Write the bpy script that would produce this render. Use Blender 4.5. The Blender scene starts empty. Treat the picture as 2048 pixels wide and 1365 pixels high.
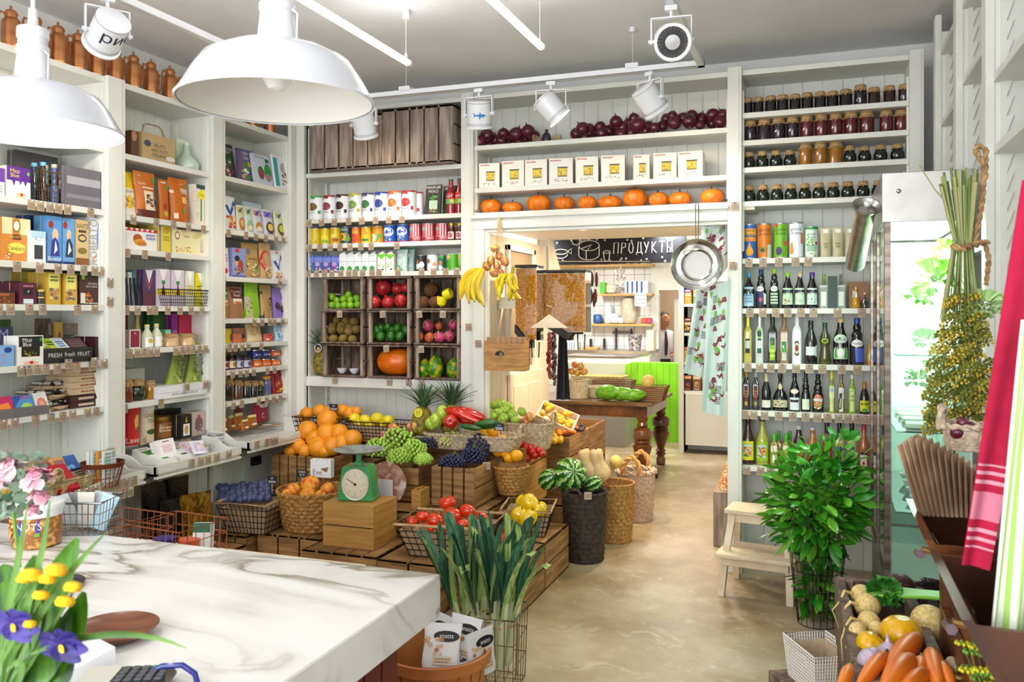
import bpy,math,random
from mathutils import Vector as V,Matrix,noise
from math import sin,cos,pi,radians,sqrt,atan2
SC=bpy.context.scene
COL=SC.collection
RN=random.Random(11)
# ---------------------------------------------------------------- camera
F,CX,HY,CAMH=1688.0,1024.0,625.0,1.70
YAW=radians(20.05)
ca,sa=cos(YAW),sin(YAW)
cd=bpy.data.cameras.new('camera')
cd.sensor_width=36.0
cd.lens=36.0*F/2048.0
cd.shift_y=-(682.5-HY)/2048.0
cd.clip_start=0.05
cd.dof.use_dof=True;cd.dof.focus_distance=4.8;cd.dof.aperture_fstop=7.0
cam=bpy.data.objects.new('camera',cd)
COL.objects.link(cam)
cam.location=(0,0,CAMH)
cam.rotation_euler=(pi/2,0,YAW)
SC.camera=cam
# ---------------------------------------------------------------- world, exposure
w=bpy.data.worlds.new('shop_world')
w.use_nodes=True
w.node_tree.nodes['Background'].inputs[0].default_value=(0.93,0.97,1.0,1)
w.node_tree.nodes['Background'].inputs[1].default_value=3.5
SC.world=w
SC.view_settings.view_transform='Standard'
SC.view_settings.look='None'
SC.view_settings.gamma=1.0
SC.view_settings.use_curve_mapping=False
SC.view_settings.exposure=0.08
TUBE_E,CAN_E,PEND_E,DOWN_E=18.0,40.0,14.0,20.0
def area_light(name,loc,sx,sy,power,col=(1,1,1),rot=(0,0,0)):
 l=bpy.data.lights.new(name,'AREA')
 l.shape='RECTANGLE';l.size=sx;l.size_y=sy;l.energy=power;l.color=col
 o=bpy.data.objects.new(name,l);o.location=loc;o.rotation_euler=rot
 COL.objects.link(o)
 return o
 # soft fill light added behind the camera, in an assumed window opening
area_light('window_daylight',(-1.5,-2.85,1.9),4.4,2.6,150,(0.93,0.97,1.0),(radians(90),0,0))
# ---------------------------------------------------------------- picture point -> place
def ray(px,py=HY):
 u=(px-CX)/F
 return V((u*ca-sa,u*sa+ca,(HY-py)/F))
def at(px,py=HY,X=None,Y=None,Z=None,D=None):
 r=ray(px,py)
 d=X/r.x if X is not None else Y/r.y if Y is not None else(Z-CAMH)/r.z if Z is not None else D
 return V((0,0,CAMH))+r*d
def dep(p):return-p[0]*sa+p[1]*ca
# ---------------------------------------------------------------- materials
def lin(c):
 c=c/255.0
 return c/12.92 if c<=0.04045 else((c+0.055)/1.055)**2.4
def rgb(h):
 return(lin(int(h[0:2],16)),lin(int(h[2:4],16)),lin(int(h[4:6],16)),1)
PAL=dict(w='f1f0ea',k='17161a',g='2f8f3f',G='175a2c',r='c4202b',R='7c1420',b='2457a8',B='16306a',y='f0cf2a',o='e8862a',
O='c96a1c',p='6a3aa0',P='d8619a',c='e9dcb6',t='b98d5f',T='8a6238',n='4a2c1c',s='9aa0a6',l='9ccf3c',L='b9dcf2',
a='d9a441',q='38b0a8',m='a3235a',e='cfc5a8',d='3c3f48',f='f7b6c4')
def hx(c):return PAL.get(c,c)
_M={}
def nt(name):
 m=bpy.data.materials.new(name);m.use_nodes=True
 t=m.node_tree
 return m,t,t.nodes['Principled BSDF']
def M(c,rough=0.5,metal=0.0,spec=None,emit=0.0,trans=0.0,coat=0.0,alpha=1.0):
 if not isinstance(c,str):return c
 c=hx(c)
 key=(c,rough,metal,spec,emit,trans,coat,alpha)
 if key in _M:return _M[key]
 m,t,b=nt('paint_'+c)
 b.inputs['Base Color'].default_value=rgb(c)
 b.inputs['Roughness'].default_value=rough
 b.inputs['Metallic'].default_value=metal
 if spec is not None:b.inputs['Specular IOR Level'].default_value=spec
 if emit:
  b.inputs['Emission Color'].default_value=rgb(c);b.inputs['Emission Strength'].default_value=emit
 if trans:b.inputs['Transmission Weight'].default_value=trans
 if coat:b.inputs['Coat Weight'].default_value=coat
 if alpha<1:b.inputs['Alpha'].default_value=alpha
 _M[key]=m
 return m
def MN(name,c1,c2,scale=8,rough=0.5,metal=0.0,stretch=(1,1,1),bump=0.0,detail=4,lo=0.35,hi=0.65,coat=0.0,c3=None,vary=0.0,dist=0.0,spec=None):
 """two or three colours mixed by a noise in object space; vary shifts each object's tone a little"""
 if name in _M:return _M[name]
 m,t,b=nt(name)
 N,Lk=t.nodes,t.links
 tc=N.new('ShaderNodeTexCoord');mp=N.new('ShaderNodeMapping');mp.inputs['Scale'].default_value=stretch
 nz=N.new('ShaderNodeTexNoise');nz.inputs['Scale'].default_value=scale;nz.inputs['Detail'].default_value=detail
 nz.inputs['Distortion'].default_value=dist
 cr=N.new('ShaderNodeValToRGB')
 cr.color_ramp.elements[0].position=lo;cr.color_ramp.elements[0].color=rgb(hx(c1))
 cr.color_ramp.elements[1].position=hi;cr.color_ramp.elements[1].color=rgb(hx(c2))
 if c3:
  e=cr.color_ramp.elements.new((lo+hi)/2);e.color=rgb(hx(c3))
 Lk.new(tc.outputs['Object'],mp.inputs[0]);Lk.new(mp.outputs[0],nz.inputs[0]);Lk.new(nz.outputs[0],cr.inputs[0])
 out=cr.outputs[0]
 if vary:
  oi=N.new('ShaderNodeObjectInfo');mr=N.new('ShaderNodeMapRange')
  mr.inputs['To Min'].default_value=1-vary;mr.inputs['To Max'].default_value=1+vary
  hs=N.new('ShaderNodeHueSaturation');Lk.new(oi.outputs['Random'],mr.inputs[0]);Lk.new(mr.outputs[0],hs.inputs['Value'])
  Lk.new(out,hs.inputs['Color']);out=hs.outputs[0]
  ad=N.new('ShaderNodeVectorMath');ad.operation='ADD'
  Lk.new(tc.outputs['Object'],ad.inputs[0])
  cb=N.new('ShaderNodeCombineXYZ');ml=N.new('ShaderNodeMath');ml.operation='MULTIPLY';ml.inputs[1].default_value=37
  Lk.new(oi.outputs['Random'],ml.inputs[0]);Lk.new(ml.outputs[0],cb.inputs[0]);Lk.new(cb.outputs[0],ad.inputs[1])
  Lk.new(ad.outputs[0],mp.inputs[0])
 Lk.new(out,b.inputs['Base Color'])
 b.inputs['Roughness'].default_value=rough;b.inputs['Metallic'].default_value=metal
 if spec is not None:b.inputs['Specular IOR Level'].default_value=spec
 if coat:b.inputs['Coat Weight'].default_value=coat
 if bump:
  bp=N.new('ShaderNodeBump');bp.inputs['Strength'].default_value=bump;bp.inputs['Distance'].default_value=0.004
  Lk.new(nz.outputs[0],bp.inputs['Height']);Lk.new(bp.outputs[0],b.inputs['Normal'])
 _M[name]=m
 return m
WHITE=MN('painted_white_wood','dcdcd4','e3e3dc',3,0.42)
CRATE=MN('stained_crate_wood','7a5630','ac8350',3.2,0.6,stretch=(1.2,1.2,14),bump=0.25,c3='936c40',vary=0.14)
CRATEH=MN('stained_crate_wood_along','7a5630','ac8350',3.2,0.6,stretch=(2,2,30),bump=0.25,c3='936c40',vary=0.12)
OLDW=MN('weathered_grey_crate_wood','75655a','ac9c8e',3.4,0.75,stretch=(9,9,1.1),bump=0.3,c3='917f72',vary=0.12)
OLDB=MN('weathered_brown_crate_wood','4a3a30','86705f',4,0.75,stretch=(7,7,2),bump=0.3,c3='695545',vary=0.12)
BOXW=MN('honey_board','a8783a','c4954f',2.5,0.5,stretch=(1.5,1.5,16),bump=0.1,c3='b68644',vary=0.06)
OAKD=MN('dark_oak','3e1d0c','7a431c',3,0.3,stretch=(1.5,1.5,1),bump=0.1,c3='5c2e12',coat=0.4)
OAKT=MN('oak_table_top','54381c','8c6a3c',3,0.45,stretch=(1,12,1),bump=0.1,c3='6f4f2a')
BIRCH=MN('pale_birch','d9c3a4','ead8bd',3,0.5,stretch=(2,12,2),vary=0.04)
KRAFT=MN('kraft_paper','a98c6c','bb9f7e',60,0.8)
TAGM=MN('tag_card','a8937c','b7a48e',40,0.85)
WICK=MN('wicker','8a5f2c','c09350',50,0.6,bump=0.4,c3='a87a3c')
WICKL=MN('pale_wicker','a8907a','d8c6b0',60,0.7,bump=0.4,c3='c2ac96')
WIRE=M('2a2019',0.4,0.6)
COPPER=MN('brushed_copper','b87a4c','d09464',6,0.32,0.95,stretch=(1,1,3),lo=0.3,hi=0.7)
COPW=M('c07a55',0.3,0.9)
STEEL=MN('brushed_steel','a29e9a','b8b4b0',5,0.3,0.9,stretch=(1,12,1))
CHROME=M('d8d8d8',0.12,1.0)
ENAMEL=M('e4e4e8',0.25)
def glass(name,c='f4fbf8',rough=0.02,tint=0.12):
 """thin pane: mostly transparent with a mirror sheen"""
 if name in _M:return _M[name]
 m=bpy.data.materials.new(name);m.use_nodes=True
 t=m.node_tree;N=t.nodes;N.remove(N['Principled BSDF'])
 tr=N.new('ShaderNodeBsdfTransparent');tr.inputs[0].default_value=rgb(hx(c))
 gl=N.new('ShaderNodeBsdfGlossy');gl.inputs['Roughness'].default_value=rough
 mx=N.new('ShaderNodeMixShader');fr=N.new('ShaderNodeFresnel');fr.inputs[0].default_value=1.45
 ad=N.new('ShaderNodeMath');ad.operation='ADD';ad.inputs[1].default_value=tint;ad.use_clamp=True
 t.links.new(fr.outputs[0],ad.inputs[0]);t.links.new(ad.outputs[0],mx.inputs[0])
 t.links.new(tr.outputs[0],mx.inputs[1]);t.links.new(gl.outputs[0],mx.inputs[2])
 t.links.new(mx.outputs[0],N['Material Output'].inputs[0])
 _M[name]=m
 return m
CLEAR=glass('clear_glass',tint=0.05)
CELLO=glass('cellophane','f3f5f2',0.15,0.22)
# ---------------------------------------------------------------- geometry
class G:
 """collects shapes; out() links them as ONE mesh object"""
 def __init__(s,T=None):
  s.v=[];s.f=[];s.mi=[];s.ms=[];s.T=T or Matrix()
 def mat(s,m):
  if isinstance(m,str):m=M(m)
  if m not in s.ms:s.ms.append(m)
  return s.ms.index(m)
 def add(s,vs,fs,m,T=None):
  T=s.T@T if T is not None else s.T
  n=len(s.v);i=s.mat(m)
  s.v+=[tuple(T@V(p))for p in vs]
  s.f+=[[n+k for k in f]for f in fs]
  s.mi+=[i]*len(fs)
  return s
 def bx(s,x0,x1,y0,y1,z0,z1,m,T=None,c=0.0):
  if c:
   c=min(c,abs(x1-x0)*.45,abs(y1-y0)*.45,abs(z1-z0)*.45)
   return s.rbox(x0,x1,y0,y1,z0,z1,m,c,T)
  vs=[(x,y,z)for z in(z0,z1)for y in(y0,y1)for x in(x0,x1)]
  return s.add(vs,[(0,2,3,1),(4,5,7,6),(0,1,5,4),(2,6,7,3),(0,4,6,2),(1,3,7,5)],m,T)
 def rbox(s,x0,x1,y0,y1,z0,z1,m,c,T=None):
  """box with chamfered edges"""
  vs=[];idx={}
  for a,X in((0,(x0,c)),(1,(x1,-c))):
   for b,Y in((0,(y0,c)),(1,(y1,-c))):
    for d,Z in((0,(z0,c)),(1,(z1,-c))):
     for k in range(3):
      idx[a,b,d,k]=len(vs)
      vs.append((X[0]+(X[1]if k!=0 else 0),Y[0]+(Y[1]if k!=1 else 0),Z[0]+(Z[1]if k!=2 else 0)))
  I=idx;fs=[]
  for k in range(3):
   for e in(0,1):
    q=[]
    for(p,r)in((0,0),(0,1),(1,1),(1,0)):
     t=[0,0,0];t[k]=e;o=[i for i in range(3)if i!=k];t[o[0]]=p;t[o[1]]=r
     q.append(I[t[0],t[1],t[2],k])
    fs.append(q)
  for k in range(3):
   o=[i for i in range(3)if i!=k]
   for p in(0,1):
    for r in(0,1):
     t0=[0,0,0];t0[o[0]]=p;t0[o[1]]=r;t1=list(t0);t1[k]=1
     fs.append([I[(*t0,o[0])],I[(*t1,o[0])],I[(*t1,o[1])],I[(*t0,o[1])]])
  for a in(0,1):
   for b in(0,1):
    for d in(0,1):fs.append([I[a,b,d,0],I[a,b,d,1],I[a,b,d,2]])
  return s.add(vs,fs,m,T)
 def lathe(s,prof,m,n=20,T=None,rib=None,caps=True,arc=None):
  """prof: [(r, z)], rib(theta, t) multiplies the radius"""
  vs=[];fs=[];k=len(prof)
  a0,a1=arc or(0,2*pi);full=arc is None
  N=n if full else n+1
  for j,(r,z)in enumerate(prof):
   for i in range(N):
    th=a0+(a1-a0)*i/n
    rr=r*(rib(th,j/(k-1))if rib else 1)
    vs.append((rr*cos(th),rr*sin(th),z))
  for j in range(k-1):
   for i in range(n):
    p,q=j*N+i,j*N+(i+1)%N
    fs.append((p,q,q+N,p+N))
  if caps and full:
   if prof[0][0]>1e-4:fs.append(tuple(reversed(range(N))))
   if prof[-1][0]>1e-4:fs.append(tuple(range((k-1)*N,k*N)))
  return s.add(vs,fs,m,T)
 def tube(s,pts,r,m,n=6,closed=False,T=None,flat=1.0,caps=True):
  """r: number or list, one per point"""
  pts=[V(p)for p in pts];k=len(pts);vs=[];fs=[]
  up=V((0,0,1));prev=None
  for j,p in enumerate(pts):
   a=pts[(j-1)%k]if closed or j else p
   b=pts[(j+1)%k]if closed or j<k-1 else p
   t=(b-a).normalized()if(b-a).length>1e-9 else V((0,0,1))
   if prev is None:
    x=t.cross(up)
    if x.length<1e-3:x=t.cross(V((1,0,0)))
   else:x=prev-t*prev.dot(t)
   if x.length<1e-6:x=t.cross(V((0,1,0)))
   x.normalize();y=t.cross(x);prev=x
   rr=r[j]if isinstance(r,(list,tuple))else r
   for i in range(n):
    th=2*pi*i/n
    vs.append(p+x*rr*cos(th)+y*rr*sin(th)*flat)
  for j in range(k if closed else k-1):
   for i in range(n):
    a=j*n+i;b=j*n+(i+1)%n;c=((j+1)%k)*n
    fs.append((a,b,c+(i+1)%n,c+i))
  if not closed and caps:fs+=[tuple(reversed(range(n))),tuple(range((k-1)*n,k*n))]
  return s.add(vs,fs,m,T)
 def poly(s,pts,m,T=None):return s.add(pts,[tuple(range(len(pts)))],m,T)
 def prism(s,pts,h,m,T=None,ax=1):
  """outline pts (a, b) in the plane across axis ax, given thickness h along it"""
  def mk(a,b,c):return(a,c,b)if ax==1 else(a,b,c)if ax==2 else(c,a,b)
  k=len(pts)
  vs=[mk(a,b,0)for a,b in pts]+[mk(a,b,h)for a,b in pts]
  fs=[tuple(range(k)),tuple(reversed(range(k,2*k)))]+[(i,(i+1)%k,(i+1)%k+k,i+k)for i in range(k)]
  return s.add(vs,fs,m,T)
 def grid(s,fn,nu,nv,m,T=None,cu=False):
  vs=[fn(i/nu,j/nv)for j in range(nv+1)for i in range(nu+(0 if cu else 1))]
  N=nu if cu else nu+1
  fs=[(j*N+i,j*N+(i+1)%N,(j+1)*N+(i+1)%N,(j+1)*N+i)for j in range(nv)for i in range(nu)]
  return s.add(vs,fs,m,T)
 def sph(s,c,r,m,n=10,sz=1.0):
  k=max(4,n//2)
  return s.lathe([(r*sin(pi*j/k),-r*sz*cos(pi*j/k))for j in range(k+1)],m,n,Matrix.Translation(c),caps=False)
 def mesh(s,name,ang=38):
  me=bpy.data.meshes.new(name)
  me.from_pydata(s.v,[],s.f)
  for m in s.ms:me.materials.append(m)
  me.polygons.foreach_set('material_index',s.mi)
  me.polygons.foreach_set('use_smooth',[True]*len(s.f))
  me.update()
  me.set_sharp_from_angle(angle=radians(ang))
  return me
 def out(s,name,parent=None,loc=None,rz=0.0,label=None,cat=None,group=None,kind=None,ang=38):
  o=bpy.data.objects.new(name,s.mesh(name,ang));COL.objects.link(o)
  return setup(o,parent,loc,rz,label,cat,group,kind)
_L={}
def setup(o,parent=None,loc=None,rz=0.0,label=None,cat=None,group=None,kind=None):
 if parent:o.parent=parent
 if loc is not None:o.location=loc
 if rz:o.rotation_euler[2]=rz
 if label:o['label']=label
 if cat:o['category']=cat
 if group:o['group']=group
 if kind:o['kind']=kind
 return o
def thing(name,label,cat,loc=(0,0,0),rz=0.0,group=None):
 o=bpy.data.objects.new(name,None);COL.objects.link(o);o.empty_display_size=0.05
 return setup(o,None,loc,rz,label,cat,group)
def struct(g,name,loc=None,rz=0.0,parent=None,ang=30):
 return g.out(name,parent,loc,rz,kind=None if parent else 'structure',ang=ang)
def dup(o,loc=None,rz=None,label=None,group=None,parent=None,scale=None,rot=None):
 c=o.copy();COL.objects.link(c);c.parent=parent
 if loc is not None:c.location=loc
 if rz is not None:c.rotation_euler[2]=rz
 if rot is not None:c.rotation_euler=rot
 if scale is not None:c.scale=(scale,)*3 if isinstance(scale,(int,float))else scale
 if label:c['label']=label
 if group:c['group']=group
 for ch in o.children:dup(ch,parent=c)
 return c
ORD=['first','second','third','fourth','fifth','sixth','seventh','eighth','ninth','tenth','eleventh','twelfth','thirteenth',
'fourteenth','fifteenth','sixteenth','seventeenth','eighteenth','nineteenth','twentieth']+['%dth'%i for i in range(21,99)]
def Rx(a):return Matrix.Rotation(a,4,'X')
def Ry(a):return Matrix.Rotation(a,4,'Y')
def Rz(a):return Matrix.Rotation(a,4,'Z')
def Tr(x,y=0,z=0):return Matrix.Translation((x,y,z)if not isinstance(x,V)else x)
# ---------------------------------------------------------------- lettering and printed pictures
_TX={}
def text_shape(txt):
 if txt in _TX:return _TX[txt]
 cu=bpy.data.curves.new('lettering','FONT');cu.body=txt;cu.resolution_u=2;cu.align_x='CENTER'
 o=bpy.data.objects.new('lettering',cu);COL.objects.link(o)
 dg=bpy.context.evaluated_depsgraph_get();dg.update()
 me=bpy.data.meshes.new_from_object(o.evaluated_get(dg))
 vs=[tuple(v.co)for v in me.vertices];fs=[tuple(p.vertices)for p in me.polygons]
 bpy.data.objects.remove(o);bpy.data.meshes.remove(me);bpy.data.curves.remove(cu)
 if vs:
  xs=[v[0]for v in vs];ys=[v[1]for v in vs]
  cx,cy,hh=(min(xs)+max(xs))/2,(min(ys)+max(ys))/2,0.72
  vs=[((x-cx)/hh,(y-cy)/hh)for x,y,z in vs]
  wd=(max(xs)-min(xs))/hh
 else:wd=1
 _TX[txt]=(vs,fs,wd)
 return _TX[txt]
def prints(g,fm,W,Hh,spec,seed=0,seg=1):
 """draw flat shapes on a face; fm(a, b, lift) gives the point at a metres across, b metres up"""
 rn=random.Random(seed);e=0.0
 for tok in spec.split(';'):
  a=tok.strip().split(' ')
  if not a[0]:continue
  k=a[0];e+=0.00035
  if k=='t':
   u,v,h=map(float,a[1:4]);c=a[4];txt=' '.join(a[5:]);rot=0
   if txt[:1]=='^':rot=1;txt=txt[1:]
   vs,fs,wd=text_shape(txt)
   h*=Hh;mw=(Hh if rot else W)*0.94
   sx=min(h,mw/wd)
   P=[fm(u*W+(-y*h if rot else x*sx),v*Hh+(x*sx if rot else y*h),e)for x,y in vs]
   g.add(P,fs,M(c,0.5))
  elif k=='r' or k=='q':
   u0,v0,u1,v1=map(float,a[1:5]);sk=float(a[6])if len(a)>6 else 0
   n=max(1,int(abs(u1-u0)*seg));P=[];fs=[]
   for i in range(n+1):
    u=u0+(u1-u0)*i/n
    P+=[fm(u*W,(v0+sk*(u-u0))*Hh,e),fm(u*W,(v1+sk*(u-u0))*Hh,e)]
   fs=[(2*i,2*i+2,2*i+3,2*i+1)for i in range(n)]
   g.add(P,fs,M(a[5],0.5))
  elif k=='o':
   u,v,ru,rv=map(float,a[1:5]);n=14
   P=[fm((u+q*ru*cos(2*pi*i/n))*W,(v+q*rv*sin(2*pi*i/n))*Hh,e)for q in(1,.5)for i in range(n)]
   g.add(P,[(i,(i+1)%n,n+(i+1)%n,n+i)for i in range(n)]+[tuple(range(n,2*n))],M(a[5],0.5))
  elif k=='g':  # a heap of small rounds: nuts, berries, leaves
   u,v,ru,rv=map(float,a[1:5]);n=int(a[5]);cs=a[6:]
   for i in range(n):
    x,y=rn.uniform(-1,1),rn.uniform(-1,1)
    s=rn.uniform(0.18,0.34)*min(ru*W,rv*Hh);m6=6;ph=rn.random()
    g.add([fm((u+ru*x*.8)*W+s*cos(2*pi*(j+ph)/m6),(v+rv*y*.8)*Hh+s*sin(2*pi*(j+ph)/m6)*.8,e+i*5e-6)for j in range(m6)],
    [tuple(range(m6))],M(cs[rn.randrange(len(cs))],0.5))
  elif k=='l':  # rows of small print
   u0,v0,u1,v1=map(float,a[1:5]);n=int(a[5]);
   for i in range(n):
    y=v0+(v1-v0)*(i+.5)/n;x=u0+rn.random()*.08*(u1-u0)
    while x<u1-.02:
     x2=min(u1,x+rn.uniform(.06,.22)*(u1-u0));hh=(v1-v0)/n*.28
     g.add([fm(x*W,(y-hh)*Hh,e),fm(x2*W,(y-hh)*Hh,e),fm(x2*W,(y+hh)*Hh,e),fm(x*W,(y+hh)*Hh,e)],[(0,1,2,3)],M(a[6],0.5))
     x=x2+.03*(u1-u0)
  elif k=='z':  # polygon: z colour u v u v ...
   q=list(map(float,a[2:]));n=len(q)//2
   g.add([fm(q[2*i]*W,q[2*i+1]*Hh,e+(.0008 if seg>1 else 0))for i in range(n)],[tuple(range(n))],M(a[1],0.5))
def flatmap(w,y=0.0,z0=0.0,tilt=0.0):
 return lambda a,b,e:(a-w/2,y-e+b*sin(tilt),z0+b*cos(tilt))
def cylmap(r,W,z0=0.0,cy=None,prof=None):
 cy=r if cy is None else cy
 def fm(a,b,e):
  th=(a-W/2)/r-pi/2
  return((r+e)*cos(th),cy+(r+e)*sin(th),z0+b)
 return fm
 # ---------------------------------------------------------------- goods for the shelves (front at y=0, width along x, stands on z=0)
def auto(seed,base):
 """a printed front nobody could read from here: title, picture, small print"""
 r=random.Random(seed)
 L=lambda:r.choice('wycrbgopkaGBR')
 c1,c2,c3=L(),L(),L()
 v=r.choice((0,1,2))
 s='r 0 .78 1 1 %s;l .15 .82 .85 .96 1 w;'%c1
 if v==0:s+='o .5 .42 .3 .2 %s;g .5 .4 .26 .16 16 %s %s %s;l .15 .06 .8 .16 2 %s'%(c2,c3,c1,L(),c1)
 elif v==1:s+='r .08 .5 .92 .72 %s;l .14 .54 .86 .7 2 w;g .5 .26 .38 .18 20 %s %s %s'%(c2,c2,c3,L())
 else:s+='o .5 .62 .24 .11 %s;l .32 .57 .68 .67 1 k;g .55 .25 .36 .2 22 %s %s %s'%(c2,c1,c3,L())
 return s
def mk_box(g,w,h,d,c,pr,seed,tilt=0.0):
 T0=g.T;g.T=T0@Rx(-tilt)
 g.bx(-w/2,w/2,0,d,0,h,M(c,0.45))
 prints(g,flatmap(w,-0.0002),w,h,pr,seed)
 g.bx(-w/2-.0002,w/2+.0002,d*.48,d*.52,h*.1,h+.0003,M('e',0.6))
 g.T=T0
def mk_pouch(g,w,h,d,c,pr,seed,flat=.9):
 """stand-up bag: full at the foot, sealed flat at the top, a little crumpled"""
 rn=random.Random(seed);ph=rn.random()*6;n=16
 def fn(u,v):
  th=2*pi*u;q=(1-v**1.6);dd=d*.5*max(q,.02)*(1-.25*max(0,.12-v)/.12)
  wd=w*.5*(1-.06*sin(pi*v))*(1-.05*(v<.03))
  x=cos(th);y=sin(th);x=math.copysign(abs(x)**.6,x)
  cr=.012*w*sin(9*v+ph+5*x)*q
  return(wd*x+cr,d*.5+dd*y+cr,h*v)
 g.grid(fn,n,10,M(c,0.35),cu=True)
 g.bx(-w*.49,w*.49,d*.48,d*.52,h*.93,h*1.0,M(c,0.35))
 def fm(a,b,e):
  v=min(1,b/h);q=max(1-v**1.6,.02);x=max(-1,min(1,(a-w/2)/(w/2)/.97))
  s=sqrt(max(0,1-abs(x)**(2/.6)))if abs(x)<1 else 0
  return(a-w/2,d*.5-d*.5*q*s-.002-e,b)
 prints(g,fm,w,h,pr,seed,seg=12)
def mk_can(g,w,h,d,c,pr,seed,lid='s',metal=0.0):
 r=w/2;T=Tr(0,r,0)
 g.lathe([(r*.96,0),(r,h*.015),(r,h*.03)],M('c8c8c8',.3,.9),20,T)
 g.lathe([(r*.995,h*.02),(r*.995,h*.97)],M(c,0.35,metal),20,T)
 g.lathe([(r,h*.965),(r*1.01,h*.98),(r,h),(r*.93,h),(r*.92,h*.985),(0,h*.985)],M(lid,.3,.7)if lid=='s' else M(lid,.4),20,T)
 W=2.4*r
 prints(g,cylmap(r,W),W,h,pr,seed,seg=14)
def mk_jar(root,w,h,c,lid='gold',pr='',seed=0,rnd=False):
 """glass jar: contents seen through it, with a lid or a cloth cap tied on (child meshes)"""
 r=w/2;T=Tr(0,r,0);g=G()
 m=M(c,0.12,spec=.6,coat=.6)
 if rnd:pf=[(r*.55,0),(r*.8,h*.04),(r*.97,h*.2),(r,h*.36),(r*.93,h*.52),(r*.72,h*.66),(r*.62,h*.72),(r*.62,h*.86)]
 else:pf=[(r*.9,0),(r*.98,h*.03),(r*.98,h*.68),(r*.9,h*.76),(r*.78,h*.8),(r*.78,h*.88)]
 g.lathe(pf,m,20,T)
 o=g.out('glass_body',root)
 g=G()
 if lid=='cloth':
  m=MN('burlap','8f6f45','b4905f',90,.9,bump=.5)
  rn=random.Random(seed);ph=rn.random()*6
  rr=r*(.7 if rnd else .88)
  def rib(th,t):return 1+(.13*sin(5*th+ph)+.07*sin(11*th))*max(0,1-t*2.2)
  g.lathe([(rr*1.2,h*.70),(rr*1.12,h*.78),(rr*.98,h*.84),(rr*1.03,h*.88),(rr*1.0,h*.97),(rr*.85,h),(0,h*1.005)],m,22,T,rib=rib)
  g.out('cloth_cap',root)
  g=G();g.tube([(rr*1.02*cos(a*pi/8),r+rr*1.02*sin(a*pi/8),h*.845)for a in range(16)],.0022,M('c9b48a'),4,closed=True)
  g.tube([(0,r-rr*1.05,h*.845),(.006,r-rr*1.2,h*.78),(-.004,r-rr*1.15,h*.62)],.0016,M('c9b48a'),4)
  g.out('twine',root)
 else:
  g.lathe([(r*.84,h*.84),(r*.86,h*.86),(r*.86,h*.98),(r*.82,h),(0,h)],M({'gold':'c9a348','white':'e8e8e8','black':'1c1c1e','silver':'b8b8bc'}.get(lid,lid),.3,.8 if lid in('gold','silver')else 0),20,T)
  g.out('lid',root)
 if pr:
  g=G();W=2.2*r;prints(g,cylmap(r*.985,W,cy=r),W,h,pr,seed,seg=14);g.out('label_sticker',root)
PROF=dict(
wine=[(.98,0),(1,.02),(1,.52),(.92,.6),(.5,.72),(.34,.78),(.32,.97),(.36,.98),(.36,1)],
oil=[(.98,0),(1,.02),(1,.45),(.95,.55),(.62,.7),(.4,.78),(.37,.84),(.48,.85),(.48,.88),(.37,.9),(.37,1)],
sq=[(.9,0),(.95,.02),(.95,.62),(.8,.68),(.42,.74),(.36,.78),(.36,1)],
sauce=[(.95,0),(1,.03),(1,.5),(.9,.58),(.5,.76),(.42,.84),(.42,1)],
waist=[(.9,0),(1,.05),(.8,.3),(.72,.42),(.9,.56),(.85,.66),(.45,.78),(.36,.86),(.36,1)],
knob=[(.95,0),(1,.03),(1,.42),(.78,.52),(.7,.56),(.78,.6),(.74,.66),(.5,.72),(.6,.77),(.55,.82),(.38,.87),(.38,1)],
jug=[(.95,0),(1,.05),(.97,.32),(.72,.48),(.4,.58),(.26,.66),(.22,.9),(.26,.92),(.26,1)],
flask=[(.7,0),(.95,.06),(1,.25),(.8,.4),(.4,.55),(.24,.7),(.22,1)],
drip=[(.8,0),(1,.1),(.95,.22),(.6,.42),(.3,.6),(.18,.75),(.16,1)])
def mk_bottle(root,w,h,c,prof='wine',cap='k',pr='',seed=0,capf=.12,foil=None):
 r=w/2;T=Tr(0,r,0)
 pf=[(a*r,b*h)for a,b in PROF[prof]]
 g=G();n=20
 rib=None
 if prof=='sq':rib=lambda th,t:1/max(abs(cos(th)),abs(sin(th)))*.82 if t<.6 else 1
 g.lathe([p for p in pf if p[1]<=h*(1-capf*.6)]+[(pf[-1][0],h*(1-capf*.5))],M(c,0.08,spec=.7,coat=.5),n,T,rib=rib)
 g.out('glass_body',root)
 g=G();rc=pf[-1][0]
 g.lathe([(rc*1.12,h*(1-capf)),(rc*1.14,h*(1-capf*.9)),(rc*1.12,h*.985),(rc,h),(0,h)],M(foil or cap,.35,.7 if foil else 0),14,T)
 g.out('cap',root)
 if pr:
  g=G();rb=r*(1.0 if prof!='sq' else .86);W=2.1*rb
  def fm(a,b,e):
   th=(a-W/2)/rb-pi/2;t=b/h;R_=rb
   for(a0,b0),(a1,b1)in zip(PROF[prof],PROF[prof][1:]):
    if b0<=t<=b1:R_=r*(a0+(a1-a0)*(t-b0)/max(1e-6,b1-b0))*(1 if prof!='sq' else .88)
   R_+=.0012+e
   return(R_*cos(th),r+R_*sin(th),b)
  prints(g,fm,W,h,pr,seed,seg=14);g.out('label_sticker',root)
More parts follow.
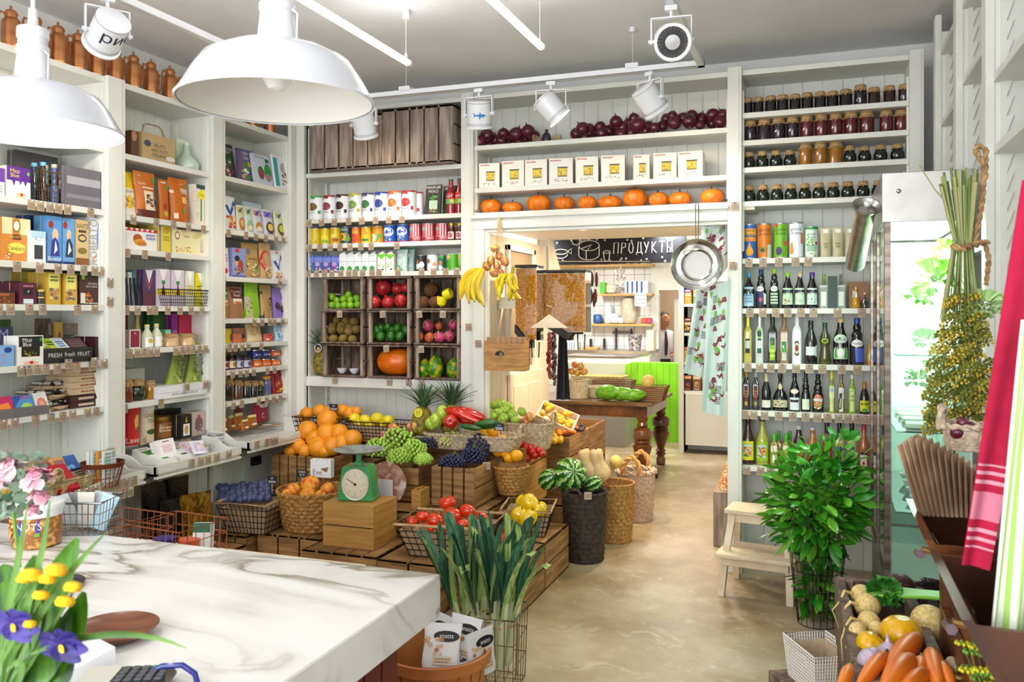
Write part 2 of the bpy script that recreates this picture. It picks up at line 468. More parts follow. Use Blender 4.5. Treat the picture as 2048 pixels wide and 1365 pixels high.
  # ---------------------------------------------------------------- walls of shelves
class Wall:
 def __init__(s,kind,pos):s.k=kind;s.p=pos
 def pt(s,px,off=0.0):
  """place on the shelf front at picture column px, off metres behind the edge (height left 0)"""
  if s.k=='L':v=at(px,X=s.p-off)
  elif s.k=='R':v=at(px,X=s.p+off)
  else:v=at(px,Y=s.p+off)
  return v
 rz=property(lambda s:{'L':pi/2,'B':0.0,'R':-pi/2}[s.k])
LW,BW=Wall('L',-3.90),Wall('B',5.69)
PEND=[]  # (object, desc, where, anchor) settled at the end, once repeats are known
def relabel(o,desc,where,anchor='post',group=None):
 PEND.append((o,desc,where,anchor));o['label']=desc+' '+where
def goods(wall,z,where,rows,anchor='left',depth=.16,group=None):
 """rows: (name, px0, px1, py_top, kind, colour, prints, look [, options])"""
 for i,row in enumerate(rows):
  name,x0,x1,yt,kind,c,pr,desc=row[:8];op=row[8]if len(row)>8 else{}
  off=op.get('off',.03)
  a,b=wall.pt(x0,off),wall.pt(x1,off)
  p=(a+b)/2;w=(b-a).length*op.get('fill',.95)
  zz=z+op.get('up',0)
  h=CAMH+(HY-yt)/F*dep(p)-zz
  seed=int(x0*7+yt*13)
  if pr=='*':pr=auto(seed,c)
  rz=wall.rz+op.get('turn',0)
  cat=op.get('cat')or name.split('_')[-1]
  loc=(p.x,p.y,zz+.001)
  d=op.get('d',depth)
  if kind in('jar','rjar','bottle'):
   o=thing(name,desc,cat,loc,rz,group)
   if kind=='bottle':mk_bottle(o,w,h,c,op.get('prof','wine'),op.get('cap','k'),pr,seed,op.get('capf',.12),op.get('foil'))
   else:mk_jar(o,w,h,c,op.get('lid','gold'),pr,seed,kind=='rjar')
  else:
   g=G()
   if kind=='box':mk_box(g,w,h,d,c,pr,seed,op.get('tilt',0))
   elif kind=='book':mk_box(g,w,h,.02,c,pr,seed,op.get('tilt',.16))
   elif kind=='bag':mk_pouch(g,w,h,min(d,w*.6),c,pr,seed)
   elif kind=='can':mk_can(g,w,h,d,c,pr,seed,op.get('lid','s'))
   elif kind=='tetra':
    mk_box(g,w,h*.86,w*.9,c,pr,seed)
    g.prism([(-w/2,h*.86),(w/2,h*.86),(w*.12,h*.95),(-w*.12,h*.95)],w*.9,M(c,.45))
    g.lathe([(w*.2,0),(w*.2,h*.1),(0,h*.1)],M(op.get('cap','w'),.4),12,Tr(0,w*.4,h*.9))
   o=g.out(name,None,loc,rz,desc,cat,group)
  relabel(o,desc,where,anchor)
PINC={'w':'eeeeee','r':'c0202a','g':'16904a','b':'2a3fb0','y':'e8d020','k':'202020'}
_tag=None
def tags(wall,z,where,spec,anchor='left',off=-.004):
 """kraft price tags pinned to a shelf edge: 'px:pin px:pin ...'"""
 global _tag
 rn=random.Random(int(z*977))
 for tok in spec.split():
  px,c=tok.split(':')
  p=wall.pt(float(px),off)
  g=G();g.bx(-.024,.024,-.001,0,-.052,.002,TAGM)
  prints(g,lambda a,b,e:(a-.02,-.0012-e,b-.045),.04,.03,'l 0 0 1 1 3 8a7460',int(px.split('.')[0]))
  o=g.out('price_tag',None,(p.x,p.y,z-.004),wall.rz,'x','price tag','kraft price tags pinned to the shelf edges')
  o.rotation_euler=(0,rn.uniform(-.09,.09),wall.rz)
  q=G();q.sph((0,-.005,-.004),.0048,M(PINC[c],.3),8);q.out('push_pin',o)
  relabel(o,'kraft price tag with %s pin'%{'w':'white','r':'red','g':'green','b':'blue','y':'yellow','k':'black'}[c],where,anchor)
  # ================================================================ THE ROOM
CEIL=3.45
def beadboard(w,h,pitch=.09,m=None,gap=.006,dpt=.006):
 """boards side by side with V grooves; stands on z=0, faces -y, x from 0 to w"""
 g=G();n=max(1,round(w/pitch));p=w/n;m=m or WHITE
 for i in range(n):
  x0,x1=i*p+gap/2,(i+1)*p-gap/2
  g.add([(x0,0,0),(x1,0,0),(x1,0,h),(x0,0,h),(x0-gap/2,dpt,0),(x1+gap/2,dpt,0),(x1+gap/2,dpt,h),(x0-gap/2,dpt,h)],
  [(0,1,2,3),(4,0,3,7),(1,5,6,2)],m)
 g.bx(0,w,dpt,dpt+.01,0,h,m)
 return g
 # concrete floor
m,t,b=nt('worn_concrete');N,Lk=t.nodes,t.links
tc=N.new('ShaderNodeTexCoord');n1=N.new('ShaderNodeTexNoise');n1.inputs['Scale'].default_value=1.6;n1.inputs['Detail'].default_value=8;n1.inputs['Roughness'].default_value=.62
cr=N.new('ShaderNodeValToRGB');cr.color_ramp.elements[0].position=.3;cr.color_ramp.elements[0].color=rgb('86704f');cr.color_ramp.elements[1].position=.7;cr.color_ramp.elements[1].color=rgb('bdb19c')
e=cr.color_ramp.elements.new(.5);e.color=rgb('a3906f')
n2=N.new('ShaderNodeTexNoise');n2.inputs['Scale'].default_value=4.5;n2.inputs['Detail'].default_value=10;n2.inputs['Roughness'].default_value=.75;n2.inputs['Distortion'].default_value=1.5
c2=N.new('ShaderNodeValToRGB');c2.color_ramp.elements[0].position=.54;c2.color_ramp.elements[0].color=(0,0,0,1);c2.color_ramp.elements[1].position=.70;c2.color_ramp.elements[1].color=(1,1,1,1)
mx=N.new('ShaderNodeMixRGB');mx.inputs[2].default_value=rgb('cfc7b8')
ml=N.new('ShaderNodeMath');ml.operation='MULTIPLY';ml.inputs[1].default_value=.75
Lk.new(tc.outputs['Object'],n1.inputs[0]);Lk.new(tc.outputs['Object'],n2.inputs[0]);Lk.new(n1.outputs[0],cr.inputs[0]);Lk.new(n2.outputs[0],c2.inputs[0])
Lk.new(c2.outputs[0],ml.inputs[0]);Lk.new(ml.outputs[0],mx.inputs[0]);Lk.new(cr.outputs[0],mx.inputs[1]);Lk.new(mx.outputs[0],b.inputs['Base Color'])
rr=N.new('ShaderNodeMapRange');rr.inputs['To Min'].default_value=.28;rr.inputs['To Max'].default_value=.5;Lk.new(n1.outputs[0],rr.inputs[0]);Lk.new(rr.outputs[0],b.inputs['Roughness'])
CONC=m
g=G();g.bx(-5.2,1.4,-3.2,14.6,-.1,0,CONC);struct(g,'floor')
g=G();g.bx(-4.4,1.1,-3.2,6.12,CEIL,CEIL+.1,MN('ceiling_paint','e8e7e9','eeedef',2,.7));struct(g,'ceiling')
PLAS=MN('wall_plaster','d9d9d6','e0e0dc',3,.6)
g=G();g.bx(-4.4,-4.26,-3.2,6.2,0,CEIL,PLAS);struct(g,'wall_left')
g=G();g.bx(1.02,1.16,-3.2,6.2,0,CEIL,PLAS);struct(g,'wall_right')
# rear wall behind the camera has an assumed opening, added to let soft ambient light in
g=G();g.bx(-4.4,-3.9,-3.2,-3.1,0,CEIL,PLAS);g.bx(.8,1.1,-3.2,-3.1,0,CEIL,PLAS);g.bx(-3.9,.8,-3.2,-3.1,0,.5,PLAS);g.bx(-3.9,.8,-3.2,-3.1,3.3,CEIL,PLAS);struct(g,'wall_rear')
# back wall: left part, over the passage, right part
g=G();g.bx(-4.26,-2.46,6.08,6.2,0,CEIL,PLAS);g.bx(-2.46,-.45,6.08,6.2,2.42,CEIL,PLAS);g.bx(-.45,1.02,6.08,6.2,0,CEIL,PLAS);struct(g,'wall_back')
# ---------------- cabinet carcasses
def shelf_unit(label,x0,x1,wall,zs,ztop=3.25,depth=.34,thick=.034,notch_from=.9,z0=0.0,end_l=.06,end_r=.06,backm=None,pitch=.09,thicks={},notch_to=3.0,sides=3.25,name='shelving_unit',topd=None,post_top=3.3):
 """x0, x1: inner edges in the wall's running coordinate (x for a back wall, y for a side wall)"""
 rz=wall.rz
 loc=(x0,wall.p,0)if wall.k=='B' else(wall.p,x0,0)
 if wall.k=='R':loc=(wall.p,x1,0)
 o=thing(name,label,'shelving',loc,rz,'white built-in shelving units')
 W=x1-x0
 g=beadboard(W+.02,post_top-.02-z0,pitch,backm or WHITE)
 g.out('back_panel',o,(-.01,depth-.02,z0))
 for x,s in((0,1),(W,-1)):
  g=G();g.bx(x-.02 if s>0 else x,x if s>0 else x+.02,.003,depth,z0,sides,WHITE);g.out('side_panel',o)
  if notch_from is not None:
  # saw-tooth strip that carries the shelves, front and rear
   for y in(.02,depth-.07):
    pts=[(y,notch_from)];z=notch_from
    while z<notch_to:pts+=[(y+.02,z),(y+.045,z+.075)];z+=.075
    pts+=[(y,z)]
    g=G();g.prism([(p,q)for p,q in pts],.012,WHITE,Tr(x if s>0 else x-.012),ax=0);g.out('notched_strip',o)
 for z in zs:
  th=thicks.get(z,thick)
  g=G();g.bx(.001,W-.001,-.004,depth-.03,z-th,z,WHITE,c=.002);g.out('shelf',o)
 return o
def post(label,x0,x1,wall,z1=3.3,z0=0.0,d=.03,ledge=.0):
 g=G();W=x1-x0
 g.bx(0,W,-d,.0025,z0,z1,WHITE,c=.002)
 g.bx(W*.78,W*.86,-d-.001,-d+.001,z0+.01,z1-.01,M('cfcdbf',.5))
 loc=(x0,wall.p,0)if wall.k=='B' else(wall.p,x0,0)
 if wall.k=='R':loc=(wall.p,x1,0)
 return g.out('cabinet_post',None,loc,wall.rz,label,'post','white cabinet posts')
B=BW
def bX(px):return at(px,Y=5.69).x
def lY(px):return at(px,X=-3.90).y
# left wall: three bays, y limits from the posts
LB=[(2.2,lY(208)),(lY(243),lY(419)),(lY(444),lY(576))]
zA=[3.07,2.65]
LUN=[shelf_unit('white shelving bay nearest the marble counter on left wall',LB[0][0],LB[0][1],LW,[3.07,2.66,2.294,1.965,1.742,1.423,1.157,.80],ztop=3.07,notch_to=2.95,sides=3.05,post_top=3.06),
shelf_unit('white shelving bay with orange pouches, middle of left wall',LB[1][0],LB[1][1],LW,[3.07,2.65,2.287,2.083,1.740,1.479,1.153,.80],notch_to=2.95,sides=3.05,post_top=3.06),
shelf_unit('white shelving bay next to the room corner, left wall',LB[2][0],LB[2][1],LW,[3.07,2.655,2.283,1.952,1.655,1.478,1.29,1.07,.80],notch_to=2.95,sides=3.05,post_top=3.06)]
post('white cabinet post between near bay and orange pouch bay',LB[0][1],LB[1][0],LW,3.075)
post('white cabinet post between orange pouch bay and corner bay',LB[1][1],LB[2][0],LW,3.075)
post('white corner post where left and back shelving meet',LB[2][1],5.66,LW,3.28)
g=G();g.bx(-3.93,-3.80,5.66,5.72,0,3.28,WHITE,c=.003);g.out('cabinet_post',None,None,0,'white back wall post in the room corner beside the tinned vegetables','post','white cabinet posts')
# low cupboard doors under the pull-out trays, with bronze cup pulls
for k,((y0,y1),px)in enumerate(zip(LB,((100,140),(327,350),(501,518)))):
 par=LUN[k];W=y1-y0
 g=beadboard(W-.04,.66,.1);dr=g.out('door',par,(.02,.0,.06))
 ym=lY((px[0]+px[1])/2)-y0-.02
 g=G();m=M('4a3420',.35,.7)
 for a,bq in((-.05,-.035),(.035,.05)):g.bx(a,bq,-.02,0,0,.06,m)
 g.bx(-.05,.05,-.02,0,.05,.062,m);g.bx(-.05,.05,-.022,-.012,0,.014,m);g.bx(-.05,.05,-.004,0,.014,.05,M('1e140c',.6))
 g.out('cup_handle',dr,(ym,0,.52))
 # top rail of back shelving
 # back left bay
XL=(-3.80,bX(925));XM=(bX(949),bX(1456));XR=(bX(1484),bX(1818))
shelf_unit('white shelving bay with fruit crates beside the doorway',XL[0],XL[1],BW,[3.28,2.79,2.43,2.232,2.008,1.196,.75],thicks={1.196:.075},notch_to=3.1,post_top=3.27)
shelf_unit('white shelves with pumpkins and onions over the doorway',XM[0],XM[1],BW,[3.28,2.914,2.603,2.424],z0=2.39,notch_from=2.45,notch_to=3.1,pitch=.105,post_top=3.27)
shelf_unit('white shelving bay full of jam jars and oil bottles',XR[0],XR[1],BW,[3.28,3.0,2.82,2.643,2.423,2.05,1.725,1.368,1.06,.70],notch_from=2.1,notch_to=3.1,pitch=.13,post_top=3.27)
post('white post between fruit crates and banana doorway',XL[1],XM[0],BW,3.30)
post('white post between doorway and oil bottle shelves',XM[1],XR[0],BW,3.30)
post('white post at the end of jam jar shelves beside steel cooler',XR[1],bX(1847),BW,3.30)
# casing round the passage
g=G()
xa,xb=XM
g.bx(xa,xa+.085,5.66,5.72,0,2.30,WHITE,c=.004);g.bx(xa+.085,xa+.11,5.675,5.72,0,2.28,WHITE,c=.004)
g.bx(xa,xb,5.66,5.72,2.30,2.385,WHITE,c=.004);g.bx(xa+.085,xb,5.675,5.72,2.275,2.30,WHITE,c=.004)
g.bx(xa-.01,xb+.01,5.64,5.72,2.375,2.40,WHITE,c=.004)
struct(g,'trim_passage')
# passage walls and soffit
WARM=MN('passage_paint','e4d6c2','e9dcca',3,.5)
g=beadboard(1.75,2.30,.1,MN('passage_board','e2d6c4','e8ddcc',3,.45));struct(g,'wall_passage_left',(-2.36,5.72,0),pi/2)
g=beadboard(1.75,2.30,.1);struct(g,'wall_passage_right',(-.50,7.47,0),-pi/2)
g=G();g.bx(-2.46,-.40,5.70,7.5,2.37,2.42,WARM);struct(g,'ceiling_passage')
# flat hatch panel, coloured dark to stand for its shaded recess, and a panelled door below it
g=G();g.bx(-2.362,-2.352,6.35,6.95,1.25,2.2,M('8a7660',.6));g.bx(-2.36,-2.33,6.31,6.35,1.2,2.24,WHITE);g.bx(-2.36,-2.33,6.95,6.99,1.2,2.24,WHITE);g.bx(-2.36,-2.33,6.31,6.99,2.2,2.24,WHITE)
struct(g,'trim_hatch')
g=G();PD=MN('door_paint','ead6bd','f0dfc8',3,.5)
g.bx(-2.355,-2.33,6.35,7.2,0,1.2,PD,c=.003)
for y0 in(6.42,6.80):g.bx(-2.332,-2.322,y0,y0+.32,.12,1.1,PD,c=.006)
struct(g,'door_1')
# the room beyond
g=G();g.bx(-5.2,.4,7.5,14.6,2.62,2.7,M('e6e2dc',.6));struct(g,'ceiling_kitchen')
g=G();g.bx(-5.2,-5.1,7.5,14.6,0,2.62,WARM);g.bx(-5.1,-2.46,7.42,7.5,0,2.7,WARM);g.bx(-.50,.4,7.42,7.5,0,2.7,WARM);struct(g,'wall_kitchen_left')
g=G();g.bx(.3,.4,7.5,14.6,0,2.62,WARM);struct(g,'wall_kitchen_right')
g=G();g.bx(-2.46,-.4,7.44,7.5,2.42,2.7,WARM);struct(g,'wall_lintel')
# tiled kitchen wall with grout lines as real gaps
m,t,b=nt('white_tiles');N,Lk=t.nodes,t.links
br=N.new('ShaderNodeTexBrick');br.offset=0;br.inputs['Color1'].default_value=rgb('e6e6e4');br.inputs['Color2'].default_value=rgb('eeeeec');br.inputs['Mortar'].default_value=rgb('8f8f8c')
br.inputs['Scale'].default_value=1;br.inputs['Mortar Size'].default_value=.004;br.inputs['Brick Width'].default_value=.15;br.inputs['Row Height'].default_value=.15
tc=N.new('ShaderNodeTexCoord');sp=N.new('ShaderNodeSeparateXYZ');cb=N.new('ShaderNodeCombineXYZ')
Lk.new(tc.outputs['Object'],sp.inputs[0]);Lk.new(sp.outputs[0],cb.inputs[0]);Lk.new(sp.outputs[2],cb.inputs[1]);Lk.new(cb.outputs[0],br.inputs[0]);Lk.new(br.outputs[0],b.inputs['Base Color']);b.inputs['Roughness'].default_value=.2
TILE=m
KY=12.2
xd0,xd1=at(1318,Y=KY).x,at(1372,Y=KY).x
g=G();g.bx(-5.1,xd0-.12,KY,KY+.12,0,2.62,TILE)
struct(g,'wall_kitchen_back')
g=G();g.bx(xd0-.12,xd0,KY-.02,KY+.12,0,2.62,WHITE);g.bx(xd0,.3,KY-.02,KY+.12,2.02,2.62,WHITE);g.bx(xd1,.3,KY,KY+.12,0,2.02,WHITE);struct(g,'trim_kitchen_doorway')
g=G();g.bx(-5.1,.3,14.5,14.6,0,2.62,M('c2a78c',.6));struct(g,'wall_store_back')
# ================================================================ LIGHTS THE SHOP HAS, PLUS ADDED TUBES
g0=None
for(px,z,nm)in((815,3.15,'bright fluorescent tube hanging nearer the left shelving'),(1082,3.15,'bright fluorescent tube hanging over the middle aisle')):
 p=at(px,125 if px<900 else 93,Z=z)
 o=thing('tube_light',nm,'light',(p.x,p.y,z),0,'fluorescent tubes under the ceiling')
 g=G();g.tube([(0,0,0),(0,-1.6,0)],.019,M('ffffff',.5,emit=TUBE_E),10);g.out('glowing_tube',o)
 g=G();g.tube([(0,.025,0),(0,0,0)],.020,ENAMEL,10);g.tube([(0,-1.6,0),(0,-1.625,0)],.020,ENAMEL,10);g.out('end_cap',o)
 g=G()
 for y in(-.02,-1.5):g.tube([(0,y,.02),(0,y,CEIL-z-.001)],.0018,M('d8d8d8',.4),5);g.lathe([(.022,0),(.022,.05)],ENAMEL,12,Tr(0,y,CEIL-z-.052))
 g.out('hanging_cord',o)
for k,tl in enumerate([q for q in COL.objects if q.name.startswith('tube_light')]):
 for j,y in enumerate((-.2,-1.7)):dup(tl,(tl.location.x,y,tl.location.z),label='fluorescent tube overhead nearer the camera, %s row, %s one'%(('left','right')[k],('front','rear')[j]))  # unseen tube copies added behind the camera to light the shop
 # spotlight track: a U of white rail under the ceiling
ZT=3.185
TX0,TX1,TY=at(690,Y=5.12).x,at(1402,Y=5.12).x,5.12
g=G()
o=thing('light_track','white U-shaped ceiling track carrying the enamel spotlights','light track',(0,0,0))
g.bx(TX0-.02,TX0+.02,1.6,TY+.02,ZT-.018,ZT+.018,ENAMEL,c=.002);g.bx(TX0-.02,TX1+.02,TY-.02,TY+.02,ZT-.018,ZT+.018,ENAMEL,c=.002);g.bx(TX1-.02,TX1+.02,1.6,TY+.02,ZT-.018,ZT+.018,ENAMEL,c=.002)
for s in(-1,1):g.bx(TX0-.02,TX1+.02,TY+.021*s-.001,TY+.021*s+.001,ZT-.019,ZT-.014,M('707070',.6))
g.out('rail',o)
g=G()
for px in(812,1265):
 x=at(px,Y=TY).x;g.tube([(x,TY,ZT+.018),(x,TY,CEIL-.001)],.0018,M('d8d8d8',.4),5);g.bx(x-.04,x+.04,TY-.03,TY+.03,ZT+.01,ZT+.04,ENAMEL)
 g.lathe([(.02,0),(.02,.03)],ENAMEL,10,Tr(x,TY,CEIL-.031))
g.out('hanging_cord',o)
def spot(label,loc,dirv,size,deco=None,swing=0.0):
 """enamel-mug spotlight: adapter on the rail, U bracket, can with rim lines, lamp at the mouth"""
 o=thing('track_spotlight',label,'spotlight',loc,swing,'white enamel spotlights on the ceiling track')
 L,r=size*1.06,size*.5
 g=G();g.bx(-.03,.03,-.02,.02,-.045,-.019,ENAMEL,c=.003);g.tube([(0,0,-.045),(0,0,-.075)],.009,ENAMEL,10);g.out('track_adapter',o)
 hz=-.075
 g=G();e=r+.012
 pz=hz-r*1.35
 for s in(-1,1):g.bx(s*e-.003,s*e+.003,-.012,.012,pz-.015,hz,ENAMEL)
 g.bx(-e-.003,e+.003,-.012,.012,hz-.004,hz+.002,ENAMEL);
 for s in(-1,1):g.tube([(s*(r-.005),0,pz),(s*(e+.014),0,pz)],.010,ENAMEL,10)
 g.out('bracket',o)
 d=V(dirv).normalized()
 q=d.to_track_quat('Z','Y').to_matrix().to_4x4()
 inv=Rz(-swing)
 T=Tr(0,0,pz)@inv@q
 g=G(T)
 g.lathe([(0,-L*.5),(r*.86,-L*.5),(r*.95,-L*.47),(r*.95,L*.42),(r*1.06,L*.45),(r*1.06,L*.5),(r*.98,L*.5),(r*.9,L*.2),(r*.9,L*.1)],ENAMEL,28)
 for a in(-.42,.33,.38):
  g.lathe([(r*.955,L*(a-.006)),(r*.962,L*a),(r*.955,L*(a+.006))],M('23233c',.4),28,caps=False)
 g.out('can',o)
 g=G(T);g.lathe([(r*.9,L*.2),(r*.5,L*.22),(r*.48,L*.26),(0,L*.27)],M('ffe9c8',.4,emit=CAN_E),20);g.out('lamp',o)
 if deco:
  g=G(T);W=2*r;a0=deco.get('a',0)
  def fm(a,b,e2):
   th=-(a-W/2)/(r*.96)+a0;return((r*.962+e2)*cos(th),(r*.962+e2)*sin(th),(.5-b)*L)
  prints(g,fm,W,1.0,deco['p'],3,seg=10);g.out('printed_mark',o)
 sp=bpy.data.lights.new('spot_lamp','SPOT');sp.energy=22;sp.spot_size=radians(75);sp.spot_blend=.8;sp.color=(1,.93,.84);sp.shadow_soft_size=.06
 so=bpy.data.objects.new('spot_lamp',sp);COL.objects.link(so);so.location=V(loc)+Rz(swing)@V((0,0,pz))+d*(L*.55)
 so.rotation_euler=(-d).to_track_quat('Z','Y').to_euler()
 return o
sp_=[(215,'L',(-.85,.35,-.55),'tilted enamel spotlight printed with dark letters, nearest the copper pots',{'p':'t .5 .60 .34 23233c рис','a':-1.9}),
(604,'L',(-.35,.2,-1),'enamel spotlight with a red rim line half hidden behind large pendant shade',None),
(728,'B',(-.1,.55,-1),'plain white enamel spotlight aimed down before the big grey crates',None),
(958,'B',(-.12,.35,-1),'white enamel spotlight with a blue shark painted on it',{'p':'o .54 .5 .2 .05 2f86c8;z 2f86c8 .38 .5 .22 .60 .27 .5 .24 .42;z 2f86c8 .56 .46 .46 .34 .48 .47;z 2f86c8 .56 .53 .50 .63 .46 .53;z 2f86c8 .66 .47 .62 .38 .6 .47','a':-1.7}),
(1102,'B',(.62,.25,-.75),'white enamel spotlight with three dark rim lines above the red onions',None),
(1300,'B',(.5,.5,-.8),'white enamel spotlight aimed at onions, between lined one and track corner',None),
(1392,'R',(.22,-.9,-.38),'white enamel spotlight facing the camera with a black louvred mouth',None)]
for px,k,d,lb,deco in sp_:
 if k=='B':p=at(px,Y=TY)
 else:p=at(px,X=TX0 if k=='L' else TX1)
 sw=radians({215:60,604:20,728:0,958:0,1102:10,1300:-30,1392:5}[px])
 if px==1392:
  p=V((TX1,at(1387,Y=4.0).y,0));p.y=4.05
 o=spot(lb,(p.x,p.y,ZT),d,.165,deco,sw)
 if px==1392:
  can=[c for c in o.children if c.name.startswith('can')][0]
  dd=V(d).normalized();q=dd.to_track_quat('Z','Y').to_matrix().to_4x4();r=.0825;pz=-.075-r*1.35
  g=G(Tr(0,0,pz)@Rz(-sw)@q);
  for i in range(24):
   a=i*pi/12;g.bx(r*.42,r*.86,-.0016,.0016,.078,.084,M('2a2a2e',.5),Rz(a))
  g.lathe([(r*.9,.076),(0,.076)],M('4a4a4e',.5),20,caps=False);g.lathe([(r*.42,.076),(r*.42,.086),(0,.088)],M('c8c8cc',.3,.4),20)
  g.out('louvre',o)
  # ---------------- pendant lamps
def pendant(label,x,y,z,lit):
 o=thing('pendant_lamp',label,'lamp',(x,y,z),0,'white enamel pendant lamps over the counter')
 R_=.21
 g=G();m=M('d6d8e0',.2,coat=.3)
 g.lathe([(R_-.004,.002),(R_,0),(R_+.001,.006),(R_*.97,.014),(R_*.84,.062),(R_*.74,.092),(R_*.55,.112),(R_*.3,.124),(R_*.2,.128)],m,56,caps=False)
 g.out('shade',o)
 g=G();g.lathe([(R_-.006,.003),(R_*.82,.060),(R_*.72,.088),(R_*.54,.107),(R_*.2,.122),(.0,.123)],M('dedbd4',.5),48,caps=False);g.out('shade_lining',o)
 g=G();g.lathe([(.043,.122),(.042,.14),(.036,.19),(.035,.198),(.038,.2),(.038,.214),(.034,.218),(.034,.232),(.037,.236),(.036,.26),(.020,.266),(.012,.272),(.010,.31)],ENAMEL,28);g.out('neck',o)
 g=G();g.tube([(.039,0,.2),(.052,0,.19),(.05,0,.125)],.002,ENAMEL,6);g.out('wire_clip',o)
 g=G();g.tube([(0,0,.3),(0,0,CEIL-z-.001)],.005,M('f0f0f0',.4),8);g.out('cord',o)
 g=G();g.lathe([(0,.028),(.018,.032),(.03,.05),(.032,.066),(.022,.09),(.014,.11),(.014,.124)],M('fff6e6',.2,emit=PEND_E)if lit else M('f4f2ee',.15,coat=.5),20);g.out('bulb',o)
 if lit:
  l=bpy.data.lights.new('pendant_light','POINT');l.energy=7;l.color=(1,.97,.92);l.shadow_soft_size=.05
  b=bpy.data.objects.new('pendant_light',l);COL.objects.link(b);b.location=(x,y,z-.005)
p=at(554,200,D=1.83);ZP=CAMH+.452
pendant('white enamel pendant lamp, unlit, hanging over the marble counter',p.x,p.y,ZP,False)
p=at(66,255,D=2.12)
pendant('white enamel pendant lamp, glowing, in front of the left shelving',p.x,p.y,ZP,True)
# ---------------- copper coffee pots along the top of the left shelving
pot=None
pots=[(22,12),(70,25),(116,44),(156,60),(193,78),(231,92),(267,104),(302,118),(340,131),(371,146),(404,158),(436,172),(470,184),(505,196),(540,206)]
for i,(px,yt)in enumerate(pots):
 p=LW.pt(px,.07)
 h=CAMH+(HY-yt)/F*dep(p)-3.07
 lb='brushed copper coffee pot, %s of the row counted from the glowing lamp'%ORD[i]
 if pot is None:
  pot=thing('coffee_pot',lb,'coffee pot',(p.x,p.y,3.071),pi/2,'copper coffee pots along the top shelf')
  g=G();g.lathe([(.048,0),(.05,.004),(.05,.02),(.047,.022),(.047,.140),(.044,.155),(.034,.165),(.030,.168),(.030,.185)],COPPER,24);g.out('pot_body',pot)
  g=G();g.lathe([(.033,.185),(.033,.192),(.028,.203),(.016,.212),(.006,.214),(.005,.222),(.008,.226),(.005,.232),(0,.233)],COPPER,20);g.out('lid',pot)
  g=G();g.tube([(-.030,0,.172),(-.045,0,.186),(-.062,0,.185),(-.070,0,.165),(-.070,0,.08),(-.078,0,.055),(-.094,0,.042)],[.005,.005,.006,.006,.006,.006,.004],COPPER,8);g.out('handle',pot)
  g=G();g.tube([(.045,0,.05),(.062,0,.09),(.066,0,.13),(.078,0,.15)],[.012,.009,.007,.006],COPPER,8);g.out('spout',pot);o=pot
 else:o=dup(pot,(p.x,p.y,3.071),label=lb)
 o.scale=(h/.233,)*3
 o.rotation_euler[2]=pi/2+RN.uniform(-.1,.1)
N1,N2,N3='near bay','orange pouch bay','corner bay'
E1='the counter'
ORG='c0660e'
# ---------------- left wall, near bay
goods(LW,2.294,'on near bay shelf one',[
('chocolate_box',-38,10,334,'box','f1f0ea','r 0 .5 1 1 p;l .1 .1 .9 .4 3 s','white and purple chocolate box',{'cat':'box'}),
('chocolate_box',12,62,335,'box','f4f2ea','r 0 .55 1 1 5a2a8c;t .34 .86 .13 e8c83a Mitzi;t .34 .72 .13 e8c83a Blue;o .9 .82 .05 .07 7cc03a;z 5a2a8c .2 .56 .3 .38 .36 .56;z 5a2a8c .5 .56 .56 .42 .62 .56;z 5a2a8c .7 .56 .78 .4 .84 .56;o .58 .1 .22 .1 e6c49c;o .6 .12 .06 .05 r','purple and white chocolate box',{'cat':'box'}),
('metallic_board',128,206,338,'box','6a6670','r .05 .55 .95 .75 a9a6ae;r .05 .2 .95 .3 88848c','dark silver metallic gift board',{'cat':'board','d':.03,'off':.02}),
('gift_box',28,118,308,'box','4a4548','','dark grey gift box behind the basket',{'cat':'box','off':.22,'d':.06}),
],E1,.12)
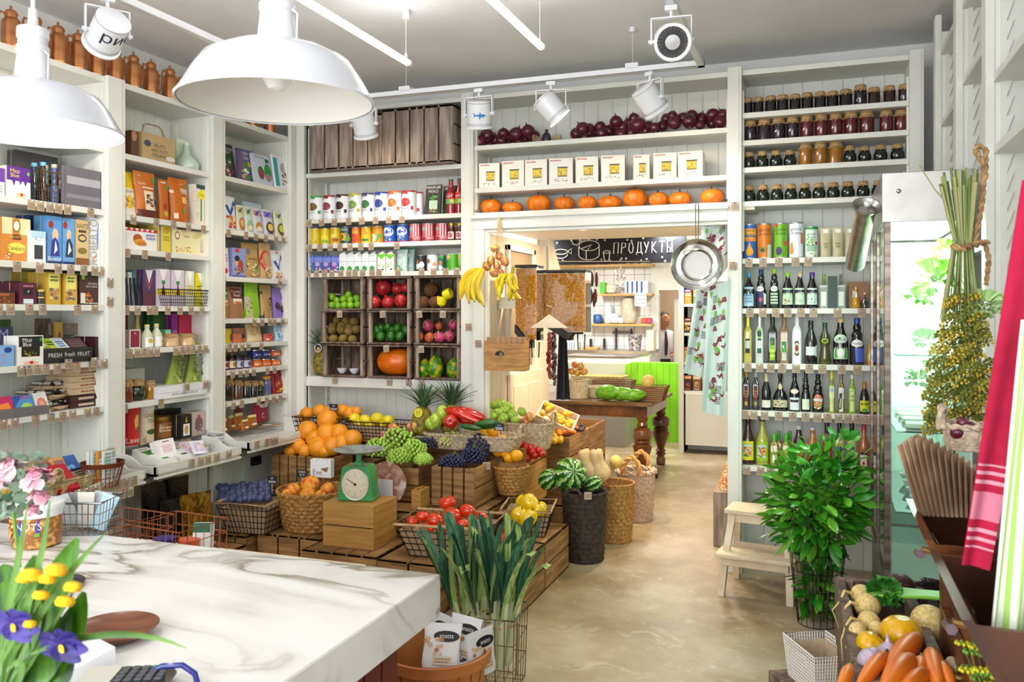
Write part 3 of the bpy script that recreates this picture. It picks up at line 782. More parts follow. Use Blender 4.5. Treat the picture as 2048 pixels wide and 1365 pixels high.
goods(LW,1.965,'on near bay shelf two',[
('biscuit_box',2,62,437,'box','d9893a','r 0 .62 .36 1 eed9a8;r .62 .62 1 1 eed9a8;o .5 .82 .15 .16 9a7a30;o .5 .82 .1 .11 efe8d8;r .36 .5 .66 .62 5a2a14;t .5 .56 .06 f0d060 BISCOTTI;o .5 .3 .34 .13 f0dc5a;t .5 .3 .1 5a3a14 Cantucci;g .25 .1 .2 .1 12 e0b878 f0e0c0 c08040','orange almond biscuit box with yellow oval',{'cat':'box'}),
('biscuit_packet',58,84,432,'box','1d3a6c','g .6 .7 .3 .2 8 7a1c24 17161a','dark blue biscuit packet behind the pale one',{'cat':'packet','off':.16}),
('biscuit_packet',62,92,463,'box','e8eef0','r .2 .1 .8 .55 3c3f48;g .5 .75 .3 .15 8 L w s;r 0 .8 1 1 L','pale blue packet with a dark window',{'cat':'packet','off':.0}),
('biscuit_box',94,124,433,'box','5d9ad6','o .25 .82 .18 .08 a03020;o .55 .6 .22 .14 e8c8a8;z 3a3a9a .2 .16 .3 .48 .55 .56 .8 .44 .86 .16;z f4f4f4 .45 .2 .55 .5 .7 .3;r 0 .0 1 .06 16306a;t .5 .1 .1 f4f4f4 Butter','blue box with a figure in a blue coat',{'cat':'box'}),
('biscuit_box',125,150,438,'box','6aa4dc','o .2 .85 .18 .08 a03020;o .5 .64 .2 .12 e8c8a8;z 2a3a5a .2 .16 .3 .5 .55 .58 .8 .44 .86 .16;z f4f4f4 .4 .2 .5 .5 .7 .3;r 0 0 1 .06 16306a','blue box with a figure in a dark coat',{'cat':'box'}),
('flour_box',151,178,441,'box','d8bd88','t .5 .86 .12 5a3a1c WHITE;o .5 .6 .34 .09 5a4a3a;o .5 .6 .25 .05 d8bd88;o .5 .32 .36 .07 8a7a3c;r 0 0 1 .16 8a5a2c;l .2 .7 .8 .8 1 n','tan cocoa box with a dark oval emblem',{'cat':'box'}),
('oat_box',180,206,437,'box','dfe3ec','o .7 .6 .2 .26 7a8ac8;o .7 .85 .1 .08 3a3f68;g .25 .15 .2 .08 10 e0a060 c88040;t .25 .5 .2 b0a890 ^ROBERTO','white oat box with a blue sailor',{'cat':'box'}),
],E1,.1)
goods(LW,1.742,'on near bay shelf three',[
('praline_box',-10,31,582,'box','6a3418','g .5 .3 .45 .28 24 8a4a24 5a2410 a86a3c;r .1 .62 .7 .8 a8642c;r 0 .85 1 1 2a1410','brown praline box, low',{'cat':'box'}),
('praline_box',24,42,563,'box','4a1428','l .1 .2 .9 .9 6 a05070','narrow burgundy chocolate box',{'cat':'box','off':.12}),
('praline_box',38,74,566,'box','5a1a34','r .2 .42 .78 .74 1e1820;l .2 .78 .8 .9 1 c08098;r .22 .02 .8 .24 d8dce8;z e8e0d8 .45 .5 .5 .66 .56 .6','burgundy box with a black window and price card',{'cat':'box'}),
('chocolate_tin',78,93,580,'can','3c3c3c','r 0 .42 1 .5 d8c060;r 0 .86 1 1 d8c060','small black and gold stacked tins',{'cat':'tin'}),
('biscuit_box',60,90,545,'box','a58a2c','','plain gold box behind the small tins',{'cat':'box','off':.18}),
('biscuit_box',93,122,545,'box','c9a23c','r .12 .5 .88 .95 e4e07a;l .2 .7 .8 .9 2 5a6a2c;g .5 .32 .4 .2 22 e8c890 a06048 6a5a78 c08a60','gold nut biscuit box',{'cat':'box'}),
('biscuit_box',128,155,548,'box','c9a23c','r .12 .5 .88 .95 e4e07a;l .2 .7 .8 .9 2 5a6a2c;g .5 .32 .4 .2 22 e8c890 a06048 6a5a78 c08a60','gold nut biscuit box',{'cat':'box'}),
('cookie_box',158,211,552,'box','43231c','r .08 .86 .2 1 7cc03a;r .86 .86 1 1 7cc03a;t .5 .72 .07 e8e0d8 SCHOKO;t .46 .62 .06 e8e0d8 FRUIT KEKSE;g .42 .25 .26 .2 14 b86a2c c8803c;l .1 .03 .8 .08 1 w;r .02 .05 .2 .4 d8d8d8','dark brown cookie box with green corners',{'cat':'box'}),
],E1,.14)
goods(LW,1.423,'on near bay shelf four',[
('cola_chocolate_box',-14,29,692,'box','7fb0e0','o .7 .78 .2 .14 24408c;o .35 .35 .22 .24 c88aa8;o .35 .35 .17 .18 7fb0e0','light blue carton with a navy seal',{'cat':'box','off':.0}),
('cola_chocolate_box',-14,27,655,'box','24264a','t .5 .2 .1 f0f0f0 COLA;t .5 .8 .3 8a8ab8 M','dark navy cola chocolate box',{'cat':'box','off':.1}),
('chocolate_carton',34,88,672,'box','f2efe6','r .14 .28 .86 .97 17161a;r .04 .62 .96 .97 17161a;t .36 .85 .14 f4f4f4 Mitzi;t .36 .7 .14 f4f4f4 Blue;g .5 .4 .3 .12 16 3a9a2c 7cc03a e8c020 c83020;r .84 .8 .94 .92 3a9a2c;o .5 .06 .3 .07 e8c0a0;o .52 .08 .08 .05 r','black and white chocolate carton with coloured sweets',{'cat':'box','off':.0}),
('fruit_bar_box',88,188,697,'box','1c1c20','t .2 .55 .3 d8d8d8 FRESH;t .5 .58 .32 d8d8d8 fresh;t .8 .55 .3 d8d8d8 FRUIT','black display tray lettered with fresh fruit',{'cat':'tray','off':-.01,'d':.2}),
('dark_chocolate_box',190,206,674,'box','3a1420','','dark burgundy upright box',{'cat':'box'}),
],E1,.16)
# packs leaning in the black tray
for i,(x0,x1,yt,c,pr,nm)in enumerate([(88,112,668,'dfe6dc','o .4 .4 .3 .2 d8c83a;g .5 .4 .3 .3 8 4a9a4c w','white tea pack with lemon'),(104,132,668,'b8d432','l .2 .5 .8 .8 2 G;o .4 .3 .2 .1 e8e070','lime green pack'),
(122,152,671,'d8e8ec','l .2 .4 .8 .8 3 b','pale blue pack'),(146,190,666,'4a2c30','l .1 .1 .9 .9 6 8a6a68','brown striped pack')]):
 a,b=LW.pt(x0,.03),LW.pt(x1,.03);p=(a+b)/2;wd=(b-a).length*.8
 g=G();mk_box(g,wd,.13,.02,c,pr,i,.9)
 o=g.out('bar_pack',None,(p.x,p.y,1.475),pi/2,'x','packet','packs leaning in the black fruit tray');o['label']=nm+' leaning in the black fruit tray'
 # slatted box and green bag behind
g=G()
for i in range(2):g.bx(0,.34,.0,.012,.06+.085*i,.125+.085*i,OLDW)
g.bx(0,.34,.012,.2,.0,.02,OLDB);g.bx(0,.012,.012,.2,0,.24,OLDB);g.bx(.328,.34,.012,.2,0,.24,OLDB);g.bx(0,.34,.2,.21,0,.24,OLDB)
p=LW.pt(130,.20);g.out('slatted_box',None,(p.x,p.y-.1,1.424),pi/2,'weathered slatted box behind the black fruit tray','box')
goods(LW,1.424,'on near bay shelf four',[('sweets_bag',-20,36,640,'bag','2a5a1c','g .5 .5 .4 .3 20 e8d020 3a9a2c c83020 6ab03c','green bag of sour sweets at the back',{'cat':'bag','off':.2}),
('tea_carton',112,126,645,'box','b08a24','o .5 .6 .3 .16 8a3a1c','mustard card box behind fruit tray',{'cat':'box','off':.15,'d':.02})],E1)
goods(LW,1.157,'on near bay shelf five',[
('chocolate_bar_tray',-16,102,818,'box','6e6c70','g .5 .5 .49 .45 60 7a787c 626064','grey felt display tray full of chocolate bars',{'cat':'tray','off':-.01,'d':.2}),
('chocolate_bar',-14,34,793,'box','c8206a','z c03a90 0 0 .6 0 .3 .9 0 .9;z f08a30 .3 .1 .9 .3 .8 .7 .2 .6;t .5 .9 .16 e84040 ZENO','magenta and orange chocolate bar in the grey tray',{'cat':'bar','d':.02,'tilt':.35}),
('chocolate_bar',35,74,790,'box','4a90d0','z 2a4aa8 0 .5 .5 1 0 1;o .6 .4 .3 .22 a8d060;t .6 .9 .16 e84040 ZENO','blue and green chocolate bar in the grey tray',{'cat':'bar','d':.02,'tilt':.35}),
('chocolate_bar',75,102,784,'box','e8e4dc','o .5 .45 .36 .3 d87a70;o .5 .45 .2 .16 e8a898;t .5 .9 .16 f4f4f4 ZENO','pink rose chocolate bar in the grey tray',{'cat':'bar','d':.02,'tilt':.35}),
],E1)
# folded card boxes, biscuit cartons and cloth bags on shelf five
for i in range(5):
 g=G();w_,d_=.24,.2;mk_box(g,w_,.034,d_,'cdb08e','l .2 .3 .8 .7 1 8a4a30;r .9 .2 .97 .8 8a6a4c',i)
 p=LW.pt(180,.06);g.out('flat_carton',None,(p.x,p.y,1.158+.036*(i+2)),pi/2+RN.uniform(-.03,.03),'pale flat carton in the stack on near bay shelf five, %s from bottom'%ORD[i],'carton','flat cartons stacked by the post')
for i in range(2):
 g=G();mk_box(g,.27,.032,.2,'3a1410','r .2 .3 .6 .7 c8b0a0;o .84 .4 .08 .3 d8a030',i)
 p=LW.pt(180,.05);g.out('flat_carton',None,(p.x,p.y,1.158+.035*i),pi/2,'dark chocolate flat carton under the pale stack, %s'%('lower one','upper one')[i],'carton','dark cartons stacked by the post')
for i,(px,dz,c)in enumerate([(128,0,'c9b08c'),(124,.03,'d0b896'),(130,.06,'c4a884'),(112,.09,'b8a890'),(126,.11,'d8d0c0'),(142,.13,'cbb592')]):
 g=G();rn=random.Random(i);n=10
 cm=MN('cloth_bag','b89c78','d2ba98',30,.9,c3='c6ac88')if i%2==0 else MN('checked_bag','2a2420','d8d0c0',26,.9,lo=.48,hi=.52)
 def fn(u,v,rn_=rn.random()*6):return((u-.5)*.24*(1-.1*sin(3*v)),v*.18,.016+.014*sin(7*u+rn_)*sin(5*v+rn_))
 g.grid(fn,12,8,cm);g.grid(lambda u,v:(fn(1-u,v)[0],v*.18,.0),12,8,cm);g.bx(-.11,.11,.01,.17,.002,.02,cm,c=.006)
 p=LW.pt(px,.05+.015*i);g.out('cloth_bag',None,(p.x,p.y,1.159+dz),pi/2+rn.uniform(-.3,.3),'folded tan cloth bag in the heap, %s counting up from the shelf'%ORD[i],'bag','folded cloth bags heaped on near bay shelf five')
T1='near bay'
tags(LW,2.294,'under near shelf one','63:w 81:w 100:w 118:w 135:w 182:k',E1)
tags(LW,1.965,'under near shelf two','34:g 80:w 116:w 141:g 168:g 190:w 207:w',E1)
tags(LW,1.742,'under near shelf three','-3:w 21:y 59:r 85:b 155:k 190:y',E1)
tags(LW,1.423,'under near shelf four','42:w 57:b 75:r 92:r 114:y 139:y 154:r 184:w',E1)
tags(LW,1.157,'under near shelf five','7:w 30:w 71:r 102:b 126:r 145:w 175:y 193:g',E1)
tags(LW,1.445,'on the tray front','137:b 189:w',E1,off=-.03)
tags(LW,1.90,'on the first post','221:w',E1,off=-.036);tags(LW,1.79,'on the first post lower down','221:w',E1,off=-.036);tags(LW,1.43,'on the first post edge','208:w',E1,off=-.036)
# ---------------- left wall, middle bay
goods(LW,2.65,'on pouch bay top shelf',[
('gift_carton',262,275,262,'box','5a3a28','o .5 .8 .4 .2 b08060','dark brown carton beside handled box',{'cat':'box','off':.04}),
('handled_carton',282,352,272,'box','b59b6e','t .52 .6 .14 4a3a2a FRUITS;t .52 .42 .12 4a3a2a AND NUTS;t .52 .24 .12 4a3a2a ORGANIC;o .16 .62 .1 .12 3c4a68;o .85 .2 .14 .09 d8d8d0','kraft carrying carton printed with dark letters',{'cat':'box','off':.04,'d':.1}),
('pale_carton',352,392,282,'box','cfe0c0','','pale green carton behind the glass carafe',{'cat':'box','off':.16,'d':.1}),
('glass_carafe',374,410,285,'bottle','b9cdbc','','green tinted glass carafe with a handle',{'cat':'carafe','prof':'flask','cap':'d8d8d0','capf':.08}),
],'counter')
p=LW.pt(318,.09);q=(LW.pt(352,.04)-LW.pt(282,.04)).length
g=G();g.tube([(-.09,0,0),(-.075,0,.05),(-.05,0,.062),(.05,0,.062),(.075,0,.05),(.1,0,0)],.009,KRAFT,6,flat=.5);hh=CAMH+(HY-272)/F*dep(p)
g.out('carton_handle',[o for o in bpy.data.objects if o.name.startswith('handled_carton')][0],(0,.05,hh-2.651-.004))
goods(LW,2.287,'on pouch bay shelf two',[
('soup_pouch',241,283,343,'bag','e8c81c','r 0 0 1 .62 e8e0d0;o .14 .8 .08 .1 f0e8c8;t .5 .55 .06 8a7a60 SOUP;g .25 .3 .2 .2 12 e07a30 c85a20;g .7 .3 .2 .2 10 c0b090 a08860;r .1 .04 .7 .09 f0e8e0','yellow topped soup mix pouch'),
('pasta_pouch',277,322,344,'bag',ORG,'r 0 0 1 .16 5a1c14;r .84 .78 .98 .9 3fae4a;t .24 .9 .035 f4e8d8 BIO;t .3 .74 .05 f4e8d8 Cookie;r .32 .16 .74 .58 e8d8c0;g .53 .36 .18 .18 26 4a2814 8a5a30 5a3018 a87040;o .88 .34 .1 .07 23408c;l .3 .62 .8 .68 1 w','large orange pouch with nut jar picture',{'off':.0}),
('pasta_pouch',322,342,360,'bag',ORG,'r .72 .76 .96 .88 3fae4a;o .5 .35 .2 .08 a83a14;o .5 .16 .2 .07 c0b040;l .2 .9 .7 .96 1 w','narrow orange pouch with red disc'),
('pasta_pouch',346,387,357,'bag',ORG,'r .38 0 .4 1 a8500a;r .86 .8 1 .9 3fae4a;t .64 .88 .04 f4e8d8 BIO;l .5 .66 .86 .78 3 w;r .52 .44 .74 .58 e8b860;o .1 .68 .08 .04 e8d0c0;r .1 .08 .26 .2 f0d8c8;r .5 .2 .6 .32 6a9a3c;r .8 .1 .94 .24 e0b070','orange pasta pouch with green corner'),
('rusk_packet',389,417,371,'box','e9e2d2','r .42 .1 .52 .95 1f8a4a;r .72 .06 .82 .9 b8242c;o .6 .76 .42 .12 e8dc20;t .6 .76 .06 6a8a2c Crostini;r .1 .9 .9 1 2c4a4c;g .2 .5 .1 .4 12 d8a060 c89858','rusk packet with a flag stripe',{'cat':'packet'}),
],'counter',.1)
goods(LW,2.083,'on pouch bay shelf three',[
('biscuit_box',243,316,458,'box','f3f0ee','r 0 .86 1 1 d8384a;z f3f0ee .05 1 .1 .86 .15 1;z f3f0ee .2 1 .25 .86 .3 1;z f3f0ee .35 1 .4 .86 .45 1;z f3f0ee .5 1 .55 .86 .6 1;z f3f0ee .65 1 .7 .86 .75 1;z f3f0ee .8 1 .85 .86 .9 1;o .42 .52 .13 .22 a85a1c;o .48 .36 .16 .16 e09a3c;o .54 .3 .14 .1 c87424;l .66 .5 .94 .8 2 8a8ad0','white biscuit box with red checked top',{'cat':'box','d':.14}),
('biscuit_box',316,342,450,'box','e4d04a','r .06 0 .2 1 7a7ab8;o .6 .8 .3 .12 c8a83a;l .35 .4 .9 .6 2 a89a3c','yellow biscuit box with a lilac stripe',{'cat':'box'}),
('biscuit_box',343,414,462,'box','ece2b0','o .14 .74 .07 .17 8a3a3a;o .14 .74 .05 .12 f0e8d0;t .4 .74 .1 7a6a4c Grisbi;g .34 .18 .3 .14 22 d8903c c07a2c e8b060;z c8c0c8 .8 .1 .92 .1 .88 .7 .84 .7;g .87 .2 .07 .12 8 b85a5a e8d8d0;o .66 .8 .08 .1 d8cc80','cream biscuit box showing round cookies',{'cat':'box','d':.14}),
],'counter')
goods(LW,2.084,'on pouch bay shelf three',[('display_carton',250,312,446,'box','c8a41c','','mustard carton behind the checked box',{'cat':'box','off':.2,'d':.08})],'counter')
goods(LW,1.740,'on pouch bay shelf four',[
('notebook',256,264,545,'box','d8e4e0','','white notebook among the pens',{'off':.1,'d':.1,'cat':'notebook'}),('notebook',265,273,541,'box','5a8a9c','','teal notebook among the pens',{'off':.1,'d':.1,'cat':'notebook'}),('notebook',275,283,541,'box','b04a3c','r .3 0 .6 1 w','red notebook among the pens',{'off':.1,'d':.1,'cat':'notebook'}),
('chocolate_bar',285,311,541,'box','4a3068','z e8e4ec .2 1 .8 1 .5 .62;z e07030 .1 .9 .5 .45 .9 .9 .5 .52;r 0 0 1 .4 5a2a3c','bright patterned bar with white triangle',{'off':.06,'cat':'bar','d':.05}),
('chocolate_bar',312,341,539,'box','d8c8dc','z f4f0f4 .2 1 .8 1 .5 .6;r 0 .3 1 .46 e0cc30;z 5a2814 .35 .3 .5 .62 .66 .3;o .5 .64 .14 .06 2f8f3f','lilac bar with a palm picture',{'off':.06,'cat':'bar','d':.05}),
('chocolate_bar',342,369,541,'box','d8c8dc','z f4f0f4 .2 1 .8 1 .5 .6;r 0 .3 1 .46 e0cc30;z 5a2814 .35 .3 .5 .62 .66 .3;o .5 .64 .14 .06 2f8f3f','lilac bar with a palm picture',{'off':.06,'cat':'bar','d':.05}),
('chocolate_bar',370,389,543,'box','dcd8c8','z f8f8f0 .2 1 .8 1 .5 .6;l .1 .3 .9 .6 4 c8b840','cream bar with a white triangle',{'off':.06,'cat':'bar','d':.05}),
('chocolate_bar',390,415,547,'box','d8cc10','z f4f4e8 .2 1 .8 1 .5 .6;l .1 .45 .9 .55 1 6a6a1c;l .1 .56 .9 .62 1 6a6a1c','acid yellow bar with a white triangle',{'off':.06,'cat':'bar','d':.05}),
],'counter')
def wire_basket(name,label,cat,loc,rz,w,d,h,fw=1.0,nx=12,ny=8,nz=4,m=None,rimm=None,rr=.0016,liner=None,rim_r=.004,group=None,slope=.85):
 """tapered rectangular wire basket, origin under its middle"""
 m=m or WIRE;o=thing(name,label,cat,loc,rz,group)
 def P(u,v,t,k=1.0):
  s=(slope+(1-slope)*t)*k;return(u*w/2*s,v*d/2*s,t*h)
 g=G()
 for i in range(nx+1):
  u=-1+2*i/nx
  g.tube([P(u,-1,1),P(u,-1,0),P(u,1,0),P(u,1,1)],rr,m,4)
 for i in range(ny+1):
  v=-1+2*i/ny
  g.tube([P(-1,v,1),P(-1,v,0),P(1,v,0),P(1,v,1)],rr,m,4)
 for k in range(nz+1):
  t=k/nz
  g.tube([P(-1,-1,t),P(1,-1,t),P(1,1,t),P(-1,1,t)],rr*(1.3 if k else 1),m,4,closed=True)
 g.out('wire_mesh',o)
 g=G();g.tube([P(-1,-1,1),P(1,-1,1),P(1,1,1),P(-1,1,1)],rim_r,rimm or m,8,closed=True);g.out('rim',o)
 if liner:
  g=G();k=.96
  c=[P(u,v,t,k)for t in(.01,.82)for u,v in((-1,-1),(1,-1),(1,1),(-1,1))]
  g.add(c,[(0,1,2,3),(0,1,5,4),(1,2,6,5),(2,3,7,6),(3,0,4,7)],liner);g.out('paper_liner',o)
 return o
p=LW.pt(362,.07);wire_basket('wire_basket','black wire basket holding the coloured triangle bars','basket',(p.x,p.y,1.742),pi/2,.45,.12,.105,nx=22,nz=5,rr=.0016)
p=LW.pt(100,.12);wire_basket('twig_basket','dark wire basket of small jars beside the purple box','basket',(p.x,p.y,2.296),pi/2,.24,.14,.17,nx=10,nz=5,m=M('5a4a24',.5))
for i in range(6):
 g=G();x=(i%3-1)*.07;g.lathe([(.02,0),(.024,.02),(.024,.09),(.014,.11),(.014,.2)],M(('3a2014','5a6a9a','a8a060','2a3a5a','7aa8b8','6a4a2a')[i],.2,coat=.5),12);g.lathe([(.016,.2),(.016,.22),(0,.22)],M(('6ab0d0','c8c0a8','5a4a8a')[i%3],.4),10)
 g.out('spice_tube',None,(p.x+(.03 if i<3 else-.035),p.y+x,2.30),0,'%s in the twig basket, %s row'%(('brown spice tube','blue spice tube','olive spice tube','navy spice tube','sky blue spice tube','tan spice tube')[i],'front' if i<3 else 'rear'),'tube','spice tubes in the twig basket')
for i in range(7):
 p=LW.pt(252+i*5.2,.04+.02*(i%2));g=G();g.tube([(0,0,0),(.012*(i%3-1),.02,.17)],.006,M(('1c1c20','3a4a6a','2a2420','8a8a92')[i%4],.3,.3),8);g.out('pen',None,(p.x,p.y,1.741),pi/2,'dark pen standing among the notebooks, %s from the counter side'%ORD[i],'pen','pens standing by the notebooks')
goods(LW,1.479,'on pouch bay shelf five',[
('wine_box',242,258,660,'box','8a7078','r .1 .06 .9 .94 7a6068','white edged mauve gift box',{'cat':'box','d':.06}),
('wine_box',259,281,660,'box','eee8ec','r .08 .06 .92 .94 8a1c3c;o .5 .8 .1 .06 c89aa0','white edged crimson gift box',{'cat':'box','d':.06}),
('wine_box',243,256,622,'box','7a2030','r .1 .1 .9 .9 8a2a3a','crimson gift box behind the mauve one',{'cat':'box','off':.15}),
('syrup_bottle',274,298,628,'bottle','b8b060','r 0 .16 1 .34 e0d820','tall round bottle with a yellow band',{'prof':'flask','cap':'b89a60','off':.06}),
('syrup_bottle',294,312,650,'bottle','c8ccb0','r 0 .04 1 .46 f0f0f0;o .4 .3 .2 .1 c8b020','clear swing top bottle with white label',{'prof':'oil','cap':'d8c890','off':.0}),
('syrup_bottle',313,330,648,'bottle','c8ccb0','r 0 .04 1 .46 f0f0f0;r .6 .2 .9 .3 e0d820','clear swing top bottle with yellow patch',{'prof':'oil','cap':'d8c890','off':.0}),
('gift_box',330,342,660,'box','7ac8a0','g .5 .5 .4 .4 12 2a4a3c w','mint patterned small box',{'cat':'box','off':.06}),
('green_box',305,342,626,'box','2a6a2c','','green box at the back',{'cat':'box','off':.2}),
('purple_box',343,356,628,'box','8a1c8a','o .5 .4 .4 .08 c060c0','purple upright box',{'cat':'box','off':.15}),
('pink_box',357,400,630,'box','c41c4c','r .7 0 1 1 a81838;o .84 .6 .1 .1 d87060','crimson pink box behind cheese jars',{'cat':'box','off':.15}),
('cheese_jar',338,368,668,'jar','d8b080','','small jar with card tag',{'lid':'cloth','off':.0}),
('cheese_jar',372,398,668,'jar','d8b080','','small jar with card tag',{'lid':'cloth','off':.0}),
],'counter',.08)
goods(LW,1.153,'on pouch bay shelf six',[
('coffee_bag',238,254,752,'bag','b59a6c','o .3 .6 .4 .16 176a3c','kraft bag with a green seal'),
('jam_jar',253,272,760,'jar','7a2e14','','amber red jam jar with cloth top',{'lid':'cloth'}),
('jam_jar',271,302,760,'rjar','14200c','','round dark jam jar with cloth top',{'lid':'cloth'}),
('jam_jar',301,317,762,'jar','a8741c','','golden honey jar with cloth top',{'lid':'cloth'}),
('leaf_box',250,290,738,'box','c8ccc0','o .4 .3 .3 .2 3a7a2c','pale carton with a green leaf',{'cat':'box','off':.18}),
('oil_carton',318,416,770,'box','e4e6ec','t .52 .28 .2 4a4c54 EXTRA VIRGIN OLIVE OIL;r 0 .46 1 .48 8a8c94','white olive oil carton with dark lettering',{'cat':'box','off':-.02,'d':.24}),
],'counter')
for i,(px,t)in enumerate(((352,.35),(388,.3),(398,.45))):
 g=G();rn=random.Random(i)
 mk_pouch(g,.13,.30,.07,'8a9a3c','g .5 .5 .4 .4 40 6a8a2c a8b050 c8c878 5a7a24',i)
 for v in range(6):g.poly([(.04-.02*v,-.004,.05+.02*v),(.05-.02*v,-.004,.05+.02*v),(.0-.01*v,-.006,.22),(-.012-.01*v,-.006,.22)],CELLO)
 p=LW.pt(px,.05);o=g.out('herb_packet',None,(p.x,p.y,1.2),0,'cellophane packet of dried green herbs in oil carton, %s one'%ORD[i],'packet','herb packets standing in the oil carton');o.rotation_euler=(0,t,pi/2)
goods(LW,.872,'on pouch bay lowest shelf',[
('coffee_tin',238,255,822,'can','2a1c1c','o .5 .6 .3 .2 c05020;t .5 .3 .14 d8d8d8 RESERVE','dark coffee tin',{'cat':'tin','off':.06}),
('coffee_tin',257,288,814,'can','cc1c1c','z d8c060 .45 .4 .6 .5 .66 .76 .5 .8 .4 .66;z 2f7a3c .5 .3 .6 .4 .5 .5;t .5 .16 .14 f0f0f0 Lavere','tall red coffee tin',{'cat':'tin','lid':'cc1c1c','off':.06}),
('tea_tin',290,317,810,'can','d8ccb0','t .5 .72 .1 5a5a4a GREEN;t .5 .58 .1 5a5a4a TEA;o .5 .3 .26 .07 3a5a2c;r 0 .86 1 1 e8e8e8','cream tea tin with white lid',{'cat':'tin','lid':'w','off':.06}),
('nut_butter_jar',323,362,834,'jar','9a5c24','r 0 .1 1 .3 a86a30;l .1 .3 .9 .6 2 e8c890','large peanut butter jar with a gold lid',{'off':.1}),
('cocoa_box',362,383,830,'box','1c1816','r .2 .1 .84 .6 f0f0f0;o .5 .35 .2 .2 c8a060;z c8a040 .4 .66 .5 .96 .6 .66','black box with white framed picture',{'cat':'box','off':.02}),
('cocoa_box',384,411,824,'box','b8a8a0','o .5 .5 .3 .3 7a5a5a;g .5 .3 .3 .2 16 8a6a70 c0a0a0 6a4a50;o .5 .8 .1 .07 c03030','grey pink box with a portrait picture',{'cat':'box','off':.02}),
('dark_box',320,408,816,'box','1a1818','','black carton behind the jar',{'cat':'box','off':.24}),
],'counter',.08)
E2='the counter'
tags(LW,2.287,'under pouch shelf two','267:w 313:g 347:b 377:w 407:r',E2)
tags(LW,2.083,'under pouch shelf three','255:r 290:r 337:r',E2)
tags(LW,1.740,'under pouch shelf four','253:r 275:w 299:w 311:g 336:w 360:w 382:y 404:y',E2)
tags(LW,1.479,'under pouch shelf five','248:y 260:g 275:y 288:b 301:w 314:w 352:y 365:r 376:r 387:g 399:r 411:y',E2)
tags(LW,1.153,'under pouch shelf six','249:g 322:r',E2);tags(LW,1.245,'on the oil carton','374:w 412:w',E2,off=-.03)
tags(LW,.95,'before the red tin','287:y',E2,off=-.03)
# ---------------- left wall, corner bay
goods(LW,2.655,'on corner bay top shelf',[
('magazine',446,474,286,'book','3a3c40','t .5 .86 .07 e8e8e8 SMOOTHIE;t .5 .76 .06 e8e8e8 PROJECT;g .5 .35 .4 .3 26 2a7a2c c8c8b8 8a3050','dark smoothie recipe book',{'cat':'book','off':.1}),
('magazine',482,513,298,'book','6a5a8a','t .5 .88 .09 f4f4f4 SUN;t .5 .74 .09 f4f4f4 TAN;g .5 .35 .4 .3 26 c8307a e8e8e8 3a8a3c e0c030','purple sun tan magazine',{'cat':'book','off':.06}),
('magazine',510,552,310,'book','c8d0e0','o .36 .4 .16 .22 4a7a3c;o .36 .36 .12 .14 9a2a4c;o .7 .45 .18 .3 2f8a3f;o .7 .3 .16 .12 9a7a7c;r .62 .78 .8 .9 1a6a2c;l .1 .88 .6 .96 1 s','pale blue magazine with two jars of salad',{'cat':'book','off':.03}),
('magazine',552,593,312,'book','e8e8ec','r 0 .05 .2 .9 2aa0a8;o .6 .62 .3 .2 b0a8b8;g .6 .3 .3 .2 26 6a4a6a c8c0c8 8a6a7a','white and teal food magazine',{'cat':'book','off':.0}),
],'counter')
goods(LW,2.283,'on corner bay shelf two',[
('crisp_bag',445,453,392,'bag','28a0b8','','teal snack bag edge',{'cat':'bag'}),
('crisp_bag',453,478,393,'bag','e8eef4','z 2a50b0 .1 .7 .25 .75 .4 .55 .8 .9 .95 .8 .4 .4;t .6 .72 .08 f4f4f4 Schar;g .45 .25 .4 .2 26 e8a050 c83020 e8d890','white gluten free bag with blue tick',{'cat':'bag'}),
('bread_bag',477,493,411,'bag','d8d8cc','r .1 .7 .9 .92 d8c84a;z 2a50b0 .2 .8 .4 .7 .8 .95;o .5 .3 .36 .24 b8702c;o .5 .32 .26 .14 e8a860','bread snack bag, brown bun picture',{'cat':'bag'}),
('bread_bag',493,510,414,'bag','d8dcd4','r .1 .7 .9 .92 a8cc7a;z 2a50b0 .2 .8 .4 .7 .8 .95;o .5 .3 .36 .2 8ac89a;o .5 .2 .3 .1 e8d8b8','bread snack bag, green picture',{'cat':'bag'}),
('bread_bag',510,530,417,'bag','d8dce0','r .1 .7 .9 .92 d08a9a;z 2a50b0 .2 .8 .4 .7 .8 .95;o .5 .28 .36 .2 c88a4c;o .5 .2 .3 .1 f0e0c8','bread snack bag, pink band',{'cat':'bag'}),
('bread_bag',531,553,420,'bag','d4d0e4','r .1 .7 .9 .92 9a7ac8;z 2a50b0 .2 .8 .4 .7 .8 .95;o .5 .3 .36 .24 4a3a24;o .5 .32 .26 .14 e8c860','bread snack bag, violet band',{'cat':'bag'}),
('bread_bag',554,574,423,'bag','d8dcc4','r .1 .7 .9 .92 c8d060;z 2a50b0 .2 .8 .4 .7 .8 .95;o .5 .3 .36 .24 6a4a2a;o .5 .32 .26 .14 c8d040','bread snack bag, lime band',{'cat':'bag'}),
('card_box',484,524,406,'box','c8dce8','r .1 .1 .9 .9 d8e8f0','pale blue card box behind bread bags',{'cat':'box','off':.22}),
],'counter',.1)
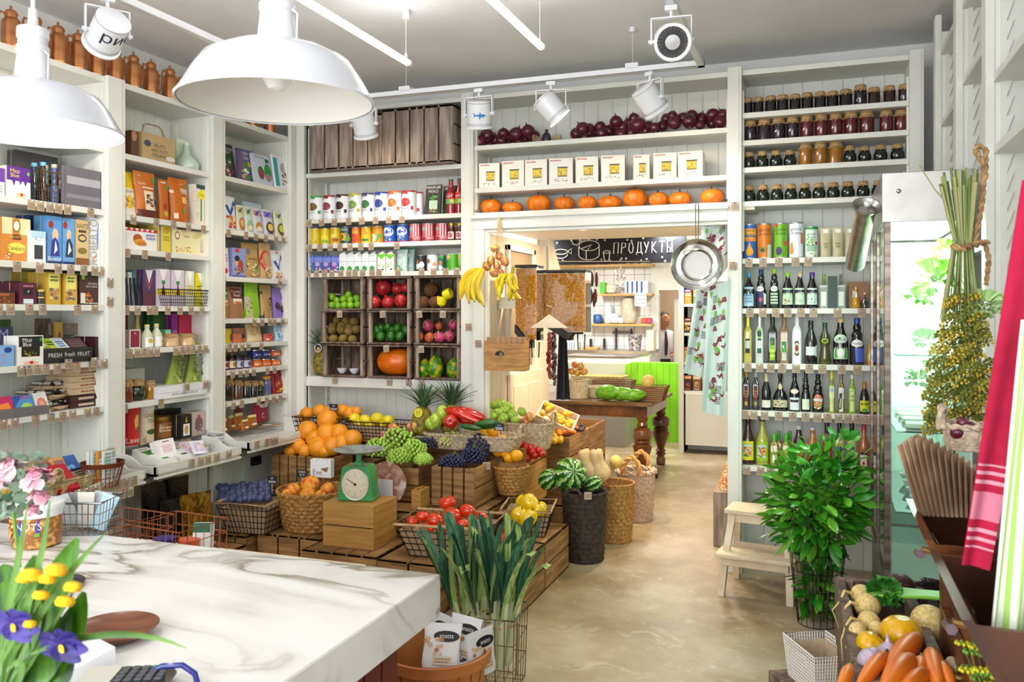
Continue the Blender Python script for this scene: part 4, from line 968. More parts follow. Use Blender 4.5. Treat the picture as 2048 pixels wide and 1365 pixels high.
goods(LW,1.952,'on corner bay shelf three',[
('bakery_bag',445,463,496,'bag','eedde0','r .1 .45 .9 .9 e8d8e8;l .2 .5 .8 .8 3 c87a9a;o .3 .2 .3 .1 r','white pink bakery bag',{'cat':'bag'}),
('children_cereal_box',464,492,497,'box','8a9ad0','o .35 .5 .18 .12 d8b090;o .35 .64 .2 .1 2a2420;o .6 .4 .2 .2 b04030;g .55 .2 .4 .15 18 6a4a3a c88a50 4a3028;r .2 .85 .5 .97 c83030;r 0 0 1 .06 5a4aa0','blue box with two children',{'cat':'box'}),
('muesli_bag',492,527,487,'bag','b8935c','o .3 .76 .12 .1 7a7a8a;t .5 .55 .06 4a3020 BIO MUSLI;g .5 .25 .4 .2 30 7cb03c e8d8a0 8a5a30 d8b070','kraft muesli bag'),
('muesli_bag',526,550,487,'bag','c8a070','o .4 .5 .4 .3 c8302c;o .44 .5 .34 .25 c8a070;g .5 .2 .4 .15 26 e8e0d0 c8802c 8a9a3c','kraft crunchy bag with red ring'),
('crisp_bag',549,574,501,'bag','e4e8f0','z 2a50b0 .1 .6 .25 .65 .4 .45 .8 .85 .95 .75 .4 .3;t .62 .62 .07 f4f4f4 Schar;o .5 .92 .1 .05 d87040;g .4 .16 .36 .14 20 e8a050 c83020 e8d890','pale gluten free bag with blue tick',{'cat':'bag'}),
],'counter',.1)
goods(LW,1.655,'on corner bay shelf four',[
('cereal_bag',443,462,573,'bag','a8754a','r .1 .66 .9 .95 3a8a2c;t .5 .8 .09 f0f0e8 Flakes;r .2 .4 .8 .56 e8e0c8;o .5 .46 .3 .05 c8742c','kraft cereal bag with green header'),
('cereal_bag',464,495,574,'bag','a07048','r .16 .64 .84 .95 6a2418;t .5 .84 .09 f0f0e8 Crunchy;t .5 .73 .09 f0f0e8 Muesli;r .2 .46 .8 .62 e8dcd0;o .5 .5 .3 .04 c87a3c','kraft cereal bag with dark red header'),
('nut_bag',498,527,566,'bag','8ac41c','r 0 0 .3 .6 b8a890;g .16 .3 .14 .25 20 8a6a4a c8b090 5a3a24','lime green nut bag'),
('nut_bag',527,551,570,'bag','b09058','g .7 .4 .26 .24 14 5a2018 7a3020;r 0 0 .14 .8 3a2420','brown paper nut bag'),
('nut_bag',551,572,577,'bag','8a6ac0','o .3 .4 .2 .12 4a2440;o .7 .3 .22 .12 3a1c30;g .6 .8 .1 .05 4 3fae4a','violet prune bag'),
],'counter',.1)
goods(LW,1.478,'on corner bay shelf five',[
('honey_tub',441,447,664,'can','c89a3c','','slim honey tin',{'cat':'tin'}),
('spread_tub',448,470,657,'can','d0b020','r .55 .2 .95 .6 26282e','yellow spread tub',{'cat':'tub','lid':'5a3c20'}),
('spread_tub',472,499,656,'can','c0643c','r .45 .3 .9 .6 26282e;r 0 .6 1 .9 8a5a40','terracotta spread tub',{'cat':'tub','lid':'3a2a20'}),
('cereal_packet',500,532,648,'bag','e0c89c','g .5 .6 .4 .3 20 d8b078 c89a5c;z b02018 .4 .0 1 0 1 .4;t .4 .84 .1 d88a30 Grano','cream and red grain packet'),
('snack_cup',534,554,668,'can','c04a3c','g .5 .5 .45 .4 20 e8d0b0 c82c20 e8a070','small red patterned cup',{'cat':'cup'}),
('blue_packet',554,571,650,'bag','a8c8e8','g .5 .5 .4 .4 20 f0f4f8 5a8ac8 e8f0f0','light blue patterned packet'),
],'counter',.1)
for k,(x0,c,n)in enumerate(((512,'2a3088','blue'),(530,'2a3088','blue'),(549,'d8641c','orange'))):
 goods(LW,1.29,'on corner bay shelf six',[('jam_pot',x0,x0+17,718,'jar','d8641c','r 0 .1 1 .7 d8641c;l .1 .2 .9 .5 1 w','lower orange labelled jam pot',{'lid':'silver','off':.03})],'counter')
 p_=1.29+.071
 goods(LW,p_,'on corner bay shelf six',[('jam_pot',x0,x0+17,700,'jar',c,'r 0 .1 1 .7 %s;l .1 .2 .9 .5 1 w'%c,'upper %s labelled jam pot'%n,{'lid':'silver','off':.03})],'counter')
goods(LW,1.29,'on corner bay shelf six',[
('sauce_bottle',440,446,710,'bottle','a8c88a','','pale green narrow bottle',{'prof':'sauce','cap':'g'}),
('sauce_bottle',447,461,706,'bottle','4a1410','r 0 .1 1 .5 e8d8d0;o .5 .3 .2 .15 8a2018;','dark red sauce bottle',{'prof':'sauce','cap':'d8c8c0'}),
('sauce_bottle',462,476,705,'bottle','4a1410','r 0 .1 1 .5 f0e0c0;o .5 .3 .2 .15 b87820','dark red sauce bottle',{'prof':'sauce','cap':'a04030'}),
('olive_jar',477,491,711,'jar','3a2a4a','r 0 .1 1 .6 c8c8d8;o .5 .35 .2 .2 5a5a8a','dark jar with a lilac label',{'lid':'black'}),
('olive_jar',492,508,711,'jar','3a2a4a','r 0 .1 1 .6 c8c8d8;o .5 .35 .2 .2 5a5a8a','dark jar with a lilac label',{'lid':'black'}),
],'counter')
goods(LW,1.07,'on corner bay shelf seven',[
('preserve_jar',440,455,757,'jar','2a1410','','dark preserve jar with cloth top',{'lid':'cloth'}),('preserve_jar',456,474,757,'jar','2a1410','','dark preserve jar with cloth top',{'lid':'cloth'}),
('preserve_jar',475,492,760,'jar','5a2a10','','amber preserve jar with cloth top',{'lid':'cloth'}),('preserve_jar',493,507,762,'jar','1a1418','','black preserve jar with cloth top',{'lid':'cloth'}),
('preserve_jar',508,521,762,'jar','1a1418','','black preserve jar with cloth top',{'lid':'cloth'}),('preserve_jar',522,534,762,'rjar','1c2c14','','dark green preserve jar with cloth top',{'lid':'cloth'}),
('spice_jar',534,547,753,'jar','6a6a8a','r 0 .2 1 .6 5a5a9a','grey blue jar with an orange lid',{'lid':'d8902c'}),
('pepper_bag',549,574,737,'bag','9a1424','o .55 .35 .34 .22 d8cc30;o .45 .4 .32 .22 9a1424;l .2 .06 .8 .14 1 e8a030','crimson bag with a yellow pepper'),
],'counter')
goods(LW,.85,'on the corner tray',[
('hanging_packet',442,462,806,'bag','a88a60','o .4 .6 .3 .2 d8d8d0;r 0 0 .5 .3 1c2024;t .25 .15 .1 d8d8d8 CITY','brown city coffee packet at the back',{'off':.16}),
('red_cocoa_bag',511,543,806,'bag','b01c3c','t .5 .34 .26 f4f4f4 C;o .66 .82 .3 .1 f0f0f0;t .66 .82 .07 1c2c6c cidre','crimson cocoa bag with a big letter C',{'off':.14}),
('grain_bag',545,564,806,'bag','a88450','g .5 .5 .4 .4 30 b8965c 8a6a3c d0b078','clear bag of grain beside cocoa',{'off':.14}),
('chilli_bag',474,492,815,'bag','7a1c24','o .6 .4 .3 .1 c03030','dark red bag behind gold bags',{'off':.16}),
('coffee_pouch',443,460,838,'bag','a05c14','o .5 .3 .26 .08 f0e8e0;r .1 .82 .9 1 e0d890;','gold brown coffee pouch',{'off':-.01}),
('coffee_pouch',460,475,832,'bag','a05c14','o .5 .3 .26 .08 f0e8e0;r .1 .82 .9 1 e0d890','gold brown coffee pouch',{'off':.06}),
('coffee_pouch',474,493,827,'bag','a8621a','o .5 .3 .26 .08 f0e8e0;r .1 .82 .9 1 e0d890','gold brown coffee pouch',{'off':.04}),
('coffee_pouch',487,502,840,'bag','a05c14','o .5 .3 .26 .08 f0e8e0;r .1 .82 .9 1 e0d890','gold brown coffee pouch',{'off':-.04}),
('coffee_pouch',499,520,831,'bag','a8621a','o .5 .3 .26 .08 f0e8e0;r .1 .82 .9 1 e0d890','gold brown coffee pouch',{'off':.0}),
('small_pouch',521,536,854,'bag','a8621a','o .5 .66 .44 .2 dcd47a;o .5 .66 .1 .06 2a4a2c','small pouch with a yellow round',{'off':-.04}),
('ice_cream_cup',536,549,851,'can','7a1c20','t .5 .4 .3 f0f0e8 BIO','small dark red cup',{'lid':'w','off':-.04}),
('ice_cream_cup',551,570,850,'can','c07018','t .5 .6 .26 f0f0e8 BIO;t .5 .3 .26 f0f0e8 Oliva','orange cup with white lid',{'lid':'w','off':-.04}),
],'counter',.06)
tags(LW,2.283,'under corner shelf two','457:r 492:r 512:w 532:w 552:w 567:w',E2)
tags(LW,1.952,'under corner shelf three','447:r 560:w',E2)
tags(LW,1.655,'under corner shelf four','509:w 524:w 540:w 549:w 565:w',E2)
tags(LW,1.478,'under corner shelf five','448:r 460:b 471:y 484:w 497:w 523:w',E2)
tags(LW,1.29,'under corner shelf six','448:w 465:w 481:w 493:w 508:w 535:w 549:w',E2)
tags(LW,1.07,'under corner shelf seven','449:g 467:w 484:g 518:y 534:w 547:w 561:w',E2)
# ---------------- pull-out trays under the left shelving
def tray(label,y0,y1,x1,zt,dip=None):
 o=thing('pull_out_tray',label,'tray',(0,0,0),0,'white pull-out trays under the left shelving')
 g=G();g.bx(-3.88,x1,y0,y1,zt-.06,zt-.045,WHITE);g.out('tray_bottom',o)
 g=G()
 n=14;P=[]
 for i in range(n+1):
  y=y0+(y1-y0)*i/n;h=0
  P.append((y,zt-(dip*max(0,1-abs(i/n-.5)*4)if dip else 0)))
 P+=[(y1,zt-.075),(y0,zt-.075)]
 g.prism(P,.018,WHITE,Tr(x1-.018),ax=0);g.out('tray_front',o)
 for y in(y0,y1-.015):
  g=G();g.prism([(-3.88,zt-.06),(x1,zt-.06),(x1,zt-.005),(x1-.12,zt+.0),(x1-.2,zt+.05),(-3.88,zt+.06)],.015,WHITE,Tr(0,y));g.out('tray_side',o)
 g=G();g.bx(-3.7,x1-.05,y0-.012,y0-.001,zt-.07,zt-.04,M('55555a',.4,.8));g.out('drawer_runner',o)
 return o
tray('white pull-out tray with sweets and baskets nearest the counter',2.75,3.74,-3.55,.815,.04)
tray('white pull-out tray with tea cartons below the red tin',3.84,4.60,-3.57,.815)
tray('white pull-out tray under the gold coffee pouches',4.68,5.52,-3.57,.835,.03)
W3=Wall('L',-3.55)
tags(W3,.80,'on the sweets tray front','157:w 172:w 190:w 208:w 222:r 236:w 252:w 268:g','the counter');tags(W3,.745,'on the sweets tray, lower row','232:g 246:r 261:w','the counter')
W4=Wall('L',-3.57)
tags(W4,.812,'on the tea tray front','384:r 402:y 416:y 434:y 458:w','the counter');tags(W4,.832,'on the pouch tray front','514:r 534:r 545:w 552:w','the counter')
# tea cartons lying on the middle tray
for i,(px,py,c,c2,nm)in enumerate([(307,905,'2f8a2c','3fae4a','leaf green'),(345,897,'2a8a92','1a4a6a','teal')]):
 p=at(px,py,Z=.84);g=G(Ry(.0));
 g.prism([(-.11,0),(.13,0),(.13,.03),(-.11,.085)],.12,M('f0f0ee',.4),Tr(0,-.06))
 s=(.055/.24)
 def fm(a,b,e):x=.13-b;return(x,a-.06,.03+(0.13-x)*s+.0006+e)
 prints(g,fm,.12,.24,'r .06 .5 .94 .78 %s;g .5 .64 .4 .12 24 %s 8ac45a 1a4a2c;r .3 .12 .7 .2 %s;l .2 .84 .8 .94 1 s'%(c,c,c2),i)
 g.out('tea_carton',None,(p.x,p.y,.772),0,'white tea carton with a %s picture lying on the tray'%nm,'carton','tea cartons on the middle tray')
p=at(340,868,X=-3.78);g=G(Rx(0));mk_box(g,.14,.12,.06,'f4f0f0','l .2 .3 .8 .7 4 d8a0b0;r .3 .85 .7 .9 8a1c4c',2,.35);g.out('leaflet_box',None,(p.x,p.y,.80),pi/2,'white leaflet box standing behind the tea cartons','box')
for i,(px,py)in enumerate([(372,893),(388,898),(400,889),(410,901),(392,884)]):
 p=at(px,py,Z=.83);g=G();mk_pouch(g,.09,.12,.02,('e8dcd8','d8c8d8','e4d4a8','dcd8e4','e8e0d0')[i],'g .5 .5 .4 .4 14 c8a0c0 e0c080 b8a8d8 d8b0a0',i)
 o=g.out('sachet',None,(p.x-.03,p.y,.785+.008*i),0,'small pastel sachet in the heap on the tea tray, %s from the tea cartons'%ORD[i],'sachet','pastel sachets heaped on the tea tray');o.rotation_euler=(-.9,0,pi/2+RN.uniform(-.6,.6))
for i,(px,z)in enumerate([(400,.78),(432,.78)]):
 p=LW.pt(px,-.08);g=G()
 for k in range(1 if i==0 else 2):g.lathe([(.05,0),(.052,.003),(.052,.04),(.054,.042),(.054,.05),(.05,.052),(0,.05)],M('c2c4c8',.25,.8),24,Tr(0,0,.053*k));prints(g,cylmap(.0525,.1,.053*k,0),.1,.04,'r 0 0 1 .9 e8e8e8;l .1 .2 .9 .7 2 s',2,8)
 g.out('round_tin',None,(p.x,p.y,z),pi/2,('single flat round tin on the tea tray','stack of two round tins at the end of the tea tray')[i],'tin','round tins on the tea tray')
 # sweets tray: baskets, bags
def woven(g,R0,R1,h,m,rows=12,cols=28,amp=.035,thick=.012,sx=1.0,sy=1.0,z0=0.0,rect=0.0,wave=0.0):
 """a woven wall: the radius waves like over-under weave; open on top, closed below"""
 nu=cols*4
 def rad(th):
  if not rect:return 1
  return 1/(abs(cos(th))**rect+abs(sin(th))**rect)**(1/rect)
 def fn(u,v,k=1.0):
  th=2*pi*u;t=v;r=(R0+(R1-R0)*t**.7)*rad(th)
  row=v*rows
  a=amp*R1*(sin(cols*th+pi*int(row))*abs(sin(pi*(row%1)))*.7+.5*abs(sin(pi*(row%1))))if k==1 else 0
  r=r*(1 if k==1 else 1)+a-(0 if k==1 else thick)
  return(r*cos(th)*sx,r*sin(th)*sy,z0+h*v+wave*sin(2*th))
 g.grid(lambda u,v:fn(u,v),nu,rows*3,m,cu=True)
 g.grid(lambda u,v:fn(1-u,v,0),32,4,m,cu=True)
 g.grid(lambda u,v:(lambda p:(p[0]*v,p[1]*v,z0+.004+(wave*sin(4*pi*u)*v)))(fn(u,0)),32,1,m,cu=True)
def braid(g,pts,r,m,closed=False,turns=None):
 """two strands twisted round a path"""
 pts=[V(p)for p in pts];L=sum((b-a).length for a,b in zip(pts,pts[1:]));turns=turns or L/(r*6)
 k=max(24,int(turns*7));
 def on(t):
  s=t*L
  for a,b in zip(pts,pts[1:]):
   d=(b-a).length
   if s<=d or b is pts[-1]:return a.lerp(b,min(1,s/d)),(b-a).normalized()
   s-=d
 for ph in(0,pi):
  q=[]
  for i in range(k+1):
   p,d=on(i/k);x=d.cross(V((.3,.2,1))).normalized();y=d.cross(x);a=2*pi*turns*i/k+ph
   q.append(p+(x*cos(a)+y*sin(a))*r*.5)
  g.tube(q,r*.62,m,6)
def arc(cx,cy,cz,w,h,ang=0.0,n=12,lean=0.0):
 return[(cx+w*cos(pi*i/n)*cos(ang)-lean*sin(pi*i/n)*sin(ang),cy+w*cos(pi*i/n)*sin(ang)+lean*sin(pi*i/n)*cos(ang),cz+h*sin(pi*i/n))for i in range(n+1)]
def basket(name,label,loc,R0,R1,h,m,rim=.010,handles=(),hh=.09,hw=.06,sx=1,sy=1,rz=0,group=None,rows=12,cols=26,amp=.035,rect=0,hr=.012,wave=0,hm=None,cat='basket'):
 o=thing(name,label,cat,loc,rz,group)
 g=G();woven(g,R0,R1,h,m,rows,cols,amp,sx=sx,sy=sy,rect=rect,wave=wave);g.out('woven_body',o)
 g=G();n=40
 def rad(th):return 1 if not rect else 1/(abs(cos(th))**rect+abs(sin(th))**rect)**(1/rect)
 P=[(R1*rad(2*pi*i/n)*cos(2*pi*i/n)*sx,R1*rad(2*pi*i/n)*sin(2*pi*i/n)*sy,h+wave*sin(4*pi*i/n))for i in range(n+1)]
 braid(g,P,rim,m);g.out('rim',o)
 for a in handles:
  g=G();R_=R1*rad(a);braid(g,arc(R_*cos(a)*sx,R_*sin(a)*sy,h-.01,hw,hh,a+pi/2),hr,hm or m);g.out('handle',o)
 return o
p=at(125,897,X=-3.68);basket('woven_basket','low square straw basket of chocolate bars on the sweets tray',(p.x,p.y,.775),.10,.12,.075,MN('straw','9a8458','d0bc90',50,.7,bump=.3),sx=.9,sy=1.35,rz=0,rect=6,rows=7,cols=22,rim=.006)
p=at(70,884,X=-3.66);basket('woven_basket','round straw basket tipped beside the sweets',(p.x,p.y,.775),.09,.11,.09,MN('straw','9a8458','d0bc90',50,.7,bump=.3),rows=7,cols=22,rim=.008,handles=(.4,),hh=.06,hw=.05)
for i,(px,py,w,h,c,pr,nm,rx)in enumerate([(98,872,.10,.15,'8a1a50','g .5 .5 .4 .4 12 d83a8a e8a0c0 4a0a28','magenta flower patterned packet',.6),(118,872,.07,.14,'c8782c','l .2 .2 .8 .8 4 e8c890','amber striped packet',.5),
(135,872,.07,.16,'d8a050','l .2 .1 .8 .4 2 w;r .1 .6 .9 .9 a06a70','tan candy stick packet',.5),(156,862,.13,.17,'2c62b0','g .5 .4 .4 .3 10 4a90e0 8ac8f0','bright blue packet',.7),(166,872,.14,.08,'2a1c24','l .05 .1 .95 .9 5 d8d8e0','dark zebra striped bar',.5),(141,890,.1,.05,'d8b820','l .1 .1 .9 .9 2 e8a030','yellow bar',.5)]):
 p=at(px,py,X=-3.67-.02*(i%2));g=G();mk_box(g,w,h,.02,c,pr,i,rx)
 g.out('sweets_packet',None,(p.x,p.y,.80),pi/2+RN.uniform(-.35,.35),nm+' in the square straw basket','packet','packets in the square straw basket')
p=at(20,890,X=-3.64);g=G();mk_pouch(g,.22,.14,.07,'d8a020','r 0 0 1 .3 4aa02c;g .5 .6 .4 .3 20 e8c040 c87820 f0e090',5);g.out('sweets_bag',None,(p.x,p.y,.78),pi/2,'yellow bag with a green foot, on the sweets tray','bag')
p=at(48,880,X=-3.7);g=G();g.lathe([(.07,0),(.09,.02),(.10,.035),(.095,.04),(.03,.06),(0,.062)],CELLO,24);g.sph((0,0,.03),.05,MN('mixed_sweets','a03a5a','d8d8c8',60,.4,c3='4a8a3a'),12,.5);g.out('sweets_bowl',None,(p.x,p.y,.80),0,'round clear bowl of mixed sweets on the sweets tray','bowl')
p=at(205,950,X=-3.60);o=thing('copper_strip_basket','basket of upright copper strips full of foil packets','basket',(p.x,p.y,.772),pi/2)
CB=M('8a4a30',.35,.6)
g=G()
for i in range(26):
 a=2*pi*i/26;g.tube([(.075*cos(a),.075*sin(a),0),(.105*cos(a),.105*sin(a),.12)],.0022,CB,5)
for z,r in((.002,.075),(.05,.088)):g.tube([(r*cos(pi*i/14),r*sin(pi*i/14),z)for i in range(28)],.002,CB,5,closed=True)
g.out('upright_strips',o);g=G();g.lathe([(.100,.105),(.106,.105),(.112,.13),(.106,.13)],CB,32,caps=False);g.out('rim_band',o)
for i in range(7):
 a=-1.9+i*.55;c=('dfe4e2','c8d8d4','d0882c','e4e4e0','b8c8c4','c8802c','a8c0bc')[i]
 g=G();mk_box(g,.055,.19,.018,c,'r .1 .5 .9 .8 %s;l .15 .1 .85 .95 9 8aa09c'%('e8e8e4','b8d8d0')[i%2],i);w_=V((p.x+.05*cos(a),p.y+.05*sin(a),.776))
 x=g.out('foil_packet',None,w_,pi/2+RN.uniform(-.3,.3),'%s foil packet standing in the copper strip basket'%('white','pale green','orange','cream','grey green','dark orange','sea green')[i],'packet','foil packets in the copper strip basket')
for i,(px,py,w,h,c,pr,nm)in enumerate([(108,965,.26,.2,'b81c2c','r .05 .2 .6 .4 d8c020;t .35 .5 .2 e8e0d8 Saltletts;g .55 .25 .4 .2 30 c89048 e0b070 a86a2c','red pretzel bag'),(155,960,.2,.26,'b8946a','l .1 .1 .9 .4 3 8a6a44;r .3 .6 .8 .9 9a7a5a','flat kraft box')]):
 p=at(px,py,X=-3.58);g=G();mk_box(g,w,h,.03,c,pr,i,1.05)
 g.out('sweets_packet',None,(p.x,p.y,.81),pi/2+(-.3,.25)[i],nm+' lying at the front of the sweets tray','packet')
 # ---------------- coffee bags in the niche under the trays
for i,(px,yt,yb,x,w,c,nm)in enumerate([(310,968,1045,-3.62,.17,'121215','black'),(338,962,1040,-3.68,.17,'121215','black'),(365,955,1035,-3.66,.16,'141418','black'),(352,1000,1060,-3.5,.16,'131317','black'),
(385,990,1060,-3.48,.13,'a8802c','gold'),(412,985,1050,-3.52,.12,'b88c30','gold'),(425,1010,1085,-3.44,.13,'a8802c','gold'),(400,1030,1100,-3.4,.12,'a07828','gold')]):
 p=at(px,(yt+yb)/2,X=x);d=dep(p);z0=CAMH+(HY-yb)/F*d;h=(yb-yt)/F*d+z0-.262;z0=.262;g=G()
 mk_pouch(g,w,h,.07,MN(nm+'_foil',*(('08080a','1c1c20')if nm=='black' else('8a6420','d0a848')),14,.22,.85 if nm=='gold' else .2,bump=1.0,dist=1.5),'' if nm=='black' else 'o .5 .4 .3 .2 2a1c1c;l .2 .1 .8 .2 1 w',i)
 g.out('coffee_bag',None,(p.x,p.y,z0),pi/2+RN.uniform(-.3,.3),'shiny %s coffee bag in the crate below the trays, %s from the counter side'%(nm,ORD[[0,2,3,1,0,2,3,1][i]]),'coffee bag','shiny %s coffee bags below the trays'%nm)
def slats(g,axis,pos,a0,a1,z0,z1,n,th,m,gap=.012,vert=False):
 """board wall across axis at pos: n slats, horizontal or vertical"""
 if vert:
  w=(a1-a0-gap*(n-1))/n
  R_=[(a0+i*(w+gap),a0+i*(w+gap)+w,z0,z1)for i in range(n)]
 else:
  w=(z1-z0-gap*(n-1))/n
  R_=[(a0,a1,z0+i*(w+gap),z0+i*(w+gap)+w)for i in range(n)]
 for p,q,r,t in R_:
  if axis=='y':g.bx(p,q,pos-th/2,pos+th/2,r,t,m,c=.0015)
  elif axis=='x':g.bx(pos-th/2,pos+th/2,p,q,r,t,m,c=.0015)
  else:g.bx(p,q,r,t,pos-th/2,pos+th/2,m,c=.0015)
def crate(label,x0,x1,y0,y1,z0,z1,m=None,F_='h2',B_='h2',L='h2',Rr='h2',T='',D='s4',posts=True,rz=0,name='wooden_crate',group='stained wooden crates of the fruit display',th=.012,pm=None,cat='crate'):
 """slatted crate; each side a part. h/v: horizontal or upright boards and how many"""
 cx,cy=(x0+x1)/2,(y0+y1)/2;X,Y,Z=(x1-x0)/2,(y1-y0)/2,z1-z0;m=m or CRATE;pm=pm or m
 o=thing(name,label,cat,(cx,cy,z0),rz,group)
 for nm,spec,ax,pos,a in(('front_panel',F_,'y',-Y+th/2,X),('rear_panel',B_,'y',Y-th/2,X),('end_panel',L,'x',-X+th/2,Y-th-.001),('end_panel',Rr,'x',X-th/2,Y-th-.001)):
  if spec:
   g=G();slats(g,ax,pos,-a,a,.002,Z,int(spec[1:]),th,m,vert=spec[0]=='v');g.out(nm,o)
 for nm,spec,z in(('top_boards',T,Z-th/2),('bottom_boards',D,th/2)):
  if spec:
   g=G();n=int(spec[1:]);w=(2*Y-.01*(n-1))/n if spec[0]!='x' else(2*X-.01*(n-1))/n
   for i in range(n):
    if spec[0]!='x':g.bx(-X,X,-Y+i*(w+.01),-Y+i*(w+.01)+w,z-th/2,z+th/2,m,c=.0015)
    else:g.bx(-X+i*(w+.01),-X+i*(w+.01)+w,-Y,Y,z-th/2,z+th/2,m,c=.0015)
   g.out(nm,o)
 if posts:
  s=.022
  for sx in(-1,1):
   for sy in(-1,1):
    g=G();ax,ay=sx*(X-th-s/2-.001),sy*(Y-th-s/2-.001);g.bx(ax-s/2,ax+s/2,ay-s/2,ay+s/2,th,Z-(th if T else 0)-.001,pm);g.out('corner_post',o)
 return o
 # ================================================================ BACK WALL GOODS
EC='the corner'
def btag(z,where,spec,off=-.004):tags(BW,z,where,spec,EC,off)
# two big grey crates on the top shelf
for i,(x0,x1,yt0,n)in enumerate(((622,763,250,5),(764,905,214,5))):
 a,b=BW.pt(x0,-.10),BW.pt(x1,-.10);z1=[3.19,3.21][i]
 crate('large weathered grey crate on end over the tins, %s'%('nearer the corner','nearer the doorway')[i],a.x,b.x,a.y,a.y+.34,2.791,z1,OLDW,F_='v5',B_='v5',L='h3',Rr='h3',T='x2',D='x2',group='large weathered crates on the top back shelf',pm=OLDB,th=.016)
goods(BW,2.791,'beside the grey crates',[('dark_crate_end',611,619,300,'box','2c2426','','dark crate end',{'off':.1,'cat':'crate'})],EC)
L1='on tinned vegetable shelf'
lids=['3fa04a','8a2438','3a2026','c8b820','4a4a7a','3a4ab0','d8702c','b02c3c']
nm=['green rimmed lentil can','crimson rimmed red bean can','dark brown rimmed kidney bean can','yellow rimmed olive can','slate blue rimmed olive can','blue rimmed blueberry can','orange rimmed pepper can','red rimmed cherry tomato can']
fd=['8a6a3c 5a4a2c','8a3a4a c05a6a','3a1c20 5a3038','7a9a4a a8c87a','3a6a3c 5a8a4c','2a3a8a 4a5ab0','c8642c e0a03c','b83030 e07060']
xs=[612,640,666,692,718,744,771,798,826];ys=[392,391,389,387,386,384,382,381]
goods(BW,2.43,L1,[('vegetable_can',xs[i],xs[i+1],ys[i],'can','eceef2','r 0 .93 1 1 %s;r .04 .86 .6 .93 %s;t .3 .89 .045 w TOMA;o .42 .54 .32 .17 %s;g .42 .53 .26 .13 22 %s;r .76 .24 .92 .38 %s;l .1 .26 .6 .34 2 s'%(lids[i],lids[i],fd[i].split()[0],fd[i],lids[i]),nm[i],{'cat':'can','lid':lids[i]})for i in range(8)],EC)
goods(BW,2.43,L1,[('vegetable_can',828,843,384,'can','eceef2','r 0 .93 1 1 b02c3c;o .1 .5 .2 .16 8a3a4a;r .4 .2 .7 .34 b02c3c','partly hidden can with a red rim',{'cat':'can','lid':'b02c3c','off':.1}),
('recipe_book',849,881,369,'book','1c1e20','t .5 .9 .1 e8e8e8 MASON JAR;t .5 .78 .09 e8e8e8 MEALS;g .55 .55 .3 .14 18 4a9a3c 2a6a2c 8ac45a;r .26 .2 .8 .48 b8d8b8;g .54 .16 .36 .1 22 8a5a2c 4a9a3c c83020 e8e0c8','black mason jar meals book',{'cat':'book','off':.05,'tilt':.1}),
('recipe_book',884,912,371,'book','1c1e20','t .3 .9 .1 e8e8e8 JAR;g .3 .2 .3 .16 10 4a9a3c 2a6a2c','same dark jar meals book behind the sauce bottles',{'cat':'book','off':.1,'tilt':.1}),
('tomato_sauce_bottle',888,908,358,'bottle','8a1418','r 0 .42 1 .6 c82c30;t .5 .5 .06 f0e8e8 HAPY;r 0 .28 1 .42 6aa860;o .8 .36 .2 .06 e0d060','tomato passata bottle',{'prof':'sauce','cap':'1f6a3c','capf':.05}),
('tomato_sauce_bottle',907,923,356,'bottle','8a1418','r 0 .42 1 .6 c82c30;t .5 .5 .06 f0e8e8 HAPY;r 0 .28 1 .42 6aa860;o .8 .36 .2 .06 e0d060','tomato passata bottle',{'prof':'sauce','cap':'1f6a3c','capf':.05})],EC)
btag(2.43,'under tinned vegetable shelf','618:w 643:w 669:w 697:r 723:w 751:g 778:w 804:w')
rows=[]
